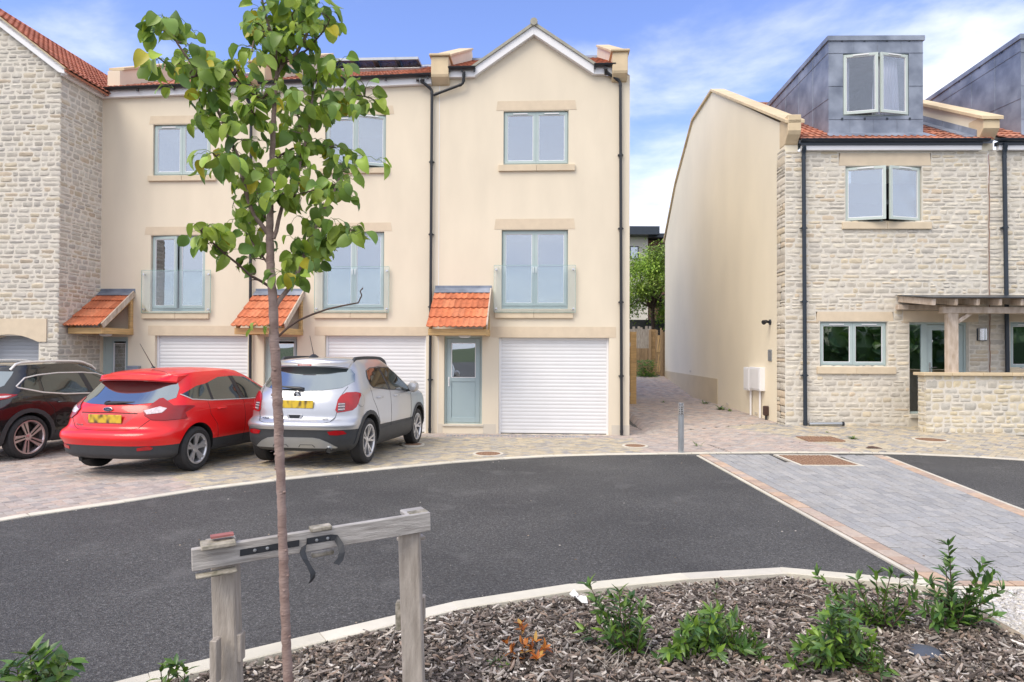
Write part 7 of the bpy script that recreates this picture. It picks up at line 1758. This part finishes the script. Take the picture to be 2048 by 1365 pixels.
Y = 3.95; shrub('shrub', 'dense low green shrub, widest of the bed, just right of the upright shrub', 'shrub', base_of(1415, Y), tips(105, 1305, 1550, 1222, 1372, Y, .30), SG, L=(.05, .085), W=.30, seed=4, dens=1.0)
Y = Yof(1340); shrub('shrub', 'loose green shrub with orange leaves at its foot, in front of the timber edge', 'shrub', base_of(1690, Y), tips(46, 1585, 1770, 1215, 1350, Y, .24), SG, L=(.05, .085), W=.30, seed=5)
Y = Yof(1272); shrub('shrub', 'open branching shrub with a short dark stem near the kerb corner', 'shrub', base_of(1775, Y), [gp_(x, y, Y + rs.uniform(-.12, .12)) for x, y in ((1636, 1152), (1668, 1188), (1700, 1200), (1715, 1162), (1752, 1150), (1782, 1148), (1800, 1158), (1832, 1160), (1826, 1200), (1770, 1190), (1740, 1215), (1720, 1230), (1812, 1232), (1790, 1215))], SG, L=(.055, .085), W=.30, seed=6, dens=.9)
Y = Yof(1264); shrub('shrub', 'tallest dark green shrub with pointed leaves against the timber edging', 'shrub', base_of(1905, Y), [gp_(x, y, Y + rs.uniform(-.14, .14)) for x, y in ((1897, 1092), (1900, 1118), (1892, 1135), (1862, 1170), (1965, 1128), (1990, 1145), (1980, 1165), (2003, 1180), (1950, 1160), (1935, 1185), (1870, 1195), (1850, 1222), (1880, 1225), (1905, 1215), (1925, 1225), (1960, 1225), (1985, 1232), (1900, 1180), (1945, 1240), (1870, 1245), (1968, 1205))], SD, L=(.06, .095), W=.30, seed=7)
Y = 3.0; shrub('shrub', 'green shrub poking into the bottom left corner', 'shrub', base_of(60, Y), [gp_(x, y, Y + rs.uniform(-.1, .1)) for x, y in ((8, 1350), (34, 1335), (60, 1312), (78, 1322), (108, 1330), (135, 1322), (45, 1362), (90, 1358), (125, 1352))], SG, L=(.07, .11), W=.36, seed=8)
Y = 3.0; shrub('shrub', 'small sprig of pointed green leaves at the bottom edge, left of the left post', 'shrub', base_of(348, Y), [gp_(x, y, Y) for x, y in ((322, 1345), (340, 1338), (352, 1330), (370, 1345))], SG, L=(.05, .07), W=.36, seed=9)
OG = [(4.2, .62, .4), (5.0, .95, .7), (2.8, .42, .3), (4.4, .8, .5), (5.0, 1.6, 1.6)]
Y = Yof(1345); shrub('dead_shrub', 'dead orange-brown shrub with dry leaves in the bark mulch', 'shrub', base_of(1055, Y), [gp_(x, y, Y + rs.uniform(-.06, .06)) for x, y in ((1015, 1288), (1025, 1305), (1042, 1252), (1048, 1262), (1050, 1292), (1070, 1285), (1088, 1298), (1100, 1340), (1075, 1318), (1018, 1325), (1060, 1330), (1030, 1340), (1100, 1350))], OG, L=(.045, .065), W=.36, seed=10, dens=.6, whorl=5)
Y = Yof(1362); shrub('seedling', 'tiny green seedling left of the dead orange shrub', 'plant', base_of(998, Y), [gp_(x, y, Y) for x, y in ((985, 1325), (1000, 1322), (1010, 1335))], SG, L=(.03, .045), W=.25, seed=11)
Y = Yof(1238); shrub('seedling', 'thin upright green sprig standing alone in the mulch right of centre', 'plant', base_of(1440, Y), [gp_(x, y, Y) for x, y in ((1432, 1178), (1436, 1205), (1448, 1215))], SG, L=(.03, .045), W=.25, seed=12, dens=.8)
# bare grey twigs between the shrubs
q = MB()
for i in range(46):
    x = rs.uniform(1110, 1320); Y = Yof(rs.uniform(1325, 1380)); b0 = Vector(base_of(x, Y)); q.tube([b0, b0 + Vector((rs.uniform(-.12, .12), rs.uniform(-.08, .08), rs.uniform(.03, .16)))], .0018, 4)
tag(q.build('bare_twigs', M_['wood_g'], None), 'thin bare grey twigs sticking out of the mulch between the shrubs', 'twigs', kind='stuff')
# weeds in the paving joints
def weed(px, py, r, n, label, cat='weed', h=.08, col=SG, broad=.22):
    p = on_z(px, py, .0); p = on_z(px, py, gz(p.x, p.y)); p.z = gz(p.x, p.y); q = MB()
    for i in range(n):
        a = rs.uniform(0, 6.28); el = rs.uniform(.15, 1.2); d_ = Vector((math.cos(a) * math.cos(el), math.sin(a) * math.cos(el), math.sin(el))); L = rs.uniform(.5, 1.1) * r
        leaf(q, p + Vector((rs.uniform(-r, r) * .3, rs.uniform(-r, r) * .3, 0)), d_, Vector((0, 0, 1)), L, L * broad, .2, .5, rs.choice(col), rows=3, round_=False)
    return tag(q.build('weed', M_['leaf_s'], None, recalc=False), label, cat, 'weeds growing in the paving joints')
weed(1258 + 0, 752, .3, 0, 'x') if False else None
weed(1410, 808, .20, 30, 'small leafy weed at the foot of the side wall, farther of three')
weed(1442, 820, .22, 36, 'leafy weed at the foot of the side wall, middle of three')
weed(1460, 823, .14, 20, 'small weed at the foot of the side wall, nearest of three')
weed(1326, 772, .14, 16, 'lone weed far up the block-paved alley')
weed(1705, 877, .13, 24, 'bright green weed on the paving between rusty cover and front door')
weed(1397, 892, .20, 22, 'wispy pale weed just right of the steel bollard', broad=.06)
weed(1655, 865, .08, 12, 'small weed just in front of the loose pipe')
weed(1080, 863, .09, 14, 'tuft of weed at the foot of the white garage door')
# leaf litter on the paving
q = MB()
for i in range(260):
    x, y = rs.uniform(-5, 8), rs.uniform(11.5, 18)
    if rs.random() < .5: x, y = rs.uniform(2, 8), rs.uniform(12, 16)
    z = gz(x, y) + .012; L = rs.uniform(.012, .035); a = rs.uniform(0, 6); leaf(q, Vector((x, y, z)), Vector((math.cos(a), math.sin(a), .1)), Vector((0, 0, 1)), L, L * .5, .3, .3, rs.choice([(1.6, .9, .7), (1, 1, 1), (.5, .4, .4), (.8, .6, .5)]), rows=2)
tag(q.build('leaf_litter', M_['leaf_s'], None, recalc=False), 'tiny dry leaves and moss scattered over the paving', 'litter', kind='stuff')
q = MB()
for i in range(420):
    e = rs.random()
    if e < .5: t = rs.random(); a_, b_ = rs.choice(list(zip(KNp, KNp[1:]))); x = lerp(a_[0], b_[0], t) + rs.gauss(0, .02); y = lerp(a_[1], b_[1], t) + abs(rs.gauss(.0, .10)) + .02; z = .003
    elif e < .8: x = rs.uniform(-6, 9); y = yk(x) - abs(rs.gauss(0, .12)) - .01; z = .003
    else: x, y, z = rs.uniform(-4, 5), rs.uniform(5.5, 11), .003
    if x > ax(y) - .02 and x < bxx(y): z = .025
    s = rs.uniform(.003, .009); c = rs.choice([(1, 1, 1), (.5, .48, .45), (.8, .7, .6), (.35, .28, .22)]); q.add([Vector((v.x * s * rs.uniform(.8, 1.6), v.y * s, v.z * s * .7)) + Vector((x, y, z)) for v in IV], IF, c)
tag(q.build('road_grit', mat('loose_grit', (.45, .42, .38), .9, .1, 50, tint=True), None, recalc=False), 'loose grit and crumbs along the kerbs', kind='stuff')
q = MB(); p = on_z(1745, 899, 0); P = [p + Vector((a, b, c)) for a, b, c in ((-.12, 0, .015), (-.06, .03, .03), (0, 0, .035), (.08, -.02, .025), (.16, -.04, .015))]; q.tube(P, [.01, .022, .028, .022, .008], 7); tag(q.build('bark_debris', M_['twig'], None, smooth=50), 'dark scrap of debris lying by the flush kerb at the head of the crossing', 'litter')

# ------------------------------------------------------------------ bollard
p = on_z(1362, 907, 0); r = .052; z1 = at_y(1362, 806, p.y).z
bl = thing('bollard_light', 'brushed steel bollard light with louvred top standing at the kerb', 'bollard', (p.x, p.y, 0))
q = MB(); q.lathe([(r, -.02), (r, z1 - .22)], o=(p.x, p.y, 0), n=32); q.lathe([(r * .97, z1 - .22), (r * .97, z1 - .215)], o=(p.x, p.y, 0), n=32); q.build('post', M_['alu'], bl, smooth=40)
q = MB(); q.lathe([(r * .6, z1 - .23), (r * .6, z1 - .02)], o=(p.x, p.y, 0), n=24); q.build('diffuser', mat('frosted_core', (.75, .75, .72), .4, .05, 5), bl, smooth=True)
q = MB()
for k in range(5): zz = z1 - .205 + k * .038; q.lathe([(r * .6, zz + .018), (r, zz), (r, zz + .008), (r * .6, zz + .024)], o=(p.x, p.y, 0), n=32)
for a in (0, 120, 240): q.box(p.x + math.cos(R(a)) * r * .85 - .006, p.y + math.sin(R(a)) * r * .85 - .006, z1 - .22, p.x + math.cos(R(a)) * r * .85 + .006, p.y + math.sin(R(a)) * r * .85 + .006, z1 - .02)
q.lathe([(0, z1), (r, z1), (r, z1 - .025), (0, z1 - .025)], o=(p.x, p.y, 0), n=32); q.build('louvres', M_['chrome'], bl, smooth=40)

# ------------------------------------------------------------------ end of the alley: gate post, fences, tree, flats
def bx_thing(name, label, cat, q, m, **k): o = q.build(name, m, None, **k); return tag(o, label, cat)
Yp = 20.6; q = MB(); a, b = at_y(1261, 700, Yp), at_y(1273, 700, Yp); zb, zt = gz(a.x, Yp) - .1, at_y(1265, 664, Yp).z; q.box(a.x, Yp, zb, b.x, Yp + .12, zt); gpst = bx_thing('gate_post', 'tall yellowish new timber gate post at the back corner of the end house', 'post', q, M_['oak'], bevel=.005)
q = MB(); 
for z in (zb + .35, zb + 1.9): q.box(a.x - .04, Yp + .02, z, a.x, Yp + .10, z + .12)
q.build('hinge', M_['alu'], gpst)
def fence(name, label, px0, px1, Y, ztpx, zb, kind, seed=1, jag=0):
    rr = random.Random(seed); x0, x1 = at_y(px0, 700, Y).x, at_y(px1, 700, Y).x; zt = at_y(px0, ztpx, Y).z; t = thing(name, label, 'fence', (x0, Y, zb)); q = MB()
    if kind == 'v':
        x = x0; w = .12
        while x < x1: c = rr.uniform(.75, 1.15); q.box(x, Y + (.012 if rr.random() < .5 else 0), zb, min(x + w * .96, x1), Y + .025, zt + rr.uniform(-jag, jag), (c, c, c)); x += w
    else:
        z = zb + .04
        while z < zt: c = rr.uniform(.8, 1.15); q.hexa([(x0, Y - .012, z), (x1, Y - .012, z), (x1, Y + .02, z), (x0, Y + .02, z), (x0, Y + .0, z + .12), (x1, Y + .0, z + .12), (x1, Y + .02, z + .12), (x0, Y + .02, z + .12)], (c, c * .95, c * .8)); z += .105
    q.build('boards', M_['fence'] if kind != 'g' else M_['wood_g'], t); q = MB()
    for x in (x0, x1): q.box(x - .05, Y - .05, zb, x + .05, Y + .05, zt + .08)
    q.build('fence_post', M_['fence'], t); return t
zA = gz(5.5, 29)
fence('panel_fence', 'closed brown boarded fence low behind the gate post', 1268, 1300, 29.6, 697, zA, 'v', 3)
q_ = fence('panel_fence', 'tall greyed board fence with ragged top at the alley end', 1240, 1300, 31.5, 656, zA + .8, 'v', 4, .10)
for o in q_.children: 
    o.data.materials[0] = M_['wood_g']
fence('panel_fence', 'orange overlapping larch fence panel right of the brown boards', 1300, 1313, 29.2, 664, zA, 'h', 5)
fence('panel_fence', 'upright boards of timber fence touching the far corner of the side wall', 1323, 1345, 28.9, 664, zA - .2, 'v', 6, .03)
g_ = thing('garden_gate', 'battered timber gate with crossed braces at the end of the alley', 'gate', (at_y(1313, 700, 29).x, 29.0, zA))
x0, x1 = at_y(1312, 700, 29).x, at_y(1323, 700, 29).x; zt = at_y(1315, 670, 29).z; q = MB()
for z in (zA + .05, lerp(zA, zt, .5), zt - .2): q.box(x0, 28.95, z, x1, 29.0, z + .16, (1.1, 1.1, 1))
q.box(x0, 28.96, zA, x0 + .05, 29.02, zt); q.box(x1 - .05, 28.96, zA, x1, 29.02, zt + .3); q.build('frame', M_['fence'], g_); q = MB()
for k in range(2):
    for s in (0, 1): z = lerp(zA + .1, zt, .5 * k + .05); q.beam((x0 + .04 + .08 * s, 28.94, z), (x0 + .12 + .1 * s, 28.94, z + .75), .07, .02, up=(0, 1, 0), col=(1.5, 1.5, 1.3))
q.build('brace', M_['fence'], g_)
def weeds_patch(x0, x1, Y, h, n, name, label):
    q = MB()
    for i in range(n):
        p = Vector((rs.uniform(x0, x1), Y + rs.uniform(-.4, .3), zA - .05 + h * rs.random() ** 1.6)); a = rs.uniform(0, 6.28); leaf(q, p, Vector((math.cos(a), math.sin(a), rs.uniform(0, 1.2))), Vector((0, -.5, 1)), rs.uniform(.08, .2), .05, .2, .4, rs.choice(SG), rows=2, round_=False)
    return tag(q.build(name, M_['leaf_s'], None, recalc=False), label, 'plant')
weeds_patch(at_y(1276, 700, 28.5).x, at_y(1308, 700, 28.5).x, 28.5, .75, 700, 'nettle_patch', 'overgrown green weeds against the fences at the alley end')
# far retaining wall
q = MB(); q.box(3.2, 34.0, -.5, 16, 34.4, at_y(1290, 640, 34).z); bx_thing('retaining_wall', 'dark grey retaining wall behind the fences and under the tree', 'wall', q, mat('dark_blockwork', (.10, .10, .105), .9, .2, 2.2, .2, 30))
# tree
def far_tree(name, label, cx, cy, z0, zc, rx, rz, n, ls, cols, seed, trunk=.16):
    rr = random.Random(seed); t = thing(name, label, 'tree', (cx, cy, z0)); q = MB(); q.tube([(cx, cy, z0), (cx + .1, cy, lerp(z0, zc, .5)), (cx, cy, zc + rz * .6)], [trunk, trunk * .7, trunk * .25], 8)
    cl = []
    for i in range(34):
        a = rr.uniform(0, 6.28); e = rr.uniform(-.7, 1.4); k = rr.uniform(.55, 1); c = Vector((cx + rx * k * math.cos(a) * math.cos(e), cy + rx * k * math.sin(a) * math.cos(e), zc + rz * k * math.sin(e))); cl.append((c, rr.uniform(.3, .62) * rx * .75, rr.uniform(.6, 1.4)))
        q.tube([(cx, cy, zc - rz * .3), (lerp(cx, c.x, .5), lerp(cy, c.y, .5), lerp(zc, c.z, .4)), c], [.05, .03, .012], 5, caps=False)
    q.build('trunk', M_['twig'], t, smooth=50); q = MB()
    for i in range(n):
        c, r_, b_ = rr.choice(cl); p = c + Vector((rr.gauss(0, 1), rr.gauss(0, 1), rr.gauss(0, .75))) * r_ * .55; a = rr.uniform(0, 6.28); k = rr.choice(cols); j = rr.uniform(.75, 1.25) * b_
        leaf(q, p, Vector((math.cos(a), math.sin(a), rr.uniform(-.9, .3))), Vector((rr.uniform(-.5, .5), rr.uniform(-.8, .2), 1)), ls * rr.uniform(.7, 1.3), ls * .5, .2, .3, tuple(v * j for v in k), rows=2, round_=False)
    q.build('crown', M_['leaf'], t, recalc=False); return t
Yt = 33; c = at_y(1303, 575, Yt); far_tree('garden_tree', 'bright green tree filling the gap at the alley end', c.x, Yt, 0, c.z - .35, 1.95, 2.3, 15000, .15, [(.95, 1, .9), (.8, .85, .75), (1.3, 1.25, 1), (1.6, 1.5, 1.1)], 15)
# flats behind
Yf = 46; q = MB(); F2 = lambda px, py: at_y(px, py, Yf)
x0, xm, x1 = F2(1225, 500).x, F2(1296, 500).x, F2(1400, 500).x; zr0 = F2(1290, 474).z
fb = thing('apartment_building', 'modern flats with dark flat roof, cream wall and brown brick beyond the alley tree', 'building', (xm, Yf, 0))
q.box(x0, Yf, -1, xm, Yf + 8, zr0); q.build('wall', mat('cream_far_wall', (.62, .58, .52), .85, .05, 1), fb)
q = MB(); q.box(xm, Yf + .5, -1, x1, Yf + 8, zr0 - .15); q.build('brick_wall', mat('brown_brick', (.15, .075, .055), .9, .25, 30, .2, 60), fb)
q = MB(); q.box(x0 - .5, Yf - 1.0, zr0, F2(1313, 460).x, Yf + 9, F2(1290, 458).z); q.box(xm, Yf - .4, zr0 - .1, x1, Yf + 9, F2(1290, 466).z - .1); q.build('roof', M_['blue_black'], fb)
wa, wb = F2(1259, 500).x, F2(1277, 500).x; q = MB(); q.box(wa, Yf - .05, F2(0, 514).z, wb, Yf, F2(0, 488).z); wf = q.build('window', M_['blue_black'], fb); q = MB(); q.box(wa + .08, Yf - .07, F2(0, 512).z, wb - .08, Yf - .052, F2(0, 490).z); q.build('pane', M_['glass'], wf)
# ------------------------------------------------------------------ what stands behind the photographer (seen only in the window reflections)
rb = random.Random(91); q = MB()
for i in range(7):
    cx, cy, hz = 13 + i * 4.2 + rb.uniform(-1, 1), -13 + rb.uniform(-2, 2), rb.uniform(3.0, 4.8); rr_ = rb.uniform(2.6, 3.6)
    for k in range(420):
        a, e = rb.uniform(0, 6.28), rb.uniform(-.5, 1.5); f = rb.uniform(.7, 1.05); p = Vector((cx + rr_ * f * math.cos(a) * math.cos(e), cy + rr_ * f * math.sin(a) * math.cos(e), hz * .5 + hz * .5 * f * math.sin(e))); b = rb.uniform(0, 6.28)
        leaf(q, p, Vector((math.cos(b), math.sin(b), -.3)), Vector((rb.uniform(-1, 1), rb.uniform(-1, 1), 1)), .75, .5, .2, .3, rb.choice(SD), rows=2, round_=False)
    q.lathe([(0, hz * .9), (rr_ * .5, hz * .8), (rr_ * .85, hz * .5), (rr_ * .8, 0)], o=(cx, cy, 0), n=9, col=(.8, .8, .8))
tag(q.build('hedgerow', M_['leaf_s'], None, recalc=False), 'belt of dark trees across the street', kind='stuff')
